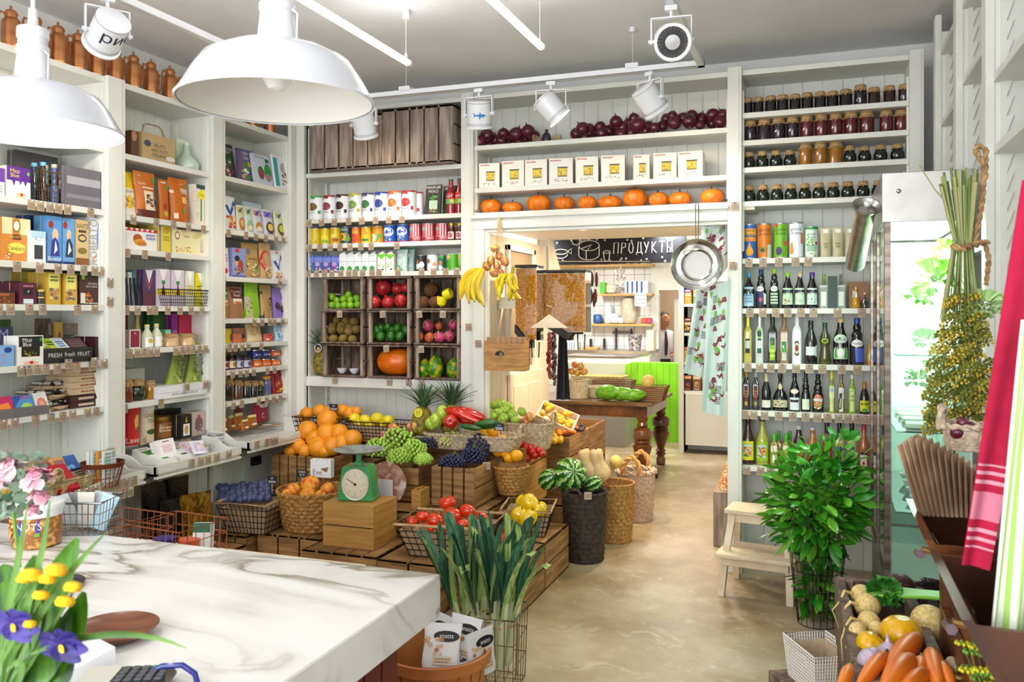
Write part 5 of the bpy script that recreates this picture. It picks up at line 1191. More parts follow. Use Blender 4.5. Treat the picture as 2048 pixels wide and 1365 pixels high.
for i,(x0,x1,yt,c,pr,n_)in enumerate([(613,636,457,'d8c020','g .5 .2 .4 .16 8 c85a20 4a9a3c','yellow juice can with small fruit'),(636,655,457,'dcc41c','o .6 .4 .3 .2 e8d830;o .7 .2 .3 .1 8ab43c','yellow lemon juice can'),(655,676,455,'d8b824','o .7 .25 .25 .12 a0442c;r .2 .4 .7 .6 e8d860','yellow peach juice can'),
(676,698,454,'2a4a4c','o .45 .42 .45 .24 e8b020;o .8 .3 .2 .16 5a9a2c;r .2 .75 .8 .9 8a9a9c','dark green can with orange fruit'),(699,717,455,'d06a20','o .5 .32 .42 .26 c82c28;o .6 .7 .3 .1 e8a030','orange can with red fruit'),(717,738,454,'d8b420','o .5 .7 .4 .2 e0902c;o .6 .2 .3 .08 2f7a3f','gold mango juice can'),
(739,762,452,'d08a20','o .3 .3 .3 .25 e8e8d0;z 3f9a2c .4 .3 .7 .55 .95 .5 .9 .3 .6 .1','amber can with a green leaf'),(762,787,450,'2a5cb0','o .5 .6 .4 .26 e8eef4;r .3 .55 .7 .62 2a4a9c;g .4 .2 .4 .14 14 7a9a3c d8dcc8;r 0 0 1 .07 b82838','blue bean can with a white cloud'),(788,814,449,'2a5cb0','o .5 .6 .4 .26 e8eef4;r .3 .55 .7 .62 2a4a9c;g .4 .2 .4 .14 14 7a9a3c d8dcc8;r 0 0 1 .07 b82838','blue bean can with a white cloud'),
(814,838,448,'b83a4a','r .2 .36 .6 1 c85a68;q .5 .3 .56 1 e8e0e0;q .66 .3 .72 1 e8e0e0;q .82 .3 .88 1 e8e0e0;r .16 .6 .44 .8 7aa890;r 0 .1 1 .3 d8808c;o .3 .16 .2 .1 8a2838;g .75 .2 .2 .1 8 3a8a4c e8e8d8','red striped bean can'),(839,865,447,'b83a4a','r .2 .36 .6 1 c85a68;q .5 .3 .56 1 e8e0e0;q .66 .3 .72 1 e8e0e0;q .82 .3 .88 1 e8e0e0;r .16 .6 .44 .8 7aa890;r 0 .1 1 .3 d8808c;o .3 .16 .2 .1 8a2838;g .75 .2 .2 .1 8 3a8a4c e8e8d8','red striped bean can'),
(866,893,447,'b83a4a','r .2 .36 .6 1 c85a68;q .5 .3 .56 1 e8e0e0;q .66 .3 .72 1 e8e0e0;q .82 .3 .88 1 e8e0e0;r .16 .6 .44 .8 7aa890;r 0 .1 1 .3 d8808c;o .3 .16 .2 .1 8a2838;g .75 .2 .2 .1 8 3a8a4c e8e8d8','red striped bean can')]):
 rows.append(('juice_can' if i<7 else 'bean_can',x0,x1,yt,'can',c,pr,n_,{'cat':'can'}))
rows+=[('cherry_jar',893,907,446,'jar','4a0c14','r 0 .1 1 .5 e8dcd8;o .5 .3 .3 .15 b02838','dark cherry jar'),('cherry_jar',909,923,446,'jar','4a0c14','r 0 .1 1 .5 e8dcd8;o .5 .3 .3 .15 b02838','dark cherry jar')]
goods(BW,2.232,'on juice can shelf',rows,EC)
btag(2.232,'under juice can shelf','619:r 640:r 660:w 680:b 700:y 722:r 742:r 793:w')
rows=[]
for i in range(4):rows.append(('milk_pack',611+i*17,628+i*17,512,'box',('3f7ab8','4a68b8','4a5cb0','5a60b8')[i],'r 0 .6 1 .9 7a8ad8;o .4 .5 .3 .12 c8a0d0;g .6 .2 .4 .2 14 %s e8f0f0 c83040'%('6ac05a','e0b040','b02850','8a4a80')[i],('blue milk drink pack with lime','blue milk drink pack with apricot','blue milk drink pack with cherry','blue milk drink pack with plum')[i],{'cat':'pack'}))
for i in range(5):rows.append(('coconut_water_pack',678+i*15,693+i*15+(0),504,'tetra','e8ecf0','o .4 .2 .34 .16 2a9a4a;r .0 .6 1 .63 a8b8b8','white coconut water pack with green dot',{'cat':'pack'}))
for i in range(2):rows.append(('coconut_water_pack',755+i*17,771+i*17,503,'tetra','eaf0e4','z 6ac02c 0 .9 .5 .7 1 .9 1 1 0 1;g .5 .4 .4 .2 10 a8c890 d8e8c8;r .5 .1 .8 .18 4a4a3c','pale green topped drink pack',{'cat':'pack'}))
for i in range(2):rows.append(('coconut_chips_bag',790+i*18,813+i*14,497,'bag',('b8d0cc','9ab8b4')[i],'r 0 .95 1 1 1f7a5a;g .4 .25 .4 .2 16 3a8a5c c8d8d0;o .4 .7 .2 .08 e8e8f0',('pale teal coconut chips bag','half hidden grey teal chips bag')[i],{'cat':'bag','off':.03+.05*i}))
rows+=[('coconut_milk_tin',829,848,511,'can','24262c','o .25 .6 .2 .14 a86a3c;o .3 .3 .26 .18 e8e8e8;o .7 .4 .24 .2 e8e8e8','dark coconut milk tin',{'cat':'tin'}),('coconut_milk_tin',850,873,509,'can','dfe3ea','o .25 .6 .2 .14 a86a3c;o .35 .24 .26 .18 f4f4f4;o .75 .4 .14 .12 c8a060','white coconut milk tin',{'cat':'tin'}),
('coconut_milk_tin',874,888,511,'can','1a5a4a','o .4 .5 .3 .16 b8804c;o .4 .2 .34 .16 e8e8e8;r .1 .8 .9 .95 3a9a3c','green coconut milk tin',{'cat':'tin'}),('lime_jar',888,914,508,'can','4aa01c','o .3 .8 .2 .14 d8b070','bright green jar with a small picture',{'cat':'jar','lid':'c8d8c0'}),('lime_jar',914,924,506,'can','8ac45a','o .3 .8 .2 .14 d8b070;r 0 0 1 .3 4aa01c','pale green jar at the shelf end',{'cat':'jar','lid':'c8d8c0'})]
goods(BW,2.008,'on coconut water shelf',rows,EC)
btag(2.03,'on coconut water shelf edge','617:b 633:w 649:r 664:w 681:y 698:w 710:b 725:w 744:r 758:b 795:y 843:w 867:w 892:b 914:w')
# ---------------- fruit crates on the back wall: three columns of three
cx_=[(643,727),(733,821),(827,921)]
cz=[(1.201,1.452),(1.458,1.712),(1.718,1.968)]
names=[['empty weathered crate with paper fruit cups','weathered crate holding the big orange pumpkin','weathered crate of papayas'],['weathered crate full of kiwis','weathered crate of dark green avocados','weathered crate of mangos and dragon fruit'],['weathered crate of limes, top row','weathered crate of pomegranates, top row','weathered crate of coconuts, top row']]
CR={}
for c in range(3):
 for r in range(3):
  a,b=BW.pt(cx_[c][0]-(3 if r==1 and c==0 else 0),-.03),BW.pt(cx_[c][1],-.03)
  crate(names[r][c]+' beside the doorway',a.x,b.x,a.y,a.y+.30,cz[r][0],cz[r][1],OLDB,F_='',B_='v4',L='h2',Rr='h2',T='s3',D='s3',group='weathered crates stacked open to the front',pm=OLDW)
  CR[r,c]=(a.x,b.x,a.y,a.y+.30,cz[r][0]+.012)
  # ---------------- fruit kinds: one mesh each, scaled per fruit
FM={}
def fmesh(key,build):
 if key not in FM:
  g=G();build(g);FM[key]=g.mesh(key,60)
 return FM[key]
def vfruit(name,key,build,loc,s,rot=(0,0,0),label=None,cat=None,group=None,parts=()):
 o=bpy.data.objects.new(name,fmesh(key,build));COL.objects.link(o);setup(o,None,loc,0,label,cat,group)
 o.rotation_euler=rot;o.scale=(s,s,s)if not isinstance(s,(tuple,list))else s
 for pn,pk,pb in parts:
  c=bpy.data.objects.new(pn,fmesh(pk,pb));COL.objects.link(c);c.parent=o
 return o
def ball(prof,m,n=20,rib=None):return lambda g:g.lathe(prof,m,n,rib=rib,caps=False)
def sp(k=1.0,dip=0.0,dip2=0.0,n=14,neck=0.0,pw=1.0):
 """profile of a rounded fruit of radius 1: k height, dip at the top, dip2 at the foot, neck narrows the top"""
 P=[]
 for j in range(n+1):
  a=pi*j/n;r=sin(a)**pw;z=-cos(a)*k
  if z>0:r*=1-neck*(z/k)**1.5
  z-=dip*math.exp(-(r/.28)**2)if z>0 else-dip2*math.exp(-(r/.28)**2)
  P.append((max(r,0),z))
 return P
SKIN=dict(
orange=MN('orange_peel','e4860e','f4a424',30,.38,bump=.25,vary=.06),mandarin=MN('mandarin_peel','ea9a0a','f8b41c',20,.35,bump=.2,vary=.05),lemon=MN('lemon_peel','dcc414','ecd92c',30,.4,bump=.2,vary=.06),
lime=MN('lime_peel','4f9a14','94b824',3,.3,vary=.15),kiwi=MN('kiwi_skin','6a5420','93783a',40,.8,bump=.4,vary=.12),avo=MN('avocado_skin','1d4a10','3a7a1c',14,.3,bump=.2,vary=.15),
pom=MN('pomegranate_skin','9c1420','c8402c',2.5,.3,c3='b42430',vary=.1),coco=MN('coconut_husk','4a2c14','8a5a34',14,.9,stretch=(3,3,14),bump=.8),papaya=MN('papaya_skin','2a6a14','c8b41c',1.5,.3,c3='4a8a1c',vary=.1),
mango=MN('mango_skin','a8283a','c8781c',1.6,.3,vary=.1),dragon=MN('dragon_fruit_skin','a82450','d04a7c',3,.4,vary=.1),pump=MN('pumpkin_skin','d8680c','e88a20',2.5,.35,vary=.08),bigp=MN('big_pumpkin_skin','d45c06','e67a12',1.5,.35),
onion=MN('red_onion_skin','3c0c1e','6a1c34',3,.28,stretch=(8,8,1),vary=.2,coat=.3),tomato=MN('tomato_skin','cc2406','e24412',2,.15,vary=.08,coat=.5),cherryt=MN('cherry_tomato_skin','a81408','c8281a',2,.15,coat=.5,vary=.1),
gapple=MN('green_apple_skin','86b02c','b8d45c',3,.25,vary=.06,coat=.3),rapple=MN('blush_apple_skin','b83a3c','d8c458',1.4,.25,c3='cf8a50',vary=.08,coat=.3),papple=MN('pink_apple_skin','c05a60','d8a878',1.4,.25,vary=.08,coat=.3),
peach=MN('peach_skin','c8381c','f0b434',1.5,.6,vary=.1),plum=MN('plum_skin','27284a','5c6490',4,.5,vary=.12),ybell=MN('yellow_pepper_skin','e0b408','f0cc1c',2,.16,coat=.6,vary=.04),
rbell=MN('red_pepper_skin','b4140c','d02a18',2,.14,coat=.6,vary=.06),gpear=MN('green_pear_skin','9cbc2c','c2d858',3,.25,coat=.4,vary=.06),cuke=MN('cucumber_skin','1f4c1c','3a7030',8,.3,vary=.1),
wmel=None,pear=MN('yellow_pear_skin','b8b83c','d8c858',3,.35,vary=.06),turnip=MN('turnip_skin','c4a458','e4cc8c',5,.5,vary=.06),squash=MN('yellow_squash_skin','e0a404','f0bc10',3,.25,vary=.05,coat=.3),beet=MN('beet_skin','2c1418','4a2428',6,.5),
carrot=MN('carrot_skin','d8660c','ea8224',8,.4,stretch=(1,1,5),vary=.06),garlic=MN('garlic_skin','9a7aa8','e0d4dc',3,.4,stretch=(6,6,.8),vary=.06),butternut=MN('butternut_skin','d8b47c','e8c894',3,.4),melon=MN('melon_skin','c8b450','e0cc78',8,.5))
STEMG,STEMB=M('4a6a1c',.6),M('5a4420',.7)
def stem(g,z=1.0,h=.25,r=.07,m=None,bend=.06):g.tube([(0,0,z-.1),(0,0,z+h*.4),(bend,0,z+h)],[r,r*.8,r*.9],m or STEMB,6)
K={
'orange':(ball(sp(.96,.03),SKIN['orange']),[('stem_scar',lambda g:g.lathe([(.0,.95),(.05,.955),(.08,.93)],STEMG,8))]),
'mandarin':(ball(sp(.88,.06),SKIN['mandarin']),[('stem_scar',lambda g:g.lathe([(.0,.845),(.06,.84),(.1,.8)],STEMG,8))]),
'lemon':(lambda g:g.lathe([(0,-1.22),(.13,-1.18),(.22,-1.05),(.55,-.85),(.85,-.5),(.97,0),(.85,.5),(.55,.85),(.22,1.05),(.12,1.2),(0,1.22)],SKIN['lemon'],18,caps=False),[]),
'lime':(lambda g:g.lathe([(0,-1.05),(.3,-.98),(.7,-.72),(.95,-.25),(.95,.25),(.7,.72),(.3,.98),(.1,1.06),(0,1.07)],SKIN['lime'],16,caps=False),[]),
'kiwi':(ball(sp(1.2,.03),SKIN['kiwi'],16),[('stem_end',lambda g:g.lathe([(.0,1.2),(.1,1.2),(.13,1.12)],M('3a2c10',.8),8))]),
'avocado':(ball(sp(1.3,0,neck=.35),SKIN['avo'],16),[]),
'pomegranate':(ball(sp(.93),SKIN['pom'],20),[('crown',lambda g:g.lathe([(.2,.86),(.17,1.0),(.24,1.14),(.18,1.06),(.1,.9)],SKIN['pom'],10,rib=lambda th,t:1+.3*t*sin(5*th)))]),
'coconut':(ball(sp(1.0),SKIN['coco'],18),[]),
'papaya':(ball(sp(1.5,0,neck=.25),SKIN['papaya'],18),[('stem',lambda g:stem(g,1.5,.1,.1,STEMG))]),
'mango':(ball(sp(1.15,.05,neck=.12),SKIN['mango'],16),[]),
'dragon_fruit':(ball(sp(1.1),SKIN['dragon'],16),[('scales',lambda g:[g.poly([(1.0*cos(a)*cos(b),sin(a)*cos(b),1.1*sin(b)),(1.01*cos(a+.25)*cos(b+.2),1.01*sin(a+.25)*cos(b+.2),1.1*sin(b+.2)),(1.25*cos(a)*cos(b+.35),1.25*sin(a)*cos(b+.35),1.3*sin(b+.35))],M('b8c07a',.5))for a in[i*.9 for i in range(7)]for b in(-.4,.15,.6,1.0)])]),
'pumpkin':(ball(sp(.74,.16,.08,16),SKIN['pump'],40,rib=lambda th,t:1-.05*abs(cos(5*th))**3*sin(pi*t)),[('stem',lambda g:stem(g,.62,.3,.07))]),
'big_pumpkin':(ball(sp(.80,.12,.06,18,pw=.75),SKIN['bigp'],48,rib=lambda th,t:1-.045*abs(cos(4*th))**6*sin(pi*t)),[('stem',lambda g:stem(g,.7,.15,.07))]),
'red_onion':(ball(sp(.92,0,neck=.2,pw=.9),SKIN['onion'],18),[('neck',lambda g:g.lathe([(.2,.82),(.1,1.0),(.07,1.2),(.02,1.25)],SKIN['onion'],8)),('root_tuft',lambda g:g.lathe([(0,-.98),(.1,-.96),(.16,-.88)],M('a08a6a',.9),8))]),
'tomato':(ball(sp(.8,.1,.04),SKIN['tomato'],22,rib=lambda th,t:1+.02*cos(5*th)),[('calyx',lambda g:[g.poly([(0,0,.71),(.12*cos(a+.5),.12*sin(a+.5),.73),(.42*cos(a),.42*sin(a),.76),(.12*cos(a-.5),.12*sin(a-.5),.73)],M('3a6a20',.6))for a in[i*1.257 for i in range(5)]])]),
'cherry_tomato':(ball(sp(1.0,.03),SKIN['cherryt'],16),[]),
'green_apple':(ball(sp(.88,.22,.12,18),SKIN['gapple'],20),[('stem',lambda g:stem(g,.75,.3,.035))]),
'blush_apple':(ball(sp(.88,.22,.12,18),SKIN['rapple'],20),[('stem',lambda g:stem(g,.75,.3,.035))]),
'pink_apple':(ball(sp(.88,.22,.12,18),SKIN['papple'],20),[('stem',lambda g:stem(g,.75,.3,.035))]),
'peach':(ball(sp(.93,.12),SKIN['peach'],20,rib=lambda th,t:1-.06*max(0,cos(th))**12),[]),
'plum':(ball(sp(1.05,.05),SKIN['plum'],14),[]),
'bell_pepper':(ball(sp(1.05,.22,.12,18,pw=.7),SKIN['ybell'],28,rib=lambda th,t:1-.1*abs(cos(2*th))**4),[('stem',lambda g:stem(g,.9,.35,.09,STEMG))]),
'red_bell_pepper':(ball(sp(1.05,.2,.1,18,pw=.7),SKIN['rbell'],28,rib=lambda th,t:1-.1*abs(cos(2*th))**4),[('stem',lambda g:stem(g,.9,.35,.09,STEMG))]),
'green_pepper':(ball(sp(1.25,.1,0,16,neck=-.1),SKIN['gpear'],24,rib=lambda th,t:1-.07*abs(cos(1.5*th))**4),[('stem',lambda g:stem(g,1.1,.35,.08,STEMG))]),
'pear':(ball(sp(1.25,.0,.06,16,neck=.5),SKIN['pear'],20),[('stem',lambda g:stem(g,1.2,.35,.04))]),
'turnip':(ball(sp(1.0,.05,0,16),SKIN['turnip'],22),[]),
'squash':(ball(sp(.85,.1,0,16),SKIN['squash'],40,rib=lambda th,t:1-.03*abs(cos(6*th))**2),[]),
'beet':(ball(sp(1.0,.05),SKIN['beet'],22),[]),
'butternut':(lambda g:g.lathe([(0,-1.3),(.5,-1.22),(.9,-.9),(1,-.5),(.9,-.1),(.66,.25),(.55,.7),(.58,1.2),(.5,1.5),(.2,1.6),(0,1.6)],SKIN['butternut'],22,caps=False),[('stem',lambda g:stem(g,1.6,.12,.12))]),
'melon':(ball(sp(1.1),SKIN['melon'],22),[]),
}
LBL={}
def pile(kind,pts,plane,label,group,cat=None,lean=None,name=None,sq=None,hand=None):
 """fruits of one kind; pts: (px, py, radius in picture columns); plane(px, py) -> point; hand() -> custom rotation"""
 b,parts=K[kind];name=name or kind;out=[]
 for i,q in enumerate(pts):
  px,py,rp=q[:3]
  p=plane(px,py,i);r=rp/F*dep(p)
  rot=hand(i)if hand else(RN.uniform(-.7,.7),RN.uniform(-.7,.7),RN.uniform(0,6.28))
  s=r if sq is None else(r*sq[0],r*sq[1],r*sq[2])
  o=vfruit(name,kind,b,p,s,rot,'x',cat or kind.replace('_',' ').split()[-1],group,[(pn,kind+'_'+pn,pb)for pn,pb in parts])
  PEND.append((o,label,'','the corner'));out.append(o)
 return out
def lab(objs,names):
 """own labels where the fruits differ by place"""
 for o,n in zip(objs,names):o['label']=n
def inY(y0,dz=0.0,k=0.0):
 """points at depth y0, nearer for lower ones"""
 return lambda px,py,i:at(px,py,Y=y0+k*(py-HY)/100)
def onplane(a,b,c):
 """plane through three places"""
 n=(b-a).cross(c-a).normalized();o=V((0,0,CAMH))
 def f(px,py,i):
  r=ray(px,py);t=(a-o).dot(n)/r.dot(n);return o+r*t
 return f
def crateplane(r,c,lean=.10):
 x0,x1,y0,y1,z=CR[r,c]
 return onplane(V((x0,y0+.05,z)),V((x1,y0+.05,z)),V((x0,y0+.05+lean,z+.17)))
pile('lime',[(652,610,7.5),(664,611,8),(676,612,7.5),(688,611,8),(701,611,8),(715,610,8),(664,594,8.5),(674,601,7.5),(687,599,8),(701,600,8),(714,597,8.5),(697,590,8)],crateplane(2,0),'green lime in the top row crate','limes in the weathered crate')
pile('pomegranate',[(750,605,13),(776,605,13),(802,602,14),(767,576,17),(795,578,12),(812,576,11)],crateplane(2,1),'large pomegranate in the top row crate','pomegranates in the weathered crate')
pile('coconut',[(847,605,13),(869,605,12),(862,580,15)],crateplane(2,2),'hairy brown coconut in the top row crate','coconuts in the weathered crate')
# pair of yellow foam fruit cradles: a banana stand of foam
p=crateplane(2,2)(888,602,0);g=G();YF=M('e0d40c',.6)
for s,(dx,dz,a)in enumerate(((-.02,0,.2),(.03,.05,1.2))):
 g.lathe([(0,-.05),(.035,-.03),(.042,0),(.04,.03),(.028,.03),(.024,0)],YF,18,Tr(dx,0,dz)@Ry(a))
g.out('foam_sleeve',None,p,0,'pair of bright yellow foam fruit sleeves beside the coconuts','fruit sleeve')
pile('kiwi',[(649,677,8.5),(667,678,9),(686,678,9),(705,679,8.5),(647,660,8),(664,661,9),(683,660,9.5),(698,664,9),(713,659,9),(665,653,8),(684,652,8.5),(699,655,8.5),(674,641,8.5),(692,641,9),(709,643,9)],
crateplane(1,0),'brown kiwi in the kiwi crate','kiwis in the weathered crate',sq=(1,1,1),hand=lambda i:(pi/2+RN.uniform(-.4,.4),RN.uniform(-.3,.3),RN.uniform(-.3,.3)))
pile('avocado',[(743,672,9.5),(762,672,10),(782,671,10),(801,672,10),(755,661,9),(776,655,9),(795,656,9),(812,660,9),(762,654,8),(783,662,8)],crateplane(1,1),'dark green avocado in the avocado crate','avocados in the weathered crate')
ms=pile('mango',[(838,674,10),(859,675,10),(878,652,8)],crateplane(1,2),'orange mango in the mango crate','mangos in the weathered crate')
pile('dragon_fruit',[(880,674,11),(899,673,11),(857,652,11),(907,650,10)],crateplane(1,2),'pink dragon fruit in the mango crate','dragon fruit in the weathered crate')
x0,x1,y0,y1,z=CR[0,1]
b_,pt_=K['big_pumpkin'];rw=(at(814,Y=y0+.14).x-at(736,Y=y0+.14).x)/2
vfruit('big_pumpkin','big_pumpkin',b_,((x0+x1)/2,y0+.17,z+.108),(rw,.15,.135),(0,0,.3),'big glossy orange pumpkin filling a weathered crate','pumpkin',None,[('stem','bps',pt_[0][1])])
pile('papaya',[(848,738,14),(871,735,17),(907,738,15)],inY(y0+.1),'green and yellow papaya in the lowest crate','papayas in the weathered crate',sq=(1,1,1.0),hand=lambda i:(0,(.15,.0,-.1)[i],i))
for i,(px,py)in enumerate([(662,747),(687,750),(711,749)]):
 p=at(px,py,Y=5.62);g=G();g.lathe([(.018,-.02),(.034,.0),(.04,.02),(.036,.02),(.02,-.01),(0,-.015)],M('ececf2',.6),16,rib=lambda th,t:1+.14*sin(8*th)*t);g.sph((0,0,-.002),.018,M('3a2c40',.6),8)
 g.out('paper_cup',None,(p.x,5.78,1.24),i,'white paper fruit cup in the empty crate, %s from the corner'%ORD[i],'fruit cup','paper fruit cups in the empty crate')
btag(1.715,'on top row fruit crates','679:w 765:w 838:w 886:w',-.034);btag(1.455,'on middle row fruit crates','772:w 842:w',-.034);btag(1.20,'on lowest fruit crate shelf','670:y 779:w 818:b 843:w',-.01)
# pineapple
PINE=MN('pineapple_skin','5a4a14','a89430',30,.6,bump=.6)
def pineapple(label,loc,s,tilt=(0,0,0),crown=1.0,body=True):
 o=thing('pineapple',label,'pineapple',loc,0,'pineapples of the display');o.rotation_euler=tilt;o.scale=(s,s,s)
 g=G();nu,nv=44,30
 def fn(u,v):
  th=2*pi*u;ph=pi*v;r=.075*sin(ph)**.55*(1-.1*v);z=.11-.11*cos(ph)
  b=abs(sin(8*th/2+12*v*1.6))*abs(sin(8*th/2-12*v*1.6));r*=1+.09*b
  return(r*cos(th),r*sin(th),z)
 g.grid(fn,nu,nv,PINE,cu=True);g.out('fruit_body',o)
 g=G();rn=random.Random(3);LF=MN('pineapple_leaf','2c4a2c','6a8a5c',8,.5,stretch=(1,1,.2))
 for k in range(44):
  t=k/44;a=k*2.4;L=(.10+.10*(1-abs(t-.45)))*crown;sp_=1.15*(1-t)**.8+.08;w_=.012
  P=[]
  for j in range(6):
   q=j/5;th=sp_*(q**.7);r=.012+L*sin(sp_)*q*(.7+.5*q);z=.205+t*.05+L*cos(sp_*.8)*q-.02*q*q*sp_;ww=w_*(1-q**2)+.0006
   P+=[(r*cos(a)-ww*sin(a),r*sin(a)+ww*cos(a),z),(r*cos(a),r*sin(a),z-.003),(r*cos(a)+ww*sin(a),r*sin(a)-ww*cos(a),z)]
  g.add(P,[f for j in range(5)for f in((3*j,3*j+1,3*j+4,3*j+3),(3*j+1,3*j+2,3*j+5,3*j+4))],LF)
 g.out('leaf_crown',o)
 return o
p=at(626,752,Y=5.80);pineapple('pineapple squeezed between the kiwi crate and the corner',(-3.735,5.82,1.20),.95)
g=G();g.lathe([(.035,0),(.035,.002),(0,.002)],M('e8e8ec',.5),20);g.lathe([(.029,.002),(.0,.0028)],M('2c2848',.5),20);g.lathe([(.016,.003),(0,.0035)],M('c8a030',.5),12,Tr(.004,-.008,0));q=at(632,708,Y=5.74);o=g.out('fruit_tag',bpy.data.objects['pineapple'],None);o.rotation_euler=(pi/2,0,0);o.location=(.02,-.1,.23)
# ---------------- over the doorway: onions, fondue boxes, pumpkins
EM='the fruit crate side'
ons=[(960,284,15),(975,272,15),(993,281,13),(1007,267,12),(1004,281,13),(1018,274,14),(1033,268,15),(1038,282,12),(1050,277,13),(1056,262,14),(1068,272,13),
(1154,268,14),(1165,258,15),(1177,260,14),(1182,272,12),(1204,266,13),(1200,254,12),(1219,263,15),(1232,243,13),(1245,255,14),(1258,248,13),(1243,268,12),(1262,265,13),(1268,237,12),(1276,250,17),(1290,262,13),(1297,252,11),
(1310,256,12),(1325,252,12),(1333,238,12),(1349,246,14),(1345,232,11),(1366,236,12),(1379,243,15),(1384,231,12),(1403,238,14),(1400,250,10),(1425,230,14),(1424,248,11),(1441,243,14),(1445,229,12)]
OM={}
pile('red_onion',ons,lambda px,py,i:at(px,py,Y=5.80+.05*((i*7)%3)),'dark red onion on the shelf over the doorway','red onions over the doorway')
p=at(1094,266,Y=5.80);g=G();rn=random.Random(5);RF=M('c8b486',.8)
for s in(-1,1):
 for k in range(36):
  a,b=rn.uniform(0,6.28),rn.uniform(-1,1);c=V((s*.075,0,0));P=[c+V((.035*cos(a+t)*(1-.3*b*b),.035*sin(a+t),.03*b*cos(t*2)))for t in(0,.7,1.4,2.1)];g.tube(P,.0012,RF,3)
o=g.out('straw_nest',None,(p.x,p.y,2.948),0,'pale straw nest with a dark bottle among the red onions','nest')
g=G();g.lathe([(.03,-.03),(.035,0),(.03,.03),(.012,.05),(.012,.07)],M('2c2434',.15,coat=.5),16);g.out('small_bottle',None,(p.x,p.y-.01,2.946),0,'small dark bottle inside the straw nest among onions','bottle')
fb=[(959,998,327,1),(1004,1048,322,0),(1050,1094,320,0),(1099,1145,317,.25),(1152,1196,314,.35),(1203,1249,311,.3),(1267,1299,310,.7),(1307,1353,306,.4),(1356,1405,303,0)]
for i,(x0,x1,yt,sd)in enumerate(fb):
 a,b=BW.pt(x0,.05),BW.pt(x1,.05);w_=(b-a).length;p=(a+b)/2;h=CAMH+(HY-yt)/F*dep(p)-2.603;g=G()
 mk_box(g,w_,h,.13,'f0ece2','l .05 .88 .5 .96 1 c05040;r .36 .3 .76 .68 8a7a3c;r .38 .36 .74 .62 e0c030;g .55 .46 .16 .12 10 c89a20 f0e070 a8801c;r .34 .64 .8 .67 4a4438;g .5 .18 .36 .07 20 6a6a4a 8a8a60 4a4a38 a89878',i)
 g.bx(-w_/2-.0006,-w_/2,.0,.13,0,h,M('a8482c',.5));g.bx(-w_/2-.0012,-w_/2-.0006,.02,.11,.01,h-.01,M('4a7a5c',.5))
 g.out('glassware_box',None,(p.x,p.y,2.604),-radians(14)*sd*0+radians(9)*(sd>0),'cream carton picturing a glass drink dispenser, %s of nine from the fruit crates'%ORD[i],'carton','cream cartons over the doorway')
pk=[(982,406,22,1),(1025,408,21,.8),(1078,401,25,1),(1129,403,21,1),(1175,402,20,1),(1220,402,24,.8),(1270,395,25,1.1),(1317,394,20,1.05),(1360,394,23,.9),(1424,391,24,.95)]
for i,(px,py,r,sz)in enumerate(pk):
 p=at(px,py,Y=5.80);R_=r/F*dep(p);b_,pt_=K['pumpkin']
 vfruit('pumpkin','pumpkin',b_,(p.x,p.y,2.425+R_*.74*sz*.93),(R_,R_,R_*sz),(RN.uniform(-.1,.1),RN.uniform(-.1,.1),i*1.3),'small orange pumpkin over the doorway, %s of ten from the fruit crates'%ORD[i],'pumpkin','small pumpkins over the doorway',[('stem','pumpkin_stem',pt_[0][1])])
 # ================================================================ RIGHT BAY: jam jars and bottles
ER='the doorway post'
def jars(z,where,xs,specs):
 rows=[]
 for(x0,x1,yt),(kind,c,n)in zip(xs,specs):rows.append(('jam_jar',x0,x1,yt,kind,c,'',n,{'lid':'cloth','cat':'jar','fill':.97}))
 goods(BW,z,where,rows,ER,group='cloth topped jam jars')
def span(x0,w,n,y0,y1):return[(x0+i*w,x0+i*w+w,y0+(y1-y0)*i/(n-1))for i in range(n)]
dk=('jar','120c12','nearly black jam jar');br=('jar','2c1210','dark brown jam jar');pl=('jar','2a1826','plum jam jar');rd=('jar','5a1418','dark red jam jar');hn=('jar','9a6210','amber honey jar');gn=('rjar','0c1a12','round dark green jar')
jars(3.0,'on top jar shelf',[(1484,1505,195),(1505,1527,193),(1529,1553,190),(1553,1577,188),(1578,1602,187),(1602,1627,184),(1628,1653,182),(1653,1678,181),(1678,1706,177),(1708,1735,168),(1736,1762,173),(1767,1793,170),(1797,1821,167)],[dk]*9+[('jar','1c1420','tall plum black jam jar')]+[br]*3)
jars(2.82,'on second jar shelf',[(1487,1513,240),(1514,1542,237),(1543,1571,234),(1572,1598,232),(1600,1627,229),(1629,1657,227),(1658,1686,225),(1688,1717,222),(1719,1750,220),(1759,1788,219),(1789,1818,218)],[pl]*4+[rd]*7)
jars(2.643,'on third jar shelf',[(1485,1510,303),(1511,1537,301),(1538,1565,300),(1566,1593,299),(1597,1625,285),(1627,1655,283),(1657,1687,282),(1687,1714,290),(1716,1744,291),(1747,1777,288),(1781,1811,286)],[gn]*4+[hn]*3+[gn]*4)
jars(2.423,'on fourth jar shelf',[(x0,x1,yt)for x0,x1,yt in[(1484,1511,370),(1512,1539,369),(1540,1567,368),(1568,1595,367),(1596,1623,366),(1624,1652,365),(1653,1681,364),(1682,1711,362),(1713,1741,361),(1743,1771,360)]],[gn]*10)
GD='t .5 .8 .09 1a1410 goccia;t .5 .7 .09 1a1410 d oro;'
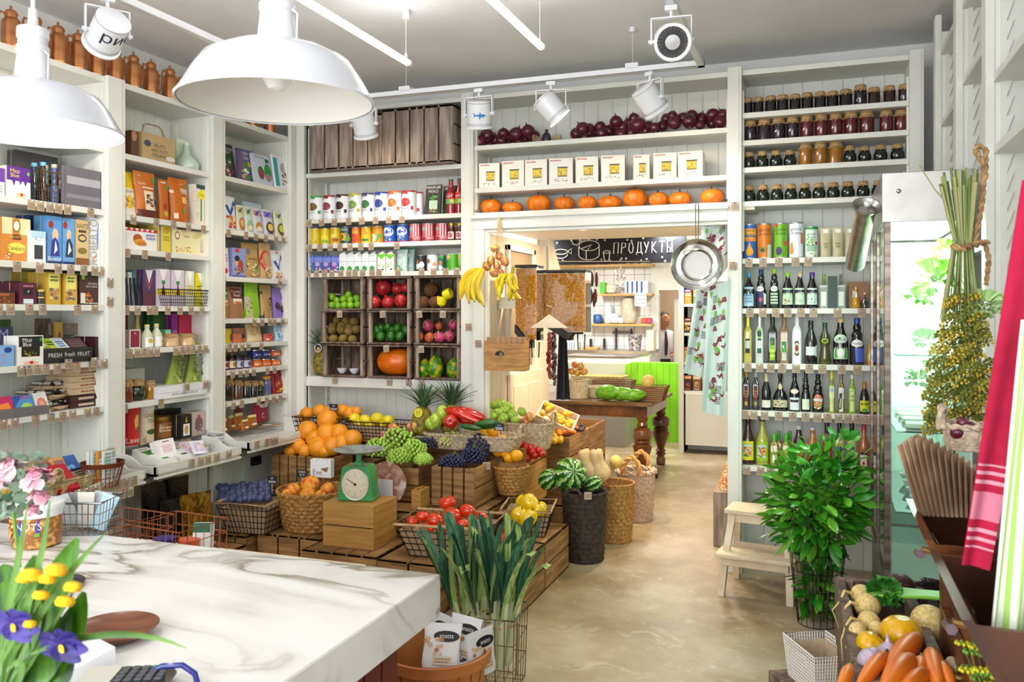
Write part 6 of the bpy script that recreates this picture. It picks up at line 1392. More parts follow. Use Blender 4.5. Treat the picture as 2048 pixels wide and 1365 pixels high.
goods(BW,2.05,'on oil can shelf',[
('oil_can',1485,1513,448,'can','2f62b4','q 0 .5 1 .62 e8922c;r 0 .66 1 .86 e8a43c;%so .5 .2 .24 .12 e8a01c;z e8a01c .3 .24 .7 .24 .5 .46'%GD,'blue and orange oil can',{'cat':'can'}),
('oil_can',1514,1543,447,'can','d2741c','z e8b04c 0 .3 1 .5 1 .7 0 .62;%so .4 .24 .2 .1 7a8a2c;o .4 .24 .12 .06 4a3a1c;r .7 0 1 .4 d8dcc8'%GD,'orange oil can with an olive',{'cat':'can'}),
('oil_can',1546,1576,446,'can','6aa81c','%so .4 .2 .2 .12 3a3060;z c82c28 .1 .94 .24 .98 .36 .94 .24 .86;o .8 .42 .14 .06 c8502c;g .4 .22 .12 .1 16 2c2a60 4a4880'%GD,'lime green grape seed oil can',{'cat':'can'}),
('oil_can',1577,1607,445,'can','e8e8f0','%so .22 .2 .14 .1 d88a28;z d88a28 .1 .2 .34 .24 .3 .44 .16 .4;r .8 .4 .95 .7 c0602c'%GD,'white and orange oil can',{'cat':'can'}),
('oil_can',1609,1637,453,'can','cfe0d0','t .5 .74 .08 1c4a6a goccia;t .5 .65 .08 1c4a6a d oro;r 0 .9 1 .97 2f8f3f;g .4 .5 .3 .12 14 3a9a3c 8ac45a;z c82c28 .7 .46 .82 .52 .94 .46 .82 .38;g .6 .1 .3 .06 10 e0d020 4a8a2c;l .2 .2 .8 .4 3 6aa880','pale green oil can',{'cat':'can'}),
('sachet_bag',1640,1663,456,'bag','b8b08a','r .25 .82 .75 .95 e8e8e4;l .3 .3 .7 .5 2 8a8460','clear olive sachet, white hanger',{'cat':'bag'}),
('sachet_bag',1664,1688,455,'bag','b8b08a','r .25 .82 .75 .95 e8e8e4;l .3 .3 .7 .5 2 8a8460','clear olive sachet, white hanger',{'cat':'bag'}),
('sachet_bag',1690,1712,455,'bag','b8b08a','r .25 .82 .75 .95 e8e8e4','clear olive sachet, white hanger',{'cat':'bag'})],ER)
MO='o .5 .4 .42 .05 f0f0f0;'
goods(BW,1.725,'on grape seed oil shelf',[
('oil_bottle',1485,1509,546,'bottle','14101c','r 0 .06 1 .6 b8d4e8;t .5 .5 .08 2a3a6a Alena;l .2 .15 .8 .4 3 6a9ac8','dark bottle, light blue cap',{'prof':'wine','cap':'4a90c8'}),
('oil_bottle',1510,1533,539,'bottle','120e16','o .4 .5 .42 .07 f0f0f0;t .4 .5 .05 2a3a6a Monini;r .1 .08 .7 .42 2a2a5a;o .5 .22 .16 .06 c84a6a;r .75 .1 1 .38 e8e8e8','dark bottle, navy cap',{'prof':'knob','cap':'243a7a'}),
('oil_bottle',1537,1559,538,'bottle','120e10','o .5 .5 .42 .07 f0f0f0;t .5 .5 .05 2a4a2a Monini;r .1 .08 .9 .42 1c4a2c;l .15 .1 .85 .4 4 d8e8d0','dark bottle, lime cap, white oval',{'prof':'knob','cap':'9ac41c'}),
('oil_bottle',1563,1587,545,'bottle','120a0e','r 0 .1 1 .56 b8dcb0;t .5 .48 .09 3a4a6a goccia;g .5 .2 .4 .08 14 4aa04a c83a3a e8f0e0','dark bottle, green cap, green label',{'prof':'sauce','cap':'8ac43c'}),
('oil_bottle',1588,1611,545,'bottle','120a0e','r 0 .1 1 .56 c0d8c0;t .5 .48 .09 3a4a6a goccia;g .5 .2 .4 .08 14 e8a0a0 d8c0b0 8ac48a','dark bottle, cream cap',{'prof':'sauce','cap':'d8c09a'}),
('oil_bottle',1612,1636,545,'bottle','120a12','r 0 .1 1 .56 c8dcd0;t .5 .48 .09 3a4a6a goccia;g .5 .2 .4 .08 14 3a3a8a 8ac44a c8d8e0','dark bottle, purple cap',{'prof':'sauce','cap':'5a30a0'}),
('oil_gift_pack',1638,1692,570,'box','8a9690','r .32 0 .66 1 1c3a30;r 0 .9 1 .94 e8e8e8;l .36 .2 .62 .7 5 c8b060;r .06 .1 .26 .7 e0e4d8;r .74 .1 .94 .7 e0e4d8','clear gift pack with dark green band',{'cat':'gift pack','d':.07}),
('oil_gift_pack',1655,1675,553,'box','1c3a30','','dark green hanger card of gift pack',{'cat':'card','d':.01,'off':.02}),
('small_bottle',1641,1655,549,'bottle','8a9a3c','','lime capped bottle behind gift pack',{'prof':'sq','cap':'9ac41c','off':.12}),('small_bottle',1675,1688,549,'bottle','8a8a60','','khaki capped bottle behind gift pack',{'prof':'sq','cap':'8a8a5c','off':.12}),
('brown_card_box',1696,1738,564,'box','9a6a3c','z d0a030 .1 0 .4 0 .36 .5 .2 .6;r .2 .4 .4 .66 e8e8d8','brown card box with small flask',{'cat':'box','off':.1}),
('small_bottle',1722,1738,586,'bottle','2a3a2c','','dark small flask with ribbon',{'prof':'flask','cap':'d8d8d0'}),('small_bottle',1703,1722,574,'bottle','c89018','r .3 .5 .8 .75 e8e8e0','amber oil flask with white tag',{'prof':'flask','cap':'d8c060'})],ER)
goods(BW,1.368,'on wrapped bottle shelf',[
('oil_bottle',1484,1506,630,'bottle','c8b450','r 0 .2 1 .5 26262c;r .2 .3 .8 .46 d0d0d0','gold foil bottle, black label',{'prof':'sq','foil':'d8c050','capf':.4}),
('oil_bottle',1508,1529,629,'bottle','c8ccc8','r 0 .2 1 .5 1c5a3c;o .5 .6 .5 .1 7ab83c;o .5 .6 .34 .06 2c4a2c;r .2 .3 .8 .46 d0d8d0','silver foil bottle, green round',{'prof':'sq','foil':'d8dcd8','capf':.3}),
('oil_bottle',1532,1557,628,'bottle','1c1c18','r .1 .06 .9 .44 8ab41c;o .5 .44 .34 .08 3a5a2c;l .2 .1 .8 .3 2 c8dc50','black wrapped bottle, lime label',{'prof':'sq','cap':'1c1816','capf':.3}),
('oil_bottle',1556,1580,627,'bottle','8a6a44','r .1 .06 .9 .36 c8c8c0;o .5 .34 .4 .1 2f7a3c;r .1 .22 .9 .3 4a9a3c','brown paper wrapped bottle',{'prof':'sq','cap':'8a6a44','capf':.3}),
('oil_bottle',1581,1606,625,'bottle','e4e6e8','o .5 .3 .34 .15 4a4a30;o .5 .3 .27 .11 c8c09a;o .5 .3 .16 .06 8a3a2c','white ceramic oil bottle',{'prof':'sq','cap':'e4e6e8','capf':.22}),
('oil_bottle',1608,1635,642,'bottle','14161c','r .1 .2 1 .4 d8dce0;r .9 .16 1 .44 e8e8e8','black bottle with gold collar',{'prof':'oil','cap':'1c1c20','capf':.12}),
('oil_bottle',1637,1663,646,'bottle','4a4a1c','o .5 .56 .3 .06 b8c840;o .5 .56 .2 .035 3a5a1c','ribbed olive green bottle',{'prof':'waist','cap':'1c4a30'}),
('oil_bottle',1665,1698,638,'bottle','120c14','r 0 .12 1 .56 b8dcb0;o .5 .56 .5 .1 c8e0c8;t .5 .54 .06 3a3a6a goccia;t .5 .47 .06 3a3a6a d oro;z 4aa04a .1 .14 .3 .14 .2 .4;z 4aa04a .7 .14 .9 .14 .8 .4;o .5 .26 .2 .1 f0f0f0','large grape seed bottle with big label',{'prof':'sauce','cap':'d8b880','capf':.09}),
('oil_bottle',1699,1730,637,'bottle','120e18','o .5 .46 .46 .08 f0f0f0;t .5 .46 .06 2a3a6a Monini;r .4 .06 1 .36 4a6ad0;r .05 .06 .36 .4 16182c','large bottle with blue cap',{'prof':'knob','cap':'2a4aa0'}),
('oil_bottle',1732,1756,640,'bottle','b88a3c','o .5 .2 .3 .12 c8c8b0','slim amber drop shaped bottle',{'prof':'drip','cap':'c8a060'})],ER)
goods(BW,1.06,'on vinegar shelf',[
('vinegar_bottle',1483,1501,741,'bottle','1a0c10','r .1 .08 .9 .6 6a1c28;l .2 .3 .8 .5 3 b87038;o .5 .16 .2 .06 c89a50','dark bottle, tall maroon label, gold neck',{'prof':'sq','cap':'b08a30','capf':.18}),
('vinegar_bottle',1502,1520,741,'bottle','1a0c10','r .1 .08 .9 .6 6a1c28;l .2 .3 .8 .5 3 b87038;o .5 .16 .2 .06 8a9a50','dark bottle, tall maroon label, silver neck',{'prof':'sq','cap':'a8a8b0','capf':.18}),
('vinegar_bottle',1522,1542,748,'bottle','100c10','r 0 .08 1 .28 e0dcd0','black bottle with pale cap and low label',{'prof':'oil','cap':'d0c4a0','capf':.3}),
('vinegar_bottle',1543,1577,750,'bottle','0e0e12','r 0 .1 1 .3 c8bc98;g .5 .2 .5 .08 20 4a4438 e8dcc0 6a6048;o .5 .66 .4 .08 e0c8a0','squat black jug shaped vinegar bottle',{'prof':'jug','cap':'2a1c18'}),
('vinegar_bottle',1578,1600,746,'bottle','0e0e14','r 0 .04 1 .36 dce0e4;r .1 .24 .9 .3 1c1c24;o .5 .52 .4 .06 e8dcc8','black bottle, large white label',{'prof':'oil','cap':'14141a','capf':.1}),
('vinegar_bottle',1602,1621,745,'bottle','0e0e12','r .1 .06 .9 .32 e0e8d0','black bottle, small white label',{'prof':'knob','cap':'14141a'}),
('vinegar_bottle',1624,1648,750,'bottle','0e0c10','o .5 .28 .42 .2 d87858;g .5 .2 .36 .12 24 4a9a3c e8d030 c83a2c e8e8d8;r .1 .3 .9 .36 d8e4f0','black bottle, fruit picture label',{'prof':'knob','cap':'14141a'}),
('oil_bottle',1655,1672,743,'bottle','8a9014','r .1 .04 .9 .64 d8e0a0;o .5 .55 .3 .06 a8c0d8;g .4 .2 .3 .14 12 4a9a2c c8d870 e8e8d8','yellow capped tall oil bottle',{'prof':'sq','cap':'e8dc14','capf':.2}),
('oil_bottle',1673,1692,747,'bottle','7a6c18','r .1 .04 .9 .64 e0e0d8;z 26241c .2 .1 .5 .1 .6 .5 .3 .5','taupe capped oil bottle with dark leaf',{'prof':'sq','cap':'8a7864','capf':.16}),
('oil_bottle',1695,1714,751,'bottle','8cae1c','r .2 .06 .84 .56 d8e8a8;l .3 .3 .7 .5 2 8aa860','clear lime green oil bottle, white cap',{'prof':'sq','cap':'e8e8e8','capf':.11}),
('vinegar_bottle',1719,1740,765,'bottle','1c0c0c','r 0 .08 1 .42 c8cc14;l .1 .25 .9 .38 1 5a5a1c;o .5 .12 .26 .06 4a8a2c','small bottle, amber neck, yellow label',{'prof':'sauce','cap':'b07a28','capf':.3})],ER)
PONTI='r 0 .08 1 .4 b81c20;r 0 .33 1 .4 7a1418;t .5 .35 .07 f4f0e8 PONTI;g .5 .16 .34 .07 18 e8d8c8 e0a030 4a8a2c f0f0e8'
goods(BW,.70,'on lowest bottle shelf',[
('vinegar_bottle',1482,1509,840,'bottle','3c1216','r 0 .1 1 .52 d8d41c;o .5 .34 .36 .14 d89a70;g .5 .28 .36 .13 30 3a8a2c e0b020 c83a28 b8dce8;r .2 .4 .8 .44 a8d8e8','tall dark red vinegar bottle, yellow label',{'prof':'sauce','cap':'3a2018','capf':.05}),
('vinegar_bottle',1510,1538,840,'bottle','a8a43c','r 0 .1 1 .52 9ac41c;o .5 .34 .36 .14 d8b070;g .5 .28 .36 .13 30 3a8a2c e0b020 c83a28 b8dce8;r .2 .4 .8 .44 a8d8e8','tall apple vinegar bottle, green label',{'prof':'sauce','cap':'3a2018','capf':.05}),
('dressing_bottle',1537,1559,869,'bottle','9a8418','r .2 .1 .95 .44 8ac41c;r .35 .12 .8 .36 f0f0e8;t .55 .38 .08 1c2c1c PONTI','short dressing bottle, green cap',{'prof':'sq','cap':'4ab02c','capf':.26}),
('dressing_bottle',1549,1566,864,'bottle','9a8418','','green capped bottle in the second row',{'prof':'sq','cap':'4ab02c','capf':.26,'off':.11}),
('dressing_bottle',1561,1583,869,'bottle','9a9418','r .2 .1 .95 .44 d8d42c;r .35 .12 .8 .36 f0f0e8;t .55 .38 .08 1c2c1c PONTI','short dressing bottle, yellow label',{'prof':'sq','cap':'4ab02c','capf':.26}),
('dressing_bottle',1571,1588,864,'bottle','9a8418','','green capped bottle in the second row',{'prof':'sq','cap':'4ab02c','capf':.26,'off':.11}),
('vinegar_bottle',1584,1611,853,'bottle','3a1014',PONTI,'red wine vinegar bottle, red label',{'prof':'sauce','cap':'d0d0d4','capf':.1}),
('vinegar_bottle',1613,1638,856,'bottle','b87a3c',PONTI,'pale vinegar bottle, red label',{'prof':'sauce','cap':'d0d0d4','capf':.08}),
('balsamic_bottle',1641,1667,846,'bottle','8a3c14','r 0 .06 .5 .5 2a3c8a;z e0cc20 0 .5 .4 .5 .36 .3 0 .26;r .46 .08 .95 .36 e8e8ec','amber brown bottle, blue and yellow label',{'prof':'sq','cap':'2a1c2c','capf':.24}),
('balsamic_bottle',1667,1691,848,'bottle','b8bc5a','r .25 .06 .85 .5 3a3a9a;g .5 .4 .3 .1 14 c8c8e8 e8e060 6a6ac0;r .1 0 .2 .4 f0f0f0','pale balsamic bottle, violet label',{'prof':'sq','cap':'1c1c2c','capf':.22}),
('balsamic_bottle',1692,1716,848,'bottle','b8bc5a','r .25 .06 .85 .5 3a3a9a;g .5 .4 .3 .1 14 c8c8e8 e8e060 6a6ac0;r .1 0 .2 .4 f0f0f0','pale balsamic bottle, violet label',{'prof':'sq','cap':'1c1c2c','capf':.22}),
('chilli_oil_bottle',1716,1741,852,'bottle','b86a3c','r .12 .1 .9 .44 b8502c;r .2 .1 .7 .38 ece8e4;o .45 .18 .1 .04 a03020;r .2 .36 .7 .42 1c1c2c','oil bottle with red cap',{'prof':'oil','cap':'c02c28','capf':.16})],ER)
btagr=lambda z,wh,s:tags(BW,z,wh,s,ER)
btagr(2.05,'under oil can shelf','1498:b 1526:b 1558:r 1591:r 1617:w 1702:r');btagr(1.725,'under grape oil shelf','1500:b 1526:w 1552:g 1575:g 1602:r 1627:b 1675:w 1724:r')
btagr(1.368,'under wrapped bottle shelf','1496:r 1519:w 1542:y 1565:k 1592:w 1618:b 1645:g 1683:b 1715:y 1750:b');btagr(1.06,'under vinegar shelf','1491:r 1508:w 1529:w 1557:b 1585:b 1611:b 1635:w 1655:r 1677:w 1696:y 1715:b 1732:r')
btagr(.70,'under lowest bottle shelf','1493:w 1522:w 1541:b 1595:y');tags(BW,2.42,'on the doorway post, upper','1469:b',ER,off=-.036);tags(BW,2.03,'on the doorway post, lower','1467:r',ER,off=-.036)
tags(BW,1.62,'on the banana post','937:y',ER,off=-.036);tags(BW,1.50,'on the passage casing','956:r',ER,off=-.036)
# ================================================================ THE FRUIT DISPLAY
def cr(lb,x0,x1,y0,y1,z0,z1,**k):return crate('stained wooden crate '+lb,x0,x1,y0,y1,z0,z1,**k)
cr('under the shiny coffee bags',-3.76,-3.34,3.72,4.36,0,.26,T='s4')
cr('under the plum basket',-3.66,-3.40,4.42,4.90,0,.285,F_='v3',T='x3')
cr('under the round peach basket',-3.385,-2.92,4.52,5.0,0,.285,F_='v3',T='x4')
cr('with open slatted top under the scale box',-2.90,-2.40,4.30,4.72,0,.285,Rr='v4',T='x5')
cr('under the tomato basket',-2.385,-1.99,4.28,4.80,0,.285,F_='v2',T='x2')
cr('on the floor behind the leeks',-1.98,-1.575,4.40,4.90,0,.288,T='s3')
cr('on the floor beside the dark watermelon basket',-1.98,-1.575,4.915,5.42,0,.288,T='s3')
for i,(x0,x1,y0,y1)in enumerate([(-2.42,-2.0,4.82,5.58),(-2.9,-2.44,4.82,5.64),(-3.42,-2.92,5.02,5.64)]):
 cr(('holding up the black grape crate','holding up the green grape crates','holding up the orange crate')[i],x0,x1,y0,y1,0,.43,L='',F_='h3',Rr='h3',T='s4')
cr('of black grapes with upright front boards',-2.38,-2.08,4.99,5.50,.432,.695,F_='v4')
cr('full of green grapes',-2.92,-2.50,5.04,5.48,.432,.66,F_='h2')
cr('under the oranges beside the pouch tray',-3.70,-3.20,5.10,5.38,.432,.68,F_='v7')
crate('small honey coloured wooden crate behind the scale box',-2.46,-2.395,4.86,5.0,.30,.56,BOXW)
# honey coloured box under the scale
SX0,SX1,SY0,SY1=-2.83,-2.48,4.41,4.70
o=thing('wooden_box','honey coloured wooden box that the green scale stands on','box',((SX0+SX1)/2,SY0,.287))
w2=(SX1-SX0)/2;g=G();g.bx(-w2,w2,0,.012,0,.125,BOXW,c=.002);g.bx(-w2,w2,0,.012,.131,.262,BOXW,c=.002);g.bx(-w2*.85,w2*.85,.004,.013,.125,.131,M('1a1008'));g.out('front_board',o)
for s in(-1,1):g=G();g.bx(min(s*w2,s*(w2-.012)),max(s*w2,s*(w2-.012)),.0125,SY1-SY0,0,.262,BOXW,c=.002);g.out('side_board',o)
g=G();g.bx(-w2+.012,w2-.012,.0125,SY1-SY0,.25,.262,BOXW);g.out('top_board',o)
# kitchen scale
p=at(706,1003,Z=.551);SG=MN('green_enamel','2f8a4a','3f9c58',3,.3,coat=.3)
o=thing('kitchen_scale','green mechanical kitchen scale with a worn round pan','scale',(p.x,p.y+.07,.5525),radians(12));o.scale=(.86,.9,.97)
g=G()
n=[(-.125,0),(.125,0),(.128,.02),(.10,.2),(.088,.214),(-.088,.214),(-.10,.2),(-.128,.02)]
g.prism(n,.15,SG,Tr(0,-.075));g.bx(-.132,.132,-.08,.08,.002,.02,SG,c=.004);g.out('housing',o)
g=G();T=Tr(0,-.076,.105)@Rx(pi/2);g.lathe([(.098,0),(.1,.004),(.094,.006),(0,.006)],M('d8cdb4',.4),40,T);g.lathe([(.098,.001),(.103,.003),(.100,.008),(.095,.007)],M('c8c8c4',.3,.6),40,T,caps=False)
for i in range(40):
 a=i*pi/20;r0=.078 if i%5 else .07;g.bx(r0,.086,-.0007,.0007,.0062,.0066,M('3a3428'),T@Rz(a))
for i,tx in enumerate(['0','1','2','3','4','5','6','7']):
 a=pi/2-i*pi/4;prints(g,lambda u,v,e,a=a:(u-.01+.058*cos(a),-.0826-e,v-.01+.105+.058*sin(a)),.02,.02,'t .5 .5 .6 3a3428 '+tx)
g.out('dial',o)
g=G();g.bx(-.012,.075,-.002,.002,.0085,.0095,M('14140f',.4),T@Rz(radians(150)));g.lathe([(.008,.006),(.008,.011),(0,.012)],M('14140f',.3),12,T);g.out('pointer',o)
g=G();g.bx(-.03,.03,-.02,.02,.214,.235,SG,c=.003);g.bx(-.018,.018,-.014,.014,.235,.285,SG,c=.003);g.out('pan_post',o)
g=G();g.lathe([(0,.286),(.06,.287),(.15,.302),(.178,.312),(.182,.315),(.176,.318),(.15,.309),(.06,.293),(0,.292)],MN('worn_zinc','8a8078','a8b4b4',12,.5,.4,c3='9aa4a4'),48);g.out('pan',o)
# baskets at the front
def wb(lb,loc,rz,w,d,h,group='dark wire baskets with wooden rims',**k):return wire_basket('wire_basket',lb,'basket',loc,rz,w,d,h,nx=11,ny=7,nz=5,rr=.0022,rimm=MN('cane_rim','b08a60','d0ac80',20,.6),rim_r=.008,liner=KRAFT,group=group,slope=.72,**k)
wb('wire basket of red tomatoes with paper lining',(-2.05,4.56,.289),.12,.56,.40,.19)
TP=lambda px,py,i:at(px,py,Y=4.56+.1*((i%3)-1)+(1085-py)*.002)
pile('tomato',[(872,1043,20),(905,1032,21),(936,1024,18),(845,1035,15),(965,1036,13),(826,1044,13),(926,1050,14),(950,1050,12),(895,1006,17.5),(855,1060,14),(885,1062,14),(915,1066,13)],onplane(V((-2.3,4.42,.45)),V((-1.8,4.42,.45)),V((-2.05,4.70,.56))),'ripe red tomato in the wire basket','tomatoes in the wire basket')
wb('wire basket of blue plums near the low cabinets',(-3.45,4.62,.289),.1,.36,.42,.20)
rn=random.Random(4)
pile('plum',[(442+(i%9)*11.5+rn.uniform(-3,3),1003-(i//9)*7+rn.uniform(-2,2)-(i%9)*.9,8)for i in range(45)],onplane(V((-3.6,4.44,.47)),V((-3.3,4.44,.47)),V((-3.45,4.80,.52))),'dusty blue plum in the wire basket','plums in the wire basket')
rb=basket('woven_basket','large round woven basket of peaches with rope handles',(-3.12,4.76,.289),.18,.235,.25,WICK,handles=(2.2,.3),hh=.10,hw=.07,rows=10,cols=22,amp=.05,group='woven fruit baskets')
pile('peach',[(586,982,16),(620,971,20),(655,980,15),(615,990,17),(641,992,12),(574,990,11)],onplane(V((-3.2,4.60,.53)),V((-2.95,4.60,.53)),V((-3.08,4.85,.58))),'yellow and red peach in the round basket','peaches in the round basket')
wb('wire basket of yellow peppers by the leeks',(-1.76,5.14,.289),.2,.32,.36,.17)
pile('bell_pepper',[(1037,1032,17),(1058,1008,19),(1078,1022,15),(1060,1035,15),(1051,1040,14),(1083,1015,11),(1045,1003,13)],onplane(V((-1.9,5.0,.44)),V((-1.6,5.0,.44)),V((-1.76,5.25,.54))),'shiny yellow pepper in the wire basket','yellow peppers in the wire basket','pepper')
pile('red_bell_pepper',[(996,1068,13),(1013,1073,12),(1030,1066,12),(1003,1080,12),(1022,1083,11)],onplane(V((-2,4.66,.33)),V((-1.6,4.66,.33)),V((-1.8,4.9,.36))),'dark red pepper behind the leeks','red peppers behind the leeks','pepper',name='red_pepper')
def card(lb,p,rz=0,tx='t .5 .7 .3 e8e8e8 47;l .1 .1 .9 .4 2 e8e8e8',w=.07,h=.05,c='1c2028',pole=.07):
 g=G();g.bx(-w/2,w/2,0,.003,0,h,M(c,.7));prints(g,flatmap(w),w,h,tx);g.tube([(0,.002,-pole),(0,.002,0)],.003,M('c8c8c8',.4),5)
 g.out('price_card',None,(p.x,p.y,p.z),rz,lb,'price card')
card('small black price card over the round peach basket',at(544,968,Y=4.72),.1)
card('black price card beside the white leaflet',at(604,955,Y=4.86),.1,'t .5 .7 .3 e8e8e8 EVRO;t .5 .3 .3 e8e8e8 47 P')
card('black price card stuck in the oranges',at(667,822,Y=5.50),0);card('black price card on the apple basket rim',at(998,862,Y=5.35),0,'t .5 .72 .22 e8e8e8 10 P;l .1 .1 .9 .5 2 e8e8e8')
p=at(641,960,Y=4.88);g=G();mk_box(g,.15,.12,.05,'eeeef2','t .35 .3 .3 6a6a72 Eve;z 8a6a50 .5 .5 .9 .6 .8 .3 .6 .4;g .3 1.04 .3 .08 8 3a8a3c 8ac45a;g .7 1.02 .2 .06 6 c83028 e05040',2);g.out('seed_leaflet_box',None,(p.x,p.y,.59),.1,'white leaflet box between peach basket and green scale','box')
p=at(775,985,Y=4.98);g=G();g.lathe([(0,0),(.14,0),(.14,.01),(0,.01)],MN('salami_print','c8a89c','e8d8d0',12,.5,c3='b06a4c'),36,Tr(.03,.02,.05)@Rx(pi/2));g.bx(-.09,.09,-.02,-.014,-.09,.08,M('f0f0f4',.5));g.out('round_board',None,(p.x,4.9,.53),0,'round printed board with a blank white sheet behind the scale','board')
# oranges
pile('orange',[(597,893,16),(616,862,21),(634,889,18),(655,868,22),(678,866,19),(655,840,21),(686,887,19),(637,897,20),(665,893,20),(705,879,20),(581,903,13),(610,903,14),(650,903,14),(628,878,17)],
onplane(V((-3.7,5.22,.70)),V((-3.2,5.22,.70)),V((-3.4,5.52,1.02))),'large orange heaped over the crate','oranges heaped beside the tray')
pile('orange',[(614,828,14),(640,822,14),(660,826,14),(684,822,14),(700,827,14),(713,824,11),(604,838,12),(676,836,12),(650,830,12)],inY(5.6),'orange in the rear wire basket','oranges in the rear wire basket',name='orange')
wire_basket('wire_basket','dark wire basket behind the oranges','basket',(-3.52,5.52,.772),0,.44,.22,.14,nx=14,nz=4,rr=.0022,group='dark wire baskets at the back')
wire_basket('wire_basket','dark wire basket of lemons under the back shelf','basket',(-3.03,5.52,.772),0,.50,.22,.125,nx=16,nz=5,rr=.0022,liner=KRAFT,group='dark wire baskets at the back')
pile('lemon',[(709,839,13),(730,841,12),(755,838,13),(777,842,12),(719,849,11),(742,851,11),(767,851,10)],inY(5.56),'yellow lemon in the wire basket','lemons in the wire basket',hand=lambda i:(pi/2,0,i*1.1))
cr('carrying the lemon and orange baskets',-3.74,-2.72,5.39,5.65,.432,.77,F_='',T='s3')
pile('pink_apple',[(792,856,11),(776,868,10),(805,865,11),(829,864,10),(846,862,10),(820,855,10)],inY(5.45),'pink blushed apple behind green grapes','pink apples behind the grapes')
pile('blush_apple',[(789,858,13),(833,851,12)],inY(5.42),'pale yellow apple behind green grapes','yellow apples behind the grapes')
pile('dragon_fruit',[(770,872,9)],inY(5.4),'small magenta dragon fruit left of grapes',None)
pineapple('pineapple with a yellow round tag behind the green pears',at(840,872,Y=5.44),.95,(-.12,.1,.3));pineapple('leaning pineapple crown next to the doorway post',at(897,868,Y=5.52),.95,(.1,.25,2))
g=G();g.lathe([(.034,0),(.034,.002),(0,.002)],M('e8e030',.5),24);g.lathe([(.028,.0024),(0,.003)],M('d8d020',.5),20);prints(g,lambda a,b,e:(a-.02,b-.015,.0035+e),.04,.03,'t .5 .7 .3 8a6a10 FRESH;t .5 .3 .3 8a6a10 FRUIT');q=bpy.data.objects['pineapple.001'];o=g.out('fruit_tag',q);o.rotation_euler=(pi/2,0,-.3);o.location=(-.02,-.085,.17)
# grapes: bunches with stalk and single berries
def grapes(label,pts,m,r,group,n=88,seed=1,stalk=True):
 rn=random.Random(seed);me=None
 for k,(c,rx,ry,rz_)in enumerate(pts):
  o=thing('grape_bunch',(label%ORD[k])if '%s' in label else label,'grapes',c,rn.uniform(0,6),group)
  g=G();g.tube([(0,0,-rz_*.5),(rx*.1,0,rz_*.6),(rx*.2,.01,rz_+.025)],.003,M('7a8a3c',.6),5);g.tube([(0,0,0),(rx*.5,0,rz_*.2)],.002,M('7a8a3c',.6),5);g.out('stalk',o)
  if 1:
   if('berry'+m.name)not in FM:q=G();q.sph((0,0,0),1,m,10,1.1);FM['berry'+m.name]=q.mesh('grape')
   me=FM['berry'+m.name]
  for i in range(n):
   z=1-1.5*(i+.5)/n;a=i*2.39996;s=sqrt(max(0,1-z*z));j=1-.16*rn.random()
   b=bpy.data.objects.new('grape',me);COL.objects.link(b);b.parent=o;b.location=(rx*s*cos(a)*j,ry*s*sin(a)*j,rz_*z*j);b.scale=(r*rn.uniform(.85,1.1),)*3
GG,BG,PG=MN('green_grape_skin','86b42c','b4d860',2,.2,coat=.4,vary=.08),MN('black_grape_skin','14142c','2c3258',3,.35,vary=.2),MN('pale_grape_skin','b0b05c','d8d490',3,.3,vary=.08)
L_=lambda px,py,y:at(px,py,Y=y)
grapes('green grape bunch in the crate behind the scale, %s counting from its left end',[(L_(758,900,5.18),.10,.09,.075),(L_(795,885,5.26),.12,.11,.10),(L_(828,903,5.18),.10,.09,.075),(L_(800,915,5.10),.12,.08,.06),(L_(846,920,5.12),.06,.06,.04)],GG,.0125,'green grape bunches',92)
grapes('black grape bunch in the upright board crate, %s from its front',[(L_(905,925,5.12),.085,.09,.05),(L_(945,915,5.25),.10,.09,.065),(L_(958,895,5.36),.09,.08,.09)],BG,.0115,'black grape bunches',92,2)
grapes('small black grape bunch beside the pale grapes',[(L_(868,885,5.40),.10,.08,.05)],BG,.0105,None,80,3)
grapes('pale yellow grape bunch before the long wicker tray',[(L_(902,880,5.42),.12,.07,.05)],PG,.0115,None,70,4)
cr('of pale and small black grapes at the centre',-2.90,-2.41,5.35+.16,5.64,.432,.72,F_='h1')
# wicker trays at the top
WT=MN('grey_wicker','9a8468','d0bea4',60,.7,bump=.4,c3='b8a286')
basket('woven_tray','long pale wicker tray of peppers, pears and cucumbers',L_(948,897,5.46),.20,.235,.10,WT,rect=5,sx=1.5,sy=.55,rz=0,rows=8,cols=34,handles=(0,),hh=.08,hw=.05,amp=.02,cat='basket')
basket('woven_tray','deep pale wicker basket of green apples by the passage',L_(1030,896,5.80),.18,.22,.19,WT,rect=4,sx=1.35,sy=.6,rows=12,cols=34,handles=(0,),hh=.09,hw=.05,amp=.02,cat='basket')
cr('raising the long wicker tray',-2.40,-2.06,5.51,5.60,.432,.60,T='s1');cr('raising the green apple basket',-2.30,-1.99,5.62,6.1,0,.60,T='s3',L='h3',Rr='h4')
pile('green_apple',[(931,811,11),(946,814,11),(968,812,13),(989,811,11),(965,803,11),(1001,808,12),(1018,815,12),(964,825,11),(996,827,11),(1009,820,11),(984,834,11),(1006,838,12),(1025,830,11),(1044,824,10),(978,826,9),(1030,840,9),(952,828,10)],onplane(V((-2.6,5.62,.84)),V((-2.1,5.62,.84)),V((-2.3,5.9,1.0))),'green apple heaped in the deep wicker basket','green apples in the wicker basket')
pile('blush_apple',[(1059,835,11),(1052,842,9)],inY(5.75),'red blushed apple at the basket end','blushed apples at the basket end')
pile('green_pepper',[(872,842,14),(884,825,12),(862,848,11)],inY(5.40),'pale green pepper in the wicker tray','green peppers in the wicker tray','pepper',hand=lambda i:(.5-i*.6,.4,i))
pile('red_bell_pepper',[(902,844,16)],inY(5.36),'blocky red pepper in the wicker tray',None,'pepper',hand=lambda i:(1.2,.6,0))
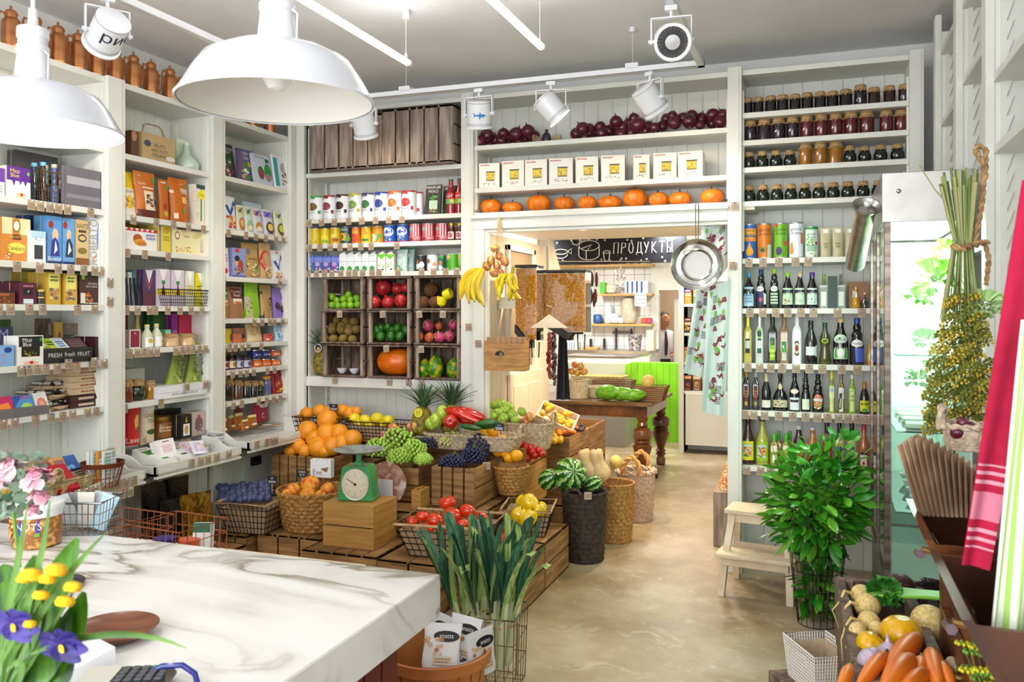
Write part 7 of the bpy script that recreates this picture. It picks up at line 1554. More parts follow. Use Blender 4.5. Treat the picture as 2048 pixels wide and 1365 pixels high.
def longveg(name,label,cat,pts,r,m,group=None,stemm=None,n=12):
 g=G();k=len(pts);c=sum((V(p)for p in pts),V())/k
 q=[];rr=[]
 for i in range(n+1):
  t=i/n*(k-1);a=min(int(t),k-2);q.append(V(pts[a]).lerp(V(pts[a+1]),t-a)-c);rr.append((r if not isinstance(r,(list,tuple))else r[0]+(r[1]-r[0])*i/n)*max(.12,sin(pi*min(.97,max(.03,i/n)))**.35))
 for _ in range(2):q=[q[0]]+[(q[i-1]+q[i]*2+q[i+1])/4 for i in range(1,n)]+[q[-1]]
 g.tube(q,rr,m,12);o=g.out(name,None,c,0,label,cat,group)
 if stemm:g=G();d=(q[0]-q[1]).normalized();g.tube([q[0]-d*.004,q[0]+d*.03],[r if not isinstance(r,(list,tuple))else r[0]]*0+[.006,.004],stemm,6);g.out('stem',o)
 return o
for i,P in enumerate([[(893,820),(918,826),(940,838),(962,846)],[(915,818),(940,826),(966,836),(972,842)],[(898,826),(925,840),(945,845),(960,850)]]):
 longveg('pointed_pepper','long pointed red pepper in the wicker tray, %s from the post'%ORD[i],'pepper',[L_(a,b,5.38+.03*i)for a,b in P],(.042,.018),SKIN['rbell'],'pointed red peppers',STEMG)
for i,(a,b,c,d)in enumerate([(922,852,962,858),(950,848,990,846),(968,840,1006,852),(958,855,998,850)]):longveg('cucumber','dark green cucumber in the wicker tray, %s one'%ORD[i],'cucumber',[L_(a,b,5.33+.03*i),L_(c,d,5.34+.03*i)],.022,SKIN['cuke'],'cucumbers in the wicker tray')
# mandarins in a drooping basket, tomatoes box, gourd crates
p=at(1022,985,Y=5.40);basket('woven_basket','narrow woven basket of yellow oranges beside black grapes',(p.x,5.40,.46),.07,.12,.19,WICK,rows=8,cols=16,amp=.06,group='woven fruit baskets')
pile('mandarin',[(974,868,15),(985,863,14),(992,888,15),(1010,893,14),(1033,912,13),(1018,917,11),(970,888,11),(996,903,12),(1002,880,11),(1010,905,12)],onplane(V((-2.2,5.42,.62)),V((-1.9,5.30,.62)),V((-2.2,5.58,.95))),'yellow orange in the drooping basket','yellow oranges beside the black grapes','orange',name='orange')
crate('plain honey wooden box of small tomatoes',-2.30+.08,-1.95,5.62,6.12,.603,.62+.12,BOXW,F_='h1',L='h1',Rr='h1',B_='h1');
crate('plain honey wooden box below the tomatoes',-1.985,-1.945,5.58,6.10,.30,.60,BOXW,F_='h1',L='h1',Rr='h1',B_='h1',posts=False)
pile('cherry_tomato',[(1040,888,10),(1048,904,10),(1055,917,9),(1066,903,9),(1070,911,9),(1078,901,8),(1062,896,8),(1042,900,8),(1052,895,8),(1083,908,8)],inY(5.66),'small red tomato in the honey box','small tomatoes in the honey box','tomato',name='small_tomato')
for i,(y0,y1)in enumerate([(6.2,6.78),(6.79,7.36)]):
 cr('in the passage holding little gourds, %s'%('lower, near one','lower, far one')[i],-2.30,-1.80,y0,y1,0,.43,Rr='h2',T='s4')
 cr('in the passage holding little gourds, %s'%('upper, near one','upper, far one')[i],-2.30,-1.80,y0,y1,.432,.74,Rr='h2')
GY,GO_,GP=MN('yellow_gourd_skin','c89408','f0c020',9,.3,c3='d8a818',vary=.15),MN('orange_gourd_skin','d86a0c','f08a20',5,.4,vary=.1),MN('purple_date_skin','1c1018','4a2c3c',8,.5,vary=.2)
for nm_,m_,col_,P,n_ in(('yellow_gourd',GY,'small mottled yellow gourd',(1088,1122,858,888),40),('orange_gourd',GO_,'tiny orange gourd',(1112,1152,852,872),36),('dark_date',GP,'dark purple date',(1122,1168,850,862),46)):
 rn=random.Random(n_);r_=.022 if nm_!='dark_date' else .014
 for i in range(n_):
  a,b=rn.random(),rn.random();px=P[0]+(P[1]-P[0])*a;py=P[3]-(P[3]-P[2])*b-(px-P[0])*.18*(nm_!='dark_date')
  q=onplane(V((-2,6.3,.74)),V((-1.8,6.3,.74)),V((-2,7.3,.80)))(px,py,0)
  o=vfruit(nm_,nm_,ball(sp(1.3,0,neck=.4),m_,12),q,r_,(rn.random()*3,rn.random()*3,rn.random()*6),'x',nm_.split('_')[1],col_+'s in the passage crate');PEND.append((o,col_+' in the passage crate','','the apples'))
o=crate('shallow tilted tray of mini yellow squashes',-.16,.16,-.12,.12,0,.06,BIRCH,F_='h1',B_='h1',L='h1',Rr='h1',posts=False,name='fruit_tray',group=None,cat='tray');o.location=at(1112,842,Y=6.55);o.rotation_euler=(.45,.38,.2)
for i in range(26):
 rn=random.Random(i);q=vfruit('mini_squash','mini_squash',ball(sp(.8,.1),GY,12),o.location+V((0,0,.0)),.024,(rn.random(),0,rn.random()),'x','squash','mini squashes in the tilted tray')
 q.location=o.location+o.rotation_euler.to_matrix()@V((rn.uniform(-.13,.13),rn.uniform(-.09,.09),.045+.02*rn.random()));PEND.append((q,'mini yellow squash in the tilted tray','','the apples'))
 # tall baskets on the floor along the passage side
DK=MN('dark_cord','241c1a','46382f',40,.7,bump=.4)
basket('woven_basket','tall dark woven basket with watermelons by the crates',(-1.52,5.62,0),.125,.155,.47,DK,handles=(-1.8,),hh=.05,hw=.06,rows=14,cols=14,amp=.05,group='woven fruit baskets')
def wm(label,p,r,k=1.2,rot=(0,0,0)):
 if SKIN['wmel']is None:
  m,t,b=nt('watermelon_rind');N,Lk=t.nodes,t.links;tc=N.new('ShaderNodeTexCoord');w_=N.new('ShaderNodeTexNoise');gr=N.new('ShaderNodeTexGradient');gr.gradient_type='RADIAL'
  ml=N.new('ShaderNodeMath');ml.operation='MULTIPLY_ADD';ml.inputs[1].default_value=9;fr=N.new('ShaderNodeMath');fr.operation='FRACT';cr_=N.new('ShaderNodeValToRGB');w_.inputs['Scale'].default_value=5
  for ps,c_ in((0,'1c5a18'),(.5,'1f6a1a'),(.62,'7ab03c'),(.85,'9ac455'),(1,'1c5a18')):
   e_=cr_.color_ramp.elements.new(ps)if ps not in(0,1)else cr_.color_ramp.elements[int(ps)];e_.color=rgb(c_)
  Lk.new(tc.outputs['Object'],gr.inputs[0]);Lk.new(tc.outputs['Object'],w_.inputs[0]);Lk.new(gr.outputs[1],ml.inputs[0]);Lk.new(w_.outputs[0],ml.inputs[2]);Lk.new(ml.outputs[0],fr.inputs[0]);Lk.new(fr.outputs[0],cr_.inputs[0]);Lk.new(cr_.outputs[0],b.inputs[0]);b.inputs['Roughness'].default_value=.25
  SKIN['wmel']=m
 vfruit('watermelon','watermelon',ball(sp(k),SKIN['wmel'],32),p,r,rot,label,'watermelon','watermelons by the crates',[('stem','wms',lambda g:stem(g,k-.02,.12,.05,STEMG))])
wm('big striped watermelon on top of dark basket',at(1140,950,Y=5.60),.118,1.1,(1.2,.3,.4));wm('dark green watermelon wedged behind the big one',at(1098,960,Y=5.62),.075,1.3,(1.0,0,1));wm('small striped watermelon beside the big one',at(1186,968,Y=5.72),.06,1.1,(.6,1,1))
basket('woven_basket','brown woven basket behind the dark one',(-1.44,6.17,0),.12,.15,.43,WICK,rows=14,cols=18,amp=.05,handles=(2.4,),hh=.07,group='woven fruit baskets')
for i,(px,py,a)in enumerate([(1178,935,-.35),(1197,935,-.2)]):q=at(px,py,Y=6.0);r_=.085;b_,pt_=K['butternut'];vfruit('butternut_squash','butternut',b_,q,r_,(0,a,i),'pale butternut squash leaning out of brown basket, %s'%('near the watermelon','near the light basket')[i],'squash','butternut squashes',[('stem','bns',pt_[0][1])])
basket('woven_basket','light two tone basket with thick looped handles',(-1.42,6.86,0),.13,.155,.40,WICKL,rows=18,cols=24,amp=.03,handles=(-1.6,1.5),hh=.14,hw=.07,hr=.022,rim=.022,hm=MN('cane','c08a4c','d8a868',30,.5),group='woven fruit baskets')
pile('melon',[(1232,925,13)],inY(6.85),'yellow melon inside the light basket',None)
# ---------------- leeks in a wire crate
LK=MN('leek_leaf','24503c','5c8a68',5,.5,stretch=(14,14,.6),c3='3c6c50',vary=.2);LK2=MN('leek_pale','6a9a3c','c8d890',5,.5,stretch=(20,20,.5))
def leek(label,base,top,seed,L=.62):
 rn=random.Random(seed);o=thing('leek',label,'leek',base,0,'leeks standing by the counter');d=(V(top)-V(base)).normalized();Q=d.to_track_quat('Z','Y').to_matrix().to_4x4()@Rz(rn.random()*6)
 g=G(Q);g.lathe([(.012,0),(.018,.01),(.017,.06),(.0165,.20),(.018,.30)],MN('leek_white','b8c888','ecebd8',3,.4,stretch=(1,1,.9)),12);g.out('white_stalk',o)
 g=G(Q);[g.tube([(0,0,.004),(.02*cos(a),.02*sin(a),-.02),(.03*cos(a*1.3),.03*sin(a*1.3),-.045)],.001,M('d8ccb0',.8),3)for a in[i*.7 for i in range(9)]];g.out('roots',o)
 for k in range(6):
  s=1 if k%2 else-1;h0=.22+.03*k;Lf=L-h0+rn.uniform(-.10,.06);sp_=(.02+.025*(5-k)/5)*rn.uniform(.7,1.5);dr=.14*(k<1)*rn.random();w=.034;tw=rn.uniform(-.5,.5)
  def fn(u,v):
   x=s*(.012+sp_*v**1.5*1.6+dr*v*v*.6);ww=w*(1-.25*v)*(u-.5)*2;f=.35*abs(u-.5)*2*w
   return(x-s*f,ww+tw*.04*v,h0+Lf*v-dr*v**3*1.6-(.02*(abs(u-.5)*2)if v>.95 else 0))
  g=G(Q);g.grid(fn,4,8,LK if k%3 else LK2);g.out('leaf',o)
for i,(bx_,by,tx,ty,y)in enumerate([(985,1330,1000,1075,3.60),(1005,1325,1035,1080,3.66),(965,1320,965,1075,3.70),(1015,1330,1055,1090,3.58),(990,1335,985,1090,3.54),(955,1325,920,1110,3.66),(945,1335,890,1150,3.58),(970,1340,930,1100,3.52),(1000,1340,1020,1090,3.50)]):
 leek('tall leek standing in the wire crate, %s'%['at the centre','right of centre','behind the centre','outermost toward the aisle','in front','leaning to the counter','leaning most to the counter','front one leaning to counter','front one toward the aisle'][i],at(bx_,by,Y=y),at(tx,ty,Y=y),i,.66)
p=at(1000,1360,Y=3.55);o=wire_basket('wire_crate','tall wire crate holding the upright leeks','crate',(p.x-.03,3.60,.001),.1,.22,.26,.34,nx=5,ny=5,nz=3,rr=.0022,m=M('6a5a3c',.5),slope=.9)
g=G();braid(g,[(.115*cos(a*.52),.13*sin(a*.52),.30)for a in range(13)],.006,KRAFT);g.out('jute_tie',o)
# bushel basket of snack bags by the counter
BW_=MN('bushel_wood','a8602c','cc8444',3,.5,stretch=(1,1,1),bump=.1)
o=thing('bushel_basket','orange brown bushel basket of white snack bags by the counter','basket',(-1.40,2.98,.0));g=G();n=22
for i in range(n):a=2*pi*i/n;g.add([(.17*cos(a+s),.17*sin(a+s),.1)for s in(-.13,.13)]+[(.205*cos(a+s),.205*sin(a+s),.40)for s in(.13,-.13)],[(0,1,2,3)],BW_)
g.lathe([(.16,.1),(.197,.395)],BW_,30,caps=False);g.lathe([(.16,.1),(0,.1)],BW_,30,caps=False);g.out('staves',o)
g=G();g.lathe([(.2,.36),(.213,.36),(.215,.40),(.205,.402)],BW_,40,caps=False);g.lathe([(.198,.365),(.196,.4)],BW_,40,caps=False);g.out('rim_hoop',o)
g=G();g.lathe([(.17,.1),(.172,0),(.16,0)],BW_,30,caps=False);g.out('foot',o)
for i,(px,py,rx,rz_,y)in enumerate([(914,1283,-.3,-.25,2.98),(878,1300,-.35,.2,2.9),(900,1330,-1.0,.4,2.86),(972,1310,-.1,1.2,3.0),(865,1275,-.2,-.5,3.05)]):
 g=G();mk_pouch(g,.15,.17,.035,'e4e4e6','o .62 .72 .34 .12 17161a;t .62 .72 .1 e8e8e8 snatts;g .3 .5 .3 .2 12 b87848 d8b088;r .3 .12 .8 .3 d8ccb8;l .34 .15 .76 .27 2 a8845c',i);q=at(px,py,Y=y)
 b=g.out('snack_bag',None,q+V((0,0,-.08)),0,'white snack bag with dark oval mark, %s'%['upright in the middle','against the counter side','lying on top','bent along the rim','rearmost at the counter'][i],'snack bag','snack bags in the bushel basket');b.rotation_euler=(rx,0,rz_)
for i,(px,py,y)in enumerate([(960,1058,4.4),(973,940,5.2),(1176,1000,5.45)]):card('kraft price tag hanging from %s'%['the tomato basket rim','the black grape crate','the dark watermelon basket'][i],at(px,py,Y=y),.4,'l .1 .2 .9 .8 2 8a7460',.05,.05,'b7a48e',.0)
# ================================================================ COUNTER AND FOREGROUND
m,t,b=nt('veined_marble');N,Lk=t.nodes,t.links;tc=N.new('ShaderNodeTexCoord');mp=N.new('ShaderNodeMapping');mp.inputs['Scale'].default_value=(1,2.4,1.6);mp.inputs['Rotation'].default_value=(.2,0,.35)
n1=N.new('ShaderNodeTexNoise');n1.inputs['Scale'].default_value=1.15;n1.inputs['Detail'].default_value=9;n1.inputs['Distortion'].default_value=1.3;cr1=N.new('ShaderNodeValToRGB');E_=cr1.color_ramp.elements
E_[0].position=.40;E_[0].color=rgb('e6e5e2');E_[1].position=.63;E_[1].color=rgb('efeeec')
for ps,c_ in((.48,'d8d6d2'),(.50,'8c8474'),(.52,'b4aea2'),(.545,'d8d5d0')):e=E_.new(ps);e.color=rgb(c_)
n2=N.new('ShaderNodeTexNoise');n2.inputs['Scale'].default_value=.9;mx=N.new('ShaderNodeMixRGB');mx.inputs[1].default_value=rgb('efeeec');c2=N.new('ShaderNodeValToRGB');c2.color_ramp.elements[0].position=.38;c2.color_ramp.elements[1].position=.5
Lk.new(tc.outputs['Object'],mp.inputs[0]);Lk.new(mp.outputs[0],n1.inputs[0]);Lk.new(tc.outputs['Object'],n2.inputs[0]);Lk.new(n1.outputs[0],cr1.inputs[0]);Lk.new(n2.outputs[0],c2.inputs[0]);Lk.new(c2.outputs[0],mx.inputs[0]);Lk.new(cr1.outputs[0],mx.inputs[2]);Lk.new(mx.outputs[0],b.inputs[0]);b.inputs['Roughness'].default_value=.25
CZ=.95
o=thing('shop_counter','marble topped counter with dark red panelled base','counter',(-1.02,2.20,0))
g=G();g.bx(-2.2,0,-2.6,0,CZ-.12,CZ,m,c=.004);g.out('marble_top',o)
RD=MN('dark_red_panel','5a1c16','6e2620',3,.45)
g=G();g.bx(-2.1,-.1,-2.5,-.08,0,CZ-.12,RD);
for i in range(26):g.bx(-.1,-.088,-2.5+i*.093,-2.5+i*.093+.08,.0,CZ-.121,RD,c=.003)
for i in range(20):g.bx(-2.1+i*.1,-2.1+i*.1+.088,-.08,-.068,0,CZ-.121,RD,c=.003)
g.out('panelled_base',o)
g=G();g.bx(-2.6,-1.9,.0,.07,CZ-.09,CZ-.02,BIRCH,c=.003);g.out('wood_ledge',o)
def on(px,py,z=CZ):return at(px,py,Z=z)
p=on(228,1275);g=G();g.lathe([(.06,.001),(.07,.004),(.093,.020),(.098,.026),(.094,.027),(.075,.016),(.0,.011)],MN('walnut_bowl','5a2c18','8a4c28',4,.35,stretch=(1,8,1),coat=.3,c3='743c20'),44);g.out('wooden_dish',None,(p.x,p.y,CZ),.5,'shallow round brown wooden dish on the marble','dish')
p=on(40,1100);o=thing('nut_tub','clear plastic tub of peanuts with a blue label','tub',(p.x,p.y+.06,CZ+.001),YAW-.5)
g=G();g.lathe([(.066,0),(.072,.006),(.076,.1)],MN('peanuts','a8682c','d8a458',45,.3,c3='8a5424'),28);g.lathe([(.0765,.098),(.079,.12)],M('dfe2e6',.3),28,caps=False);g.out('tub_body',o);g=G();g.lathe([(.079,.118),(.082,.122),(.082,.136),(.07,.138),(0,.138)],M('e6eaee',.3),28);g.out('lid',o)
g=G();prints(g,cylmap(.0765,.17,.02,0),.17,.075,'z 2430a0 .6 .3 1 .45 1 1 .66 1;t .82 .7 .3 f0f0f0 NUTS;z 4aa03c .6 .3 1 .45 1 .3 .6 .15;r 0 .86 .6 1 c88020;g .3 .45 .26 .4 30 d89c4c b87830 e8b870',1,14);g.out('label_sticker',o)
p=on(125,1075);wire_basket('wire_basket','silver wire basket of sample sachets on the counter corner','basket',(p.x,p.y+.09,CZ+.001),YAW,.19,.16,.11,nx=9,ny=7,nz=3,rr=.0016,m=M('8a8a8a',.3,.9))
for i in range(5):
 g=G();mk_pouch(g,.06,.12,.02,('c8ccd0','8a8c90','d8d4cc','b0b4b8','a8c8d8')[i],'',i);q=g.out('sample_sachet',None,(p.x-.05+.025*i,p.y+.09+.02*(i%2),CZ+.01),YAW,'%s sample sachet in the silver wire basket'%('silver','dark grey','cream','grey','blue grey')[i],'sachet','sachets in the silver basket');q.rotation_euler=(.3-.15*i,.3*(i-2)*.5,YAW)
 # copper wire baskets beyond the counter edge
for i,(px,py,y,w)in enumerate([(245,1050,2.70,.32),(355,1055,2.72,.30)]):
 q=at(px,py,Y=y+.1);wire_basket('copper_wire_basket','copper wire basket behind the counter edge, %s'%('nearer the flowers','nearer the coffee bags')[i],'basket',(q.x,q.y,.665),-.1,w,.26,.165,nx=8,ny=6,nz=3,rr=.0022,m=COPW,rim_r=.003,group='copper wire baskets',slope=.95)
g=G();g.bx(-3.0,-1.75,2.5,3.05,.63,.664,BIRCH,c=.003);
for x in(-2.9,-1.8):
 for y in(2.55,3.0):g.bx(x-.02,x+.02,y-.02,y+.02,0,.63,BIRCH)
g.out('side_table',None,None,0,'low pale wooden table behind the counter carrying copper baskets','table')
for i,(px,py,c,nm_)in enumerate([(330,1078,'2a2488','dark blue'),(378,1078,'d8603c','orange'),(400,1060,'e8ecec','white and green')]):
 q=at(px,py,Y=2.78+.02*i);g=G()
 if i<2:g.lathe([(.04,0),(.044,.01),(.04,.05),(.043,.055),(.043,.07),(0,.075)],M(c,.4),22);g.out('lidded_pot',None,(q.x,q.y,.70),0,nm_+' lidded pot in the copper basket','pot')
 else:mk_box(g,.07,.13,.06,c,'r 0 .7 1 1 1f6a4c',1,.2);g.out('milk_carton',None,(q.x,q.y,.70),.4,'white and green carton in the copper basket','carton')
 # stand, card terminal, blue handle
p=on(150,1345);g=G();g.prism([(-.09,0),(.06,0),(.06,.045),(-.09,.01)],.1,M('e8e8ea',.4),Tr(0,-.05));g.out('card_stand',None,(p.x,p.y,CZ+.001),YAW+.9,'white wedge shaped card stand at the bottom of the counter','stand')
p=on(255,1372);o=thing('card_terminal','black and white payment terminal with grey keys','payment terminal',(p.x,p.y-.02,CZ+.002),YAW+.1)
g=G();g.bx(-.08,.1,-.06,.045,0,.03,M('24262c',.4),c=.012);g.out('terminal_body',o);g=G();g.bx(-.07,-.005,-.05,.035,.03,.032,M('c8c4b8',.3));g.out('screen',o)
g=G();[g.bx(.0+.019*i,.015+.019*i,-.04+.018*j,-.026+.018*j,.03,.034,M('4a4c52' if(i,j)not in((4,3),(3,3))else('2fa050','d8c838')[i-3],.5),c=.002)for i in range(5)for j in range(4)];g.out('keypad',o)
p=on(345,1372);g=G();g.tube([(-.055,0,0),(-.05,0,.02),(-.02,0,.035),(.02,0,.037),(.045,0,.02),(.05,0,0)],.006,M('1c2480',.25),8);g.out('blue_cable_loop',None,(p.x,p.y,CZ+.004),YAW,'glossy dark blue handle loop at the bottom edge','handle')
# ---------------- foreground bouquet: leaves, yellow buttons, irises
LG=MN('lily_leaf','1c4410','5a9420',6,.35,stretch=(10,10,1),coat=.2,vary=.1);LG2=MN('grass_blade','2c5218','6a9438',6,.5)
def blade(g,pts,w,m,fold=.25,tip=.05):
 pts=[V(p)for p in pts];n=10;P=[]
 def B(t):
  k=len(pts)-1;q=pts[:]
  while len(q)>1:q=[q[i].lerp(q[i+1],t)for i in range(len(q)-1)]
  return q[0]
 fwd=V((-sa,ca,0))
 for i in range(n+1):
  t=i/n;c=B(t);d=(B(min(1,t+.02))-B(max(0,t-.02))).normalized();s=d.cross(fwd).normalized();ww=w*(tip+sin(pi*min(1,t*.92+.06))**.8)
  P+=[c-s*ww,c+fwd*ww*fold,c+s*ww]
 g.add(P,[f for i in range(n)for f in((3*i,3*i+1,3*i+4,3*i+3),(3*i+1,3*i+2,3*i+5,3*i+4))],m)
c0=at(-40,1420,D=1.15);o=thing('flower_bouquet','bouquet of yellow button flowers, irises and long leaves in front','bouquet',c0)
Q=lambda px,py,d:at(px,py,D=d)-c0
for i,(P,w)in enumerate([([(0,1400),(60,1280),(120,1150),(155,1078)],.022),([(-10,1380),(30,1280),(60,1190),(72,1112)],.026),([(30,1400),(110,1330),(150,1260),(168,1185)],.022),([(10,1360),(50,1300),(90,1255),(110,1200)],.03),([(-20,1330),(-10,1250),(20,1200),(70,1140)],.03),
([(-20,1400),(40,1360),(90,1320),(140,1230)],.03),([(-20,1300),(10,1240),(20,1190),(10,1150)],.03),([(0,1420),(20,1350),(60,1300),(90,1290)],.035),([(-30,1420),(10,1330),(0,1260),(50,1240)],.035),([(-30,1400),(0,1320),(-10,1280),(0,1200)],.04),([(-30,1420),(60,1400),(110,1350),(145,1310)],.03),([(-40,1380),(20,1340),(80,1290),(125,1250)],.035),([(-40,1360),(-10,1290),(40,1270),(75,1190)],.035),([(-40,1340),(0,1280),(0,1200),(15,1130)],.04),([(-20,1400),(20,1390),(50,1330),(100,1300)],.04)]):
 g=G();blade(g,[Q(a,b_,1.15+.02*(i%4))for a,b_ in P],w,LG);g.out('leaf',o)
for i,P in enumerate([[(60,1310),(150,1270),(270,1250),(372,1297)],[(40,1330),(60,1240),(130,1150),(215,1062)],[(0,1300),(20,1200),(40,1110),(55,1010)],[(-10,1365),(20,1240),(30,1150),(45,1065)],[(20,1400),(60,1340),(40,1300),(20,1340)],[(0,1330),(60,1230),(90,1100),(100,1000)]]):
 g=G();blade(g,[Q(a,b_,1.10)for a,b_ in P],.0045,LG2);g.out('grass_blade',o)
YB=MN('yellow_button','e0a808','f4cc10',120,.7,bump=.6)
for i,(px,py,r)in enumerate([(62,1152,22),(112,1142,22),(95,1160,17),(146,1176,18),(130,1205,19),(82,1192,16),(48,1160,14),(60,1250,13)]):
 g=G();rr=r/F*1.08
 g.lathe([(0,-.5*rr),(rr*.8,-.4*rr),(rr,0),(rr*.8,.5*rr),(0,.7*rr)],YB,18,Tr(Q(px,py,1.08))@Rx(-.3),caps=False,rib=lambda th,t:1+.05*sin(14*th));g.tube([Q(px,py,1.085)-V((0,0,.006)),Q(px-30,py+60,1.11),Q(0,1400,1.14)],.0018,LG2,5);g.out('yellow_flower_head',o)
IR=MN('iris_petal','1c1450','4a3a94',8,.5,c3='382a80');rn=random.Random(2)
for i,(px,py)in enumerate([(22,1250),(118,1292)]):
 g=G();c=Q(px,py,1.09)
 for k in range(7):
  a=k*.9+i;blade(g,[c,c+V((.02*cos(a),.0,.012*sin(a))),c+V((.045*cos(a),.005,.02*sin(a)-.004))],.011,IR,.5)
 blade(g,[c,c+V((.012,-.004,-.006))],.004,YB);g.out('iris_flower',o)
 # peony posy behind it
c0=at(40,1010,D=1.75);o=thing('peony_posy','posy of pale pink peonies with small round leaves','bouquet',c0);PK=MN('peony_petal','e0a0b4','f4dce0',20,.6,c3='ecc0cc',vary=.05)
for i,(px,py,r)in enumerate([(18,945,30),(75,962,26),(78,1000,20),(-5,965,26),(62,1022,14)]):
 g=G();q=at(px,py,D=1.72)-c0;rn=random.Random(i);R_=r/F*1.72
 for k in range(26):
  a,e=rn.uniform(0,6.28),rn.uniform(-.2,1.4);d=V((cos(a)*cos(e),sin(a)*cos(e),sin(e)));x=d.cross(V((.1,.2,1))).normalized();y=d.cross(x);s=R_*(.55+.3*rn.random())
  g.grid(lambda u,v:q+d*R_*(.75+.3*v*v+.25*(u-.5)**2)+x*s*(u-.5)*1.5*sin(pi*(.2+.6*v))+y*s*(v-.5)*1.4,4,4,PK)
 g.out('peony_bloom',o)
g=G();rn=random.Random(9);EU=MN('round_leaf','3a5a3c','8aa08a',10,.6,vary=.1)
for k in range(150):
 q=at(rn.uniform(-20,90),rn.uniform(905,1035),D=1.75+rn.uniform(-.05,.1))-c0;n_=V((rn.uniform(-1,1),-1,rn.uniform(-.6,1))).normalized();x=n_.cross(V((0,0,1))).normalized();y=n_.cross(x);r=rn.uniform(.006,.016)
 g.poly([q+x*r*cos(a*.785)+y*r*.8*sin(a*.785)for a in range(8)],EU)
g.out('foliage',o);g=G();g.tube([(0,0,-.13),(-.02,0,0),(0,0,.04)],.004,LG2,5);g.out('stems',o)
g=G();g.lathe([(.05,0),(.06,.02),(.062,.10),(.05,.14),(.055,.15)],M('c8d4d0',.05,coat=.5),22,caps=False);g.out('flower_jar',None,(c0.x-.02,c0.y+.02,CZ+.001),0,'glass jar holding the peony posy','jar')
p=on(60,1205);g=G();g.lathe([(.05,.0),(.085,.002),(.09,.012),(.084,.012),(.08,.005),(0,.004)],M('2a1c28',.3),30);g.out('dark_saucer',None,(p.x-.05,p.y+.1,CZ+.001),0,'dark round saucer behind the yellow flowers','saucer')
# ================================================================ RIGHT SIDE
RW=Wall('R',.65)
for y0,y1,zs,lb in((2.95,3.80,[2.645,2.36,1.3,3.07],'white shelving bay behind the hanging towels'),(3.90,4.58,[2.83,3.2,2.0],'white shelving bay with the green watering can'),(4.68,5.36,[2.79,3.2,2.0],'white shelving bay above the steel cooler'),(5.46,5.64,[2.9,2.0],'narrow white shelving bay in the far right corner')):
 shelf_unit(lb,y0,y1,RW,zs,notch_from=1.2,notch_to=3.2,sides=3.3,post_top=3.3)
for y0,lb in((3.80,'white post behind the hanging herb bundle'),(4.58,'white post between watering can bay and cooler bay'),(5.36,'white post nearest the far right corner')):post(lb,y0,y0+.10,RW,3.4)
p=at(1962,250,X=.72);g=G();MG=M('a8c4b0',.4);g.lathe([(.05,0),(.055,.02),(.05,.12),(.03,.13)],MG,20);g.tube([(0,-.04,.05),(0,-.11,.13),(0,-.13,.17)],[.012,.009,.009],MG,8);g.lathe([(.01,0),(.035,.03),(0,.035)],MG,16,Tr(0,-.13,.16)@Rx(.6));g.out('watering_can',None,(.78,4.12,2.002),0,'small pale green watering can on the right shelving','watering can')
# steel cooler
FX,FY,FY2=.275,4.20,5.34
o=thing('display_cooler','tall stainless steel display cooler with glass sides','cooler',(0,0,0));BR=MN('bronze_frame','66564c','94847a',4,.3,.8,stretch=(1,1,8))
def part(nm,bxs,m,par=None):
 g=G();[g.bx(*b,m,c=.002)for b in bxs];return g.out(nm,par or o)
part('head_panel',[(FX-.01,.645,FY,FY2,2.11,2.335)],STEEL);g=G();g.sph((FX+.06,FY-.003,2.25),.011,CHROME,10);g.out('screw',o)
part('frame',[(FX,FX+.028,FY,FY+.03,.45,2.11),(FX+.03,.64,FY,FY+.03,.45,.48),(FX,FX+.028,FY2-.03,FY2,.45,2.11),(FX,FX+.028,FY+.03,FY2-.03,.45,.48),(FX,FX+.02,4.75,4.78,.48,2.11)],BR)
part('floor_panel',[(FX+.03,.62,FY+.03,FY2-.03,.452,.47)],M('e8eeec',.4));part('base',[(FX+.01,.64,FY+.01,FY2,.05,.45)],M('2a2c30',.3));part('back_wall',[(.62,.64,FY+.04,FY2,.48,2.1)],M('e8eeec',.4));part('end_wall',[(FX+.03,.62,FY2-.02,FY2-.005,.48,2.1)],M('e8eeec',.4))
part('end_glass',[(FX+.03,.62,FY+.008,FY+.014,.48,2.11)],glass('cooler_glass','eef8f2',.01,.03));part('door_glass',[(FX+.008,FX+.014,FY+.03,FY2-.03,.48,2.11)],glass('door_glass','e6f4ec',.01,.12))
for z in(.78,1.15,1.5,1.8):part('wire_shelf',[(FX+.05,.61,FY+.03,FY2-.03,z,z+.008)],glass('shelf_glass','f4fbf8',.05,.06))
part('interior_light',[(FX+.04,FX+.06,FY+.05,FY2-.05,2.07,2.09)],M('f4fff8',.4,emit=9));area_light('cooler_lamp',(.45,4.75,2.09),.2,.9,32,(.93,1,.96))
LT=MN('lettuce_leaf','6ab02c','c0e07a',8,.4,vary=.1)
def ruffle(nm,lb,cat,p,R_,m,n,seed,par=None,grp=None):
 g=G();rn=random.Random(seed)
 for k in range(n):
  a,e=rn.uniform(0,6.28),rn.uniform(-.6,1.3);d=V((cos(a)*cos(e),sin(a)*cos(e),sin(e)));x=d.cross(V((.1,.2,1))).normalized();y=d.cross(x);ph=rn.random()*6
  g.grid(lambda u,v:d*R_*(.35+.6*v)+x*R_*.8*(u-.5)*(.3+v)+y*R_*(.14*v*sin(14*u+ph)+.3*(v-.5)**2),8,4,m)
 return g.out(nm,par,p,0,lb,cat,grp)
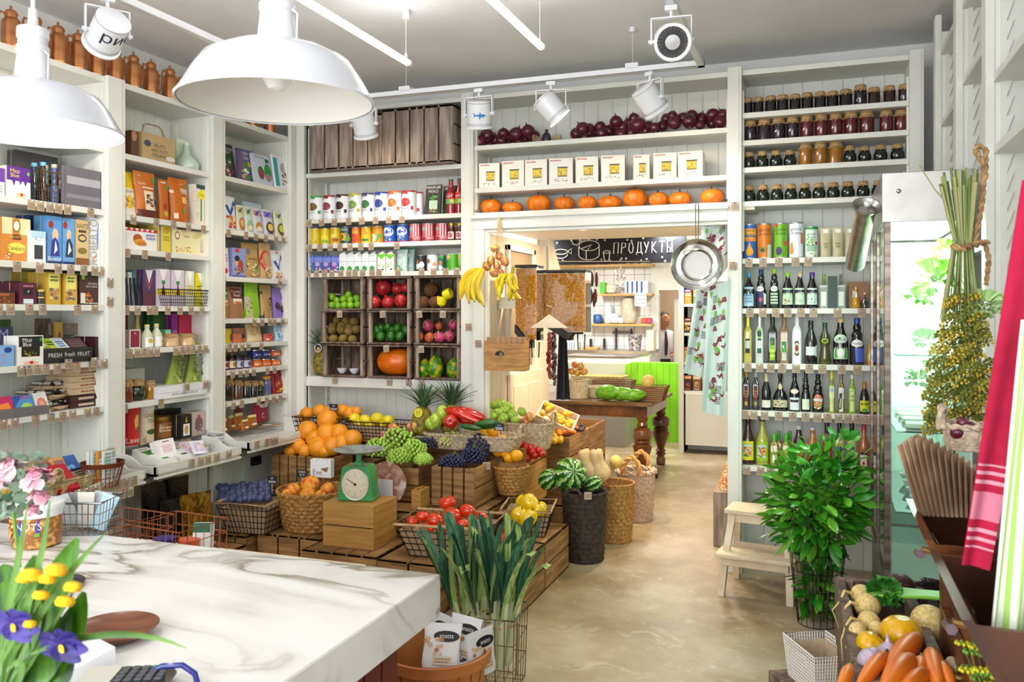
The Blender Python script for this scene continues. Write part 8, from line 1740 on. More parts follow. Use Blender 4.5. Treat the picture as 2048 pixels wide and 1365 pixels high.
for i,(px,py,r)in enumerate([(1868,560,50),(1840,590,30),(1890,505,28),(1850,680,26),(1835,760,26),(1870,720,24)]):
 q=at(px,py,Y=4.42+.1*(i%3));ruffle('lettuce','leafy green lettuce in the cooler, %s from the top'%ORD[[1,2,0,3,5,4][i]],'lettuce',q,r/F*dep(q),LT if i<3 else MN('pale_lettuce','b0d8a0','e0f0d0',8,.5),16,i,None,'lettuces in the cooler')
for i in range(4):
 g=G();g.lathe([(.02,0),(.045,.03),(.055,.05),(.05,.05),(.03,.02),(0,.015)],M('eceef0',.3),20);g.sph((0,0,.04),.04,MN('berry_fill','a04048','d8a0a8',60,.5),10,.4);g.out('white_bowl',None,(.45,4.36+.2*i,.79),0,'white bowl of pink berries inside the cooler, %s from the glass end'%ORD[i],'bowl','white bowls in the cooler')
 g=G();g.bx(-.07,.07,-.05,.05,0,.025,M('e6e4dc',.5),c=.005);g.out('white_tray',None,(.45,4.36+.2*i,1.16),0,'flat white tray on the cooler shelf, %s from the glass end'%ORD[i],'tray','white trays in the cooler')
 # birch step stool
p0,p1=V((-.60,5.20,0)),V((-.16,5.13,0));o=thing('step_stool','pale birch two step stool in front of the bottle shelves','step stool',(-.36,5.17,0),-.12)
def leg(pts,s=.02):
 g=G();a,b=V(pts[0]),V(pts[1]);g.add([a+V((x*s,y*s,0))for x,y in((-1,-1),(1,-1),(1,1),(-1,1))]+[b+V((x*s,y*s,0))for x,y in((-1,-1),(1,-1),(1,1),(-1,1))],[(0,1,2,3),(7,6,5,4),(0,1,5,4),(1,2,6,5),(2,3,7,6),(3,0,4,7)],BIRCH);g.out('leg',o)
for s in(-1,1):
 leg([(s*.20,0,0),(s*.185,.06,.235)]);leg([(s*.185,.06,.235),(s*.155,.12,.475)]);leg([(s*.19,.38,0),(s*.155,.27,.475)])
for nm_,b in(('top_step',(-.20,.20,.08,.33,.475,.50)),('lower_step',(-.23,.23,-.04,.15,.235,.257)),('rail',(-.16,.16,.11,.13,.42,.472)),('rail',(-.19,.19,.0,.02,.18,.233)),('rear_rail',(-.17,.17,.27,.29,.20,.26))):g=G();g.bx(*b,BIRCH,c=.003);g.out(nm_,o)
# laurel branches in a tall wire basket
p=V((-.015,4.90,0));o=thing('laurel_bouquet','big bunch of glossy green laurel branches in wire basket','plant',p);LL=MN('laurel_leaf','1f6a14','5ab02c',5,.3,vary=.0,coat=.3,c3='358a1c');LL2=MN('young_laurel_leaf','4c9420','7cbc3c',5,.3,coat=.3)
def leafy(par,n,centre,R_,seed,L=(.07,.12),mats=(LL,LL2),w=.42,droop=.3,base=None,nm='foliage'):
 g=G();rn=random.Random(seed)
 for k in range(n):
  while True:
   q=V((rn.uniform(-1,1),rn.uniform(-1,1),rn.uniform(-1,1)))
   if q.length<1:break
  q=q*(.55+.45*q.length);P=centre+V((q.x*R_[0],q.y*R_[1],q.z*R_[2]));d=(V((q.x,q.y,q.z*.6+.35))+V((rn.uniform(-.5,.5),rn.uniform(-.5,.5),rn.uniform(-.5,.5)))).normalized();x=d.cross(V((rn.uniform(-1,1),rn.uniform(-1,1),1))).normalized();nn=d.cross(x);l=rn.uniform(*L);W=l*w/2
  vs=[]
  for t,ww in((0,.02),(.25,.8),(.55,1),(.8,.62),(1,.02)):c=P+d*l*t-V((0,0,droop*l*t*t));vs+=[c-x*W*ww+nn*W*.3*ww,c,c+x*W*ww+nn*W*.3*ww]
  g.add(vs,[f for i in range(4)for f in((3*i,3*i+1,3*i+4,3*i+3),(3*i+1,3*i+2,3*i+5,3*i+4))],mats[0]if rn.random()<.72 else mats[1])
 return g.out(nm,par)
leafy(o,700,V((.0,0,.68)),(.245,.23,.27),3,(.08,.13));leafy(o,90,V((0,0,.25)),(.11,.11,.2),4);leafy(o,60,V((.07,0,.92)),(.18,.16,.12),5)
g=G();rn=random.Random(1)
for k in range(26):a,r=rn.uniform(0,6.28),rn.uniform(.05,.3);g.tube([(.05*cos(a),.05*sin(a),.03),(.09*cos(a),.09*sin(a),.35),(r*cos(a),r*.7*sin(a),rn.uniform(.6,1.05))],[.005,.004,.0015],M('4a5a24',.6),5)
g.out('branches',o)
o2=thing('wire_basket','round black wire basket holding the laurel branches','basket',p);g=G()
for k in range(18):a=k*pi/9;g.tube([(.10*cos(a),.10*sin(a),.004),(.145*cos(a),.145*sin(a),.40)],.002,M('141416',.4),4)
for z,r in((.004,.10),(.1,.112),(.2,.123),(.3,.134),(.4,.146)):g.tube([(r*cos(k*pi/12),r*sin(k*pi/12),z)for k in range(24)],.0025,M('141416',.4),4,closed=True)
g.out('wire_mesh',o2)
# turnip crate at the lower right
p=at(1690,1172,D=2.85);o=crate('old brown crate of turnips, garlic and carrots',-.115,.115,-.42,.42,0,.20,OLDB,F_='h1',B_='h1',L='h1',Rr='h1',T='',name='vegetable_crate',group=None,th=.03);o.location=(p.x+.10,p.y-.40,.60);o.rotation_euler[2]=.04
g=G();[g.bx(a,a+.05,b,b+.05,0,.598,OLDB)for a in(-.11,.06)for b in(-.38,.33)];g.bx(-.11,.11,-.40,.40,.57,.598,OLDB);g.out('crate_stand',None,(p.x+.10,p.y-.40,0),.04,'low brown stand under the turnip crate','stand')
VP=onplane(V((0,2.0,.80)),V((.7,2.0,.80)),V((0,3.0,.80)))
VQ=lambda dz:(lambda px,py,i:VP(px,py+0,i)+V((0,0,dz)))
for kind,pts,nm_,grp,hand in(('turnip',[(1722,1190,20),(1735,1213,25),(1738,1245,22),(1752,1258,15),(1715,1262,17),(1728,1275,12)],'pale yellow turnip with long roots','turnips in the crate',lambda i:(.8,-.6,i)),('turnip',[(1857,1245,34)],'largest pale turnip beside the oak cabinet',None,None),('squash',[(1803,1268,42),(1742,1292,30)],'bright yellow squash','yellow squashes',None),('beet',[(1800,1178,30)],'big dark purple beetroot at the crate back',None,None)):
 r=pile(kind,pts,VP,nm_+(' in the old crate' if len(nm_)<36 else ''),grp,hand=hand)
 if nm_.startswith('pale'):
  for k,t_ in enumerate(r[1:4]+r[:1]):
   IM=Matrix.LocRotScale(t_.location,t_.rotation_euler,t_.scale).inverted();l_=t_.location;X=V((-.040,-.03,.01));Z=V((0,0,1))
   q=[l_+X*.7,l_+X*1.25+Z*.006,l_+X*1.6-Z*(.012+.006*k),l_+X*(1.8+.12*k)-Z*.06,l_+X*(1.9-.1*k)-Z*.12]
   g=G();g.tube([IM@v for v in q],[.2,.14,.1,.06,.02],SKIN['turnip'],6);g.out('tap_root',t_)
for i,(px,py,rx)in enumerate([(1742,1325,0),(1778,1308,.2)]):
 q=VP(px,py,0);r=(30,26)[i]/F*dep(q);vfruit('garlic','garlic',lambda g:g.lathe([(0,-.8),(.5,-.75),(.95,-.3),(1,0),(.8,.45),(.35,.8),(.15,1.1),(.1,1.6),(0,1.65)],SKIN['garlic'],30,rib=lambda th,t:1-.08*abs(cos(4*th))**3*sin(pi*t),caps=False),q,r,(rx+(1.9 if i==0 else 0),-.1,1-i),'purple garlic head %s'%('lying with its roots forward','with its stalk pointing up')[i],'garlic','garlic heads in the crate')
for i,(a,b,c,d,r)in enumerate([(1835,1290,1775,1350,26),(1768,1325,1715,1385,17),(1822,1335,1768,1395,30),(1862,1320,1880,1390,24),(1842,1335,1840,1370,18),(1700,1350,1680,1390,14),(1880,1345,1905,1385,19),(1850,1360,1800,1400,20)]):
 A,Bq=VP(a,b,0)+V((0,0,.02)),VP(c,d,0)+V((0,0,.01));longveg('carrot','thick orange carrot in the front of the old crate, %s'%['longest diagonal one','slim one nearest the garlic','stubby one in the middle','upright one by the ginger','small one between two big ones','leftmost one at the rail','rightmost one','one at the picture edge'][i],'carrot',[A,(A+Bq)/2,Bq],(r/F*2.3,r/F*1.4),SKIN['carrot'],'carrots in the crate',STEMG)
q=VP(1905,1330,0);g=G();g.sph((0,0,0),.02,MN('ginger','b8a080','d8c8a8',20,.7),10);g.sph((.02,-.03,.0),.022,MN('ginger','',''),10);g.sph((.03,-.07,0),.02,MN('ginger','',''),10);g.out('ginger_root',None,q,0,'knobbly pale ginger root beside the carrots','ginger')
ruffle('parsley','curly dark green parsley bunch behind the yellow turnips','parsley',VP(1770,1208,0)+V((0,0,.03)),.055,MN('parsley','1f5a1c','4a9a2c',20,.5),40,3)
g=G();[g.tube([(-.14,.01*k,.0),(0,.006*k,.01),(.2,.004*k,.02)],.006,M('7ab83c',.4),6)for k in range(-5,6)];g.out('celery_stalks',None,VP(1840,1215,0)+V((0,0,.03)),-.1,'pale green stalks tied with a blue band','celery')
ruffle('beet_greens','dark purple green beet leaves behind the beetroot','leaves',VP(1862,1188,0),.05,MN('beet_green','1c2c1c','4a2038',20,.5),26,5)
o=wire_basket('woven_box','white woven box on the floor left of the turnip crate','basket',at(1640,1390,D=2.9),.5,.16,.22,.14,nx=16,ny=16,nz=12,rr=.0016,m=M('e8e4dc',.6),liner=MN('woven_liner','b8a080','c8b496',40,.7),rim_r=.003)
o.location.z=.42;g=G();g.bx(-.12,.12,-.14,.14,0,.418,OLDB);g.out('plinth',None,(o.location.x,o.location.y,0),.5,'brown plinth under the white woven box','stand')
# oak cabinet with tilted bins
OX=.31;o=thing('bin_cabinet','dark oak cabinet with tilting bins and brass knobs','cabinet',(OX,1.55,0));OK_=MN('warm_oak','341808','64340f',3,.35,stretch=(2,2,.8),c3='4c240c')
part('carcass',[(.06,.4,0,1.05,.25,1.2)],OK_,o);part('corner_post',[(0,.05,1.0,1.05,.25,1.22)],OK_,o);part('cross_rail',[(.02,.06,0,1.05,.895,.955),(.02,.06,0,1.05,.575,.625),(.02,.06,0,1.05,.25,.305)],OK_,o);part('corner_post',[(0,.05,.48,.53,.25,1.22)],OK_,o)
for z0,z1 in((.95,1.19),(.62,.90),(.30,.58)):
 for y0,y1 in((.54,.99),(.02,.47)):
  g=G();t_=.09 if z1>1 else .0;g.prism([(.035,z0),(-t_,z1),(-t_+.018,z1),(.055,z0)],y1-y0,OK_,Tr(0,y0))
  for y in(y0+.001,y1-.013):g.prism([(.055,z0+.02),(-t_+.018,z1-.01),(.058,z1-.01)],.012,OK_,Tr(0,y))
  g.out('tilting_bin',o);g=G();zc=z0*.35+z1*.65;xc=-t_*.65+.02;T=Tr(xc,(y0+y1)/2,zc);g.tube([(0,0,0),(-.035,0,.005)],.008,M('b08a50',.3,.8),8,T=T);g.tube([(-.04,-.03,0),(-.04,.03,-.01)],.011,M('5a3c48',.3),6,T=T);g.out('knob',o)
  # sheaf of kraft bags and onion basket on the cabinet
KB=MN('kraft_bag_edge','8c6c50','c8aa88',8,.8,stretch=(1,1,1),c3='98785c')
p=at(1905,1030,D=2.15);o=thing('bag_sheaf','sheaf of saw edged brown paper bags on the oak cabinet','paper bags',p)
for i in range(42):
 g=G();x=-.06+i*.0033;z1=.20-.003*abs(i-8);pts=[(-.03,0),(.03,0)]+[(.03-.006*k,z1+(.006 if k%2 else 0))for k in range(11)];g.prism(pts,.0007,KB,Tr(x,0,0)@Ry(-.30+.009*i)@Rz(.95+.01*i)@Tr(0,.006*(i%3)));g.out('paper_bag',o)
basket('woven_basket','braided straw basket of red onions beside the red towel',at(1932,900,D=2.45),.05,.062,.07,WICKL,handles=(2.9,),hh=.06,hw=.035,rows=8,cols=18)
pile('red_onion',[(1915,865,15),(1938,858,16),(1925,845,12)],lambda px,py,i:at(px,py,D=2.42),'glossy red onion in the straw basket','red onions in the straw basket');pile('red_onion',[(1862,935,16),(1865,965,12)],lambda px,py,i:at(px,py,D=2.5),'red onion peeking out behind paper bags','red onions behind the paper bags')
g=G();g.bx(.0,.3,-.08,.3,0,.02,OAKD);g.out('cabinet_shelf',None,at(1880,940,D=2.5)+V((0,0,-.06)),0,'dark board carrying the onion basket','shelf')
# hanging dried herb bundle
c0=at(1925,490,D=2.75);o=thing('herb_bundle','hanging bundle of dried dill with yellow green heads','herbs',c0);g=G();rn=random.Random(6)
Qh=lambda px,py,d=2.75:at(px,py,D=d)-c0
for k in range(46):a=rn.uniform(-1,1);g.tube([Qh(1918+a*38,345+rn.uniform(-10,40),2.75+rn.uniform(-.03,.03)),Qh(1925+a*18,480),Qh(1922+a*42,640,2.75+rn.uniform(-.05,.05))],[.0045,.0035,.0015],(M('8a9a5a',.7),M('6a7a3c',.7),M('a8a870',.7))[k%3],5)
g.tube([Qh(1838,330),Qh(1870,380),Qh(1905,420)],.002,M('8a9a5a',.7),5);g.out('stalks',o)
g=G();DY,DG_=MN('dill_head','a88a14','d0b83c',30,.8),MN('dill_green','5a6a24','8a8a30',30,.8)
for k in range(270):
 t=rn.random()**.7;py=600+270*t;wd=25+45*min(1,t*1.6);px=1925+rn.uniform(-1,1)*wd;c=Qh(px,py-15,2.75+rn.uniform(-.08,.08));up=Qh(1925,py-60);g.tube([up,c],.0009,DG_,3)
 for j in range(9):a=j*.7;e=c+V((.018*cos(a),.01*sin(a),.012*sin(a*1.3)-.012));g.tube([c,e],.0007,DG_,3);g.sph(e,.0048,DY if k%2 else DG_,5)
g.out('flower_heads',o);g=G();braid(g,[Qh(1904,492,2.72),Qh(1925,498,2.69),Qh(1948,490,2.72),Qh(1975,485,2.75)],.011,MN('jute_rope','7a5c3c','b89468',40,.9));braid(g,[Qh(1950,488),Qh(1965,400),Qh(1968,330),Qh(1950,300),Qh(1955,290),Qh(1972,300),Qh(1970,360)],.009,MN('jute_rope','',''));braid(g,[Qh(1970,488),Qh(1978,520),Qh(1972,570)],.008,MN('jute_rope','',''));g.out('jute_rope',o)
ruffle('cabbage','round pale green cabbage beside the red towel','cabbage',at(1970,612,D=2.75),.06,MN('cabbage_leaf','9ac870','d0e8b0',8,.5),30,8)
# towels
def cloth(nm,lb,cat,P,d,m,spec,amp=.012,folds=3,grp=None,tk=.003):
 """hanging cloth; P: four picture corners (upper left, upper right, lower right, lower left)"""
 c=[at(a,b,D=d)for a,b in P];o0=(c[0]+c[2])/2;n_=V((sa,-ca,0))
 def fn(u,v,e=0):a=c[0].lerp(c[1],u);b=c[3].lerp(c[2],u);return a.lerp(b,v)-o0+n_*(amp*sin(folds*6.28*u+1.5*v)*(.3+.7*v)+e)
 g=G()
 bands=sorted(set([0,1]+[x for s in spec for x in s[:2]]));ax=spec[0][3]if spec else 'v'
 for b0,b1 in zip(bands,bands[1:]):
  mm=m
  for s in spec:
   if s[0]<=(b0+b1)/2<=s[1]:mm=M(s[2],.9)
  nn=max(1,int((b1-b0)*16))
  if ax=='v':g.grid(lambda u,v:fn(u,b0+(b1-b0)*v),24,nn,mm)
  else:g.grid(lambda u,v:fn(b0+(b1-b0)*u,v),nn*2,12,mm)
 g.grid(lambda u,v:fn(1-u,v,-tk),20,10,m);g.out(nm,None,o0,0,lb,cat,grp)
PKL='e0a0b0';tb=[.63,.655,.672,.69,.705,.72,.76]
cloth('kitchen_towel','bright red kitchen towel with pale pink stripes, hanging','towel',[(2046,360),(2130,360),(1975,1140),(1920,1128)],1.55,MN('red_cloth','b00838','bc1040',30,.85),[(.737,.742,PKL,'v'),(.755,.764,PKL,'v'),(.778,.788,PKL,'v'),(.808,.880,'d88098','v'),(.902,.912,PKL,'v'),(.925,.934,PKL,'v'),(.948,.953,PKL,'v')],.008,1)
cloth('striped_apron','green and white striped cloth hanging at the edge','cloth',[(2044,640),(2140,640),(2120,1320),(1970,1300)],1.45,M('e8ece0',.85),[(k*.1+.03,k*.1+.075,'a8cc6a','u')for k in range(10)],.014,3)
c0=at(2010,1370,D=1.6);o=thing('dill_bunch','bunch of fresh yellow dill at the lower edge','herbs',c0);g=G();rn=random.Random(8)
for k in range(60):
 c=V((rn.uniform(-.07,.09),rn.uniform(-.05,.05),rn.uniform(-.02,.07)));g.tube([(c.x*.3,0,-.08),c],.001,DG_,3)
 for j in range(8):a=j*.8;g.sph(c+V((.012*cos(a),.008*sin(a),.004)),.004,M('c8c020',.7)if k%2 else M('6a9a2c',.7),5)
g.out('flower_heads',o)
# ================================================================ DOORWAY, PASSAGE AND KITCHEN
# bananas and apples hanging from the lintel
BAN=MN('banana_skin','c8a814','e8d02c',6,.4,c3='dcc01e',vary=.05)
def banana(par,a,bend,r,L,tip=None):
 g=G();P=[];rr=[]
 for i in range(11):
  t=i/10;P.append(V((bend*sin(pi*t),0,-L*t)));rr.append(r*(.35 if i==0 else .8 if i==1 else .3 if i==10 else .75 if i==9 else 1))
 g.tube(P,rr,BAN,7);g.tube([P[-1],P[-1]-V((0,0,.008))],r*.22,M('3a2c14'),5);o=g.out('banana',par);o.rotation_euler=a;return o
p=at(950,545,Y=5.50);
for nm_,px,py,L,n,r,gl in(('large banana bunch hanging from the lintel twine',965,538,.25,15,.0205,1),('small banana bunch hanging beside the large one',1022,548,.14,20,.0145,.75)):
 p=at(px,py,Y=5.50);o=thing('banana_bunch',nm_,'bananas',p,0,'hanging bananas');rn=random.Random(n)
 for k in range(n):a=(k/n-.5)*(2.1 if gl==1 else 5.5);banana(o,(rn.uniform(-.2,.25),.42*sin(a)-(.35 if gl==1 else 0),a*.4+(pi if gl==1 and k%9<9 else a)),.045*gl,r,L*rn.uniform(.85,1.05)).location=(.03*sin(a),.02*cos(a)-.03,-.0-.05*(k%3==2)*(gl<1))
 g=G();g.tube([(0,0,-.03),(.02,0,.05)],[.018,.012],M('9a9a34',.6),8);g.out('stalk',o);g=G();q=at(998,425,Y=5.66)-p;g.tube([(.01,0,.04),q],.0016,M('b8a070',.8),4);g.out('twine',o)
c0=at(1000,520,Y=5.47);o=thing('apple_net','string net of red and yellow apples hanging over bananas','apples',c0)
for k,(px,py)in enumerate([(990,497),(999,513),(982,521),(995,533),(1010,524),(975,533),(988,546),(1001,548)]):q=at(px,py,Y=5.47+.02*(k%2));a=bpy.data.objects.new('apple',fmesh('blush_apple',K['blush_apple'][0]));COL.objects.link(a);a.parent=o;a.location=q-c0;a.scale=(.034,)*3;a.rotation_euler=(k,k*.7,k)
g=G()
for k in range(14):a=k*2*pi/14;g.tube([at(998,425,Y=5.66)-c0,V((.03*cos(a),.03*sin(a),.10)),V((.065*cos(a+.4),.05*sin(a+.4),0)),V((.04*cos(a),.04*sin(a),-.09)),V((0,0,-.12))],.0014,M('c8b088',.8),4)
g.out('string_net',o)
# cereal dispensers on the passage wall
CER=MN('corn_flakes','a8600f','f0b040',55,.7,bump=.6,c3='d88a24')
for i,(px,yt,yb,y,w)in enumerate([(1052,535,640,6.1,.13),(1128,545,625,6.3,.27)]):
 a=at(px,yt,Y=y);d=dep(a);h=(yb-yt)/F*d+.05;o=thing('cereal_dispenser','clear dispenser of %s on the passage wall'%('mixed flakes, nearer the bananas,','orange corn flakes, the wider one,')[i],'dispenser',(a.x,y,a.z-h),0,'cereal dispensers')
 w2=w*.62;g=G();g.prism([(-w2,.02),(w2*.2,-.10),(w2,-.10),(w2,h-.01),(-w2,h-.01)],.16,CER,Tr(0,0));g.out('flakes',o);g=G();g.prism([(-w2-.006,.02),(w2*.2,-.108),(w2+.006,-.108),(w2+.006,h),(-w2-.006,h)],.172,CLEAR,Tr(0,-.006));g.out('clear_bin',o)
 g=G();g.bx(-w2-.01,w2+.01,-.01,.17,h,h+.02,M('1c1614',.4),c=.004);g.out('black_lid',o);g=G();g.prism([(-w2-.01,.012),(w2*.2,-.112),(w2*.2,-.17),(-w2-.01,-.05)],.17,M('1c1614',.4),Tr(0,-.008));g.out('sloping_base',o);g=G();g.tube([(w2*.3,-.03,-.16),(w2*.6,-.05,-.11),(w2,-.05,-.11)],.010,M('1c1614',.4),6);g.out('lever',o);g=G();g.lathe([(.03,-.24),(.035,-.12)],CLEAR,14,Tr(w2*.75,.05));g.out('chute',o)
 g=G();g.bx(-2.34-a.x,-w2-.01,.02,.14,h*.3,h*.5,WHITE);g.out('wall_bracket',o)
 # wooden box of paper bags, hanger, aprons
a,b=at(972,655,Y=5.60),at(1052,740,Y=5.60);HX=b.x-a.x
o=thing('bag_box','wooden wall box with a cup pull for paper bags','box',(a.x,5.56,b.z));hh=(a.z-b.z)*.62;LB_=MN('pine_box','9c6a34','c0904c',4,.5,stretch=(2,2,16));g=G();g.bx(0,HX,0,.012,0,hh,LB_);g.bx(0,.012,.012,.12,0,hh*1.1,LB_);g.bx(HX-.012,HX,.012,.12,0,hh*1.1,LB_);g.bx(0,HX,.11,.12,0,hh*1.2,LB_);g.bx(0,HX,0,.12,-.01,0,LB_);g.out('box_boards',o)
g=G();g.lathe([(.032,0),(.03,.015),(0,.02)],M('3a3430',.3,.7),16,Tr(HX*.4,-.001,hh*.55)@Rx(pi/2),arc=(0,pi));g.out('cup_pull',o)
for k in range(12):
 g=G();mk_box(g,.07,.17,.004,('a87c50','b88c60')[k%2],'',k,-.12);g.out('paper_bag',None,(a.x+.05+(HX-.1)*k/11,5.585+.006*k,b.z+.06),.3,'brown paper bag sticking out of the wall box, %s from the bananas'%ORD[k],'paper bag','paper bags in the wall box')
p=at(1098,640,Y=5.9);g=G();g.prism([(-.14,0),(.14,0),(.0,.1)],.012,BIRCH);g.tube([(0,.006,.1),(.0,.006,.13),(.02,.006,.15),(-.02,.006,.165)],.003,WIRE,5);g.out('wooden_hanger',None,p+V((0,0,-.06)),.2,'pale wooden hanger in front of the corn flakes','hanger')
for i,(px,py,c,L)in enumerate([(1098,668,'7a1c10',.33),(1108,668,'3a1c18',.38)]):
 p=at(px,py,Y=5.95+.03*i);g=G();rn=random.Random(i)
 for k in range(44):t=k/44;g.sph((rn.uniform(-.014,.014),rn.uniform(-.012,.012),-L*t),.011,M(c,.3,coat=.5),6,1.6)
 g.tube([(0,0,.10),(0,0,-L)],.002,WIRE,4);g.out('pepper_string',None,p,0,('string of dried red chillies in the passage','darker string of dried fruit behind the chillies')[i],'dried chillies')
cloth('dark_apron','black apron hanging at the end of passage','apron',[(1118,655),(1132,655),(1140,800),(1112,800)],6.7,M('26242c',.9),[],.02,2)
cloth('white_shirt','cream cloth hanging below the black sign','cloth',[(1096,478),(1104,478),(1128,565),(1098,565)],7.72,M('e4dccc',.9),[],.01,2)
# pan and chicken patterned aprons by the right post
p=at(1394,530,Y=5.61);r=52/F*dep(p);o=thing('strainer_pan','large shiny steel pan with ringed flange hanging by post','pan',p);T=Rx(pi/2)
g=G();g.lathe([(r*.52,-.03),(r*.52,0),(r*.58,.004),(r*.62,0),(r*.78,.006),(r*.8,.002),(r*.97,.012),(r,.016),(r*.98,.02)],CHROME,48,T,caps=False);g.out('flange',o);g=G();g.lathe([(r*.52,-.03),(0,-.032)],M('8a8682',.35,.8),32,T);g.out('sieve',o);g=G();g.tube([(-.008,0,r),(-.01,0,r+.22),(0,0,r+.245),(.01,0,r+.22),(.008,0,r)],.004,CHROME,6);g.out('handle',o);o.location.z+=0
ck='z 8a2c24 .1 .5 .3 .45 .5 .3 .8 .35 .9 .6 .7 .55 .5 .55 .3 .62 .2 .6'
def apron(lb,P,d,n,seed):
 c=[at(a_,b_,D=d)for a_,b_ in P];o0=(c[0]+c[2])/2;n_=V((sa,-ca,0));rn=random.Random(seed)
 def fn(u,v,e=0):return c[0].lerp(c[1],u).lerp(c[3].lerp(c[2],u),v)-o0+n_*(.02*sin(9*u+2*v)*(.2+v)+e)
 g=G();g.grid(fn,20,16,M('ccd8d6',.9));g.grid(lambda u,v:fn(1-u,v,-.003),10,8,M('b8ccc8',.9));W=(c[1]-c[0]).length+.1;H_=(c[0]-c[3]).length
 for k in range(n):
  u,v=rn.uniform(.12,.8),rn.uniform(.03,.93);s=.062;fm=lambda a,b,e:fn(min(1,max(0,u+(a-s/2)/W)),min(1,max(0,v-b/H_)),.003+e)
  prints(g,fm,s,s,(ck+';z 8a2c24 .7 .5 .95 .5 .9 .95 .8 .8','o .5 .6 .25 .3 6ab03c;z 8a5a3c .46 .1 .54 .1 .54 .4 .46 .4','z 7a2038 .1 .3 .9 .3 .7 .8 .3 .8','l .1 .1 .9 .9 4 6a6a70;o .8 .8 .1 .1 8a2c24')[k%4],k)
 g.out('hen_apron',None,o0,0,lb,'apron','hen patterned aprons')
apron('pale blue apron with hens, upper bib behind the steel pan',[(1402,418),(1452,418),(1468,520),(1402,600)],5.62,26,1)
apron('pale blue hen apron hanging lowest, nearer the post',[(1416,575),(1460,560),(1452,835),(1402,824)],5.5,40,2);apron('pale blue hen apron hanging toward the passage',[(1392,580),(1430,588),(1416,758),(1366,746)],5.56,28,3)
# steel cylinder with flared rim at the cooler
p=at(1733,415,Y=4.35);o=thing('steel_container','shiny steel cylinder with flared rim beside the cooler','container',p);T=Rx(.75)@Ry(.12);r=22/F*dep(p);g=G(T);g.lathe([(r*.8,-.37),(r*.9,-.36),(r*.85,-.02),(r*1.25,0),(r*1.3,.01),(r*1.15,.012),(r*.8,-.01),(r*.6,.0),(0,.01)],STEEL,32);g.out('steel_body',o);g=G(T);g.sph((0,0,.02),r*.3,M('f0f0f0',.2),12);g.out('white_knob',o)
# crate and mesh bag behind the right post
p=at(1432,1088,Y=6.25);g=G();g.bx(-.09,.12,0,.3,0,.40,OLDW,c=.004);g.out('grey_crate',None,(p.x+.07,6.25,0),0,'upright dark grey crate behind the doorway post','crate');g=G();g.lathe([(.09,0),(.08,.05),(.03,.2),(.01,.24)],MN('mesh_bag','b8642c','e8c8a0',70,.7,lo=.45,hi=.55),16);g.out('mesh_bag',None,(p.x+.09,6.38,.401),0,'cone of orange mesh bag on the grey crate','bag')
# carved oak table
TX,TY_,TY2=-1.61,8.32,9.50;o=thing('carved_table','antique oak table with fluted bulbous legs','table',(TX,TY_,0))
part('table_top',[(-1.25,.05,-.04,1.22,.765,.795)],OAKT,o);OKL=MN('carved_oak','3c1c08','8a5424',3,.3,stretch=(1,1,.6),c3='683a14',coat=.4)
g=G();g.bx(-1.2,.0,.0,.03,.65,.765,OKL);g.bx(-.03,.0,.03,1.17,.65,.765,OKL);[g.tube([(-.14-.02*k,-.002,.67),(-.14-.02*k,-.002,.75)],.007,OKL,6)for k in range(50)];g.out('fluted_apron',o)
LP=[(.035,0),(.05,.01),(.052,.07),(.04,.09),(.045,.11),(.062,.12),(.045,.14),(.06,.16),(.04,.18),(.05,.22),(.085,.30),(.10,.36),(.075,.385),(.09,.40),(.075,.42),(.095,.44),(.10,.50),(.085,.53),(.045,.55),(.06,.57),(.045,.60),(.06,.63),(.06,.65)]
for x,y in((-.06,.06),(-.06,1.1),(-1.14,.06)):g=G();g.lathe(LP,OKL,40,Tr(x,y),rib=lambda th,t:1-.05*abs(cos(8*th))*(.35<t<.8));g.out('leg',o)
for x,y in((.04,.30),(-.10,.22)):g=G();g.lathe([(.038,-.012),(.042,0),(.038,.012),(0,.013)],M('1c2024',.4),20,Tr(x,y,.043)@Ry(pi/2));g.tube([(x-.02,y,.043),(x-.02,y+.03,.12)],.008,CHROME,6);g.out('caster',o)
TZ=.796
def ot(px,y):return V((at(px,Y=y).x,y,TZ))
q=ot(1157,8.6);basket('woven_basket','cream crochet basket of apples on the oak table',q,.10,.10,.19,MN('cream_weave','b8a888','e0d4b8',60,.8,bump=.5),rows=10,cols=16);pile('blush_apple',[(1150,730,8),(1161,732,8),(1143,743,8),(1156,745,8),(1168,744,8)],inY(8.6),'striped apple in the crochet basket','apples in the crochet basket')
basket('woven_basket','low cream basket with brown lining on the table',ot(1195,8.75),.10,.12,.11,MN('cream_weave','',''),rows=8,cols=16)
for i,(px,w_)in enumerate([(1216,.14),(1243,.125),(1268,.11)]):g=G();b_,pt_=K['papaya'];vfruit('green_papaya','green_papaya',ball(sp(2.0,0,neck=.25),MN('green_papaya_skin','4a9a1c','8ac83c',3,.3),18),ot(px,8.45)+V((0,0,w_*.6)),w_*.58,(1.5,0,1.1+.35*i),'bright green papaya on the oak table, %s'%('leftmost and longest','middle one','end on one')[i],'papaya','green papayas on the table')
wire_basket('wire_basket','wide brown wire basket with a melon on the table','basket',ot(1300,8.62),0,.36,.28,.15,nx=18,nz=7,rr=.003,m=M('7a5434',.6),liner=KRAFT,slope=.75);pile('melon',[(1296,764,13)],inY(8.62),'pale melon in the wide wire basket',None)
wire_basket('wire_basket','brown wire basket at the back of oak table','basket',ot(1228,9.2),0,.45,.25,.15,nx=18,nz=6,rr=.003,m=M('7a5434',.6))
for i,px in enumerate((1216,1232,1246)):g=G();mk_box(g,.05,.09,.03,'e8e4dc','l .2 .3 .8 .8 3 s',i);q=ot(px,8.58);q.z+=.0;g.out('white_packet',None,q+V((0,.1,.0)),0,'small white packet behind the papayas, %s from the basket'%ORD[i],'packet','white packets on the table')
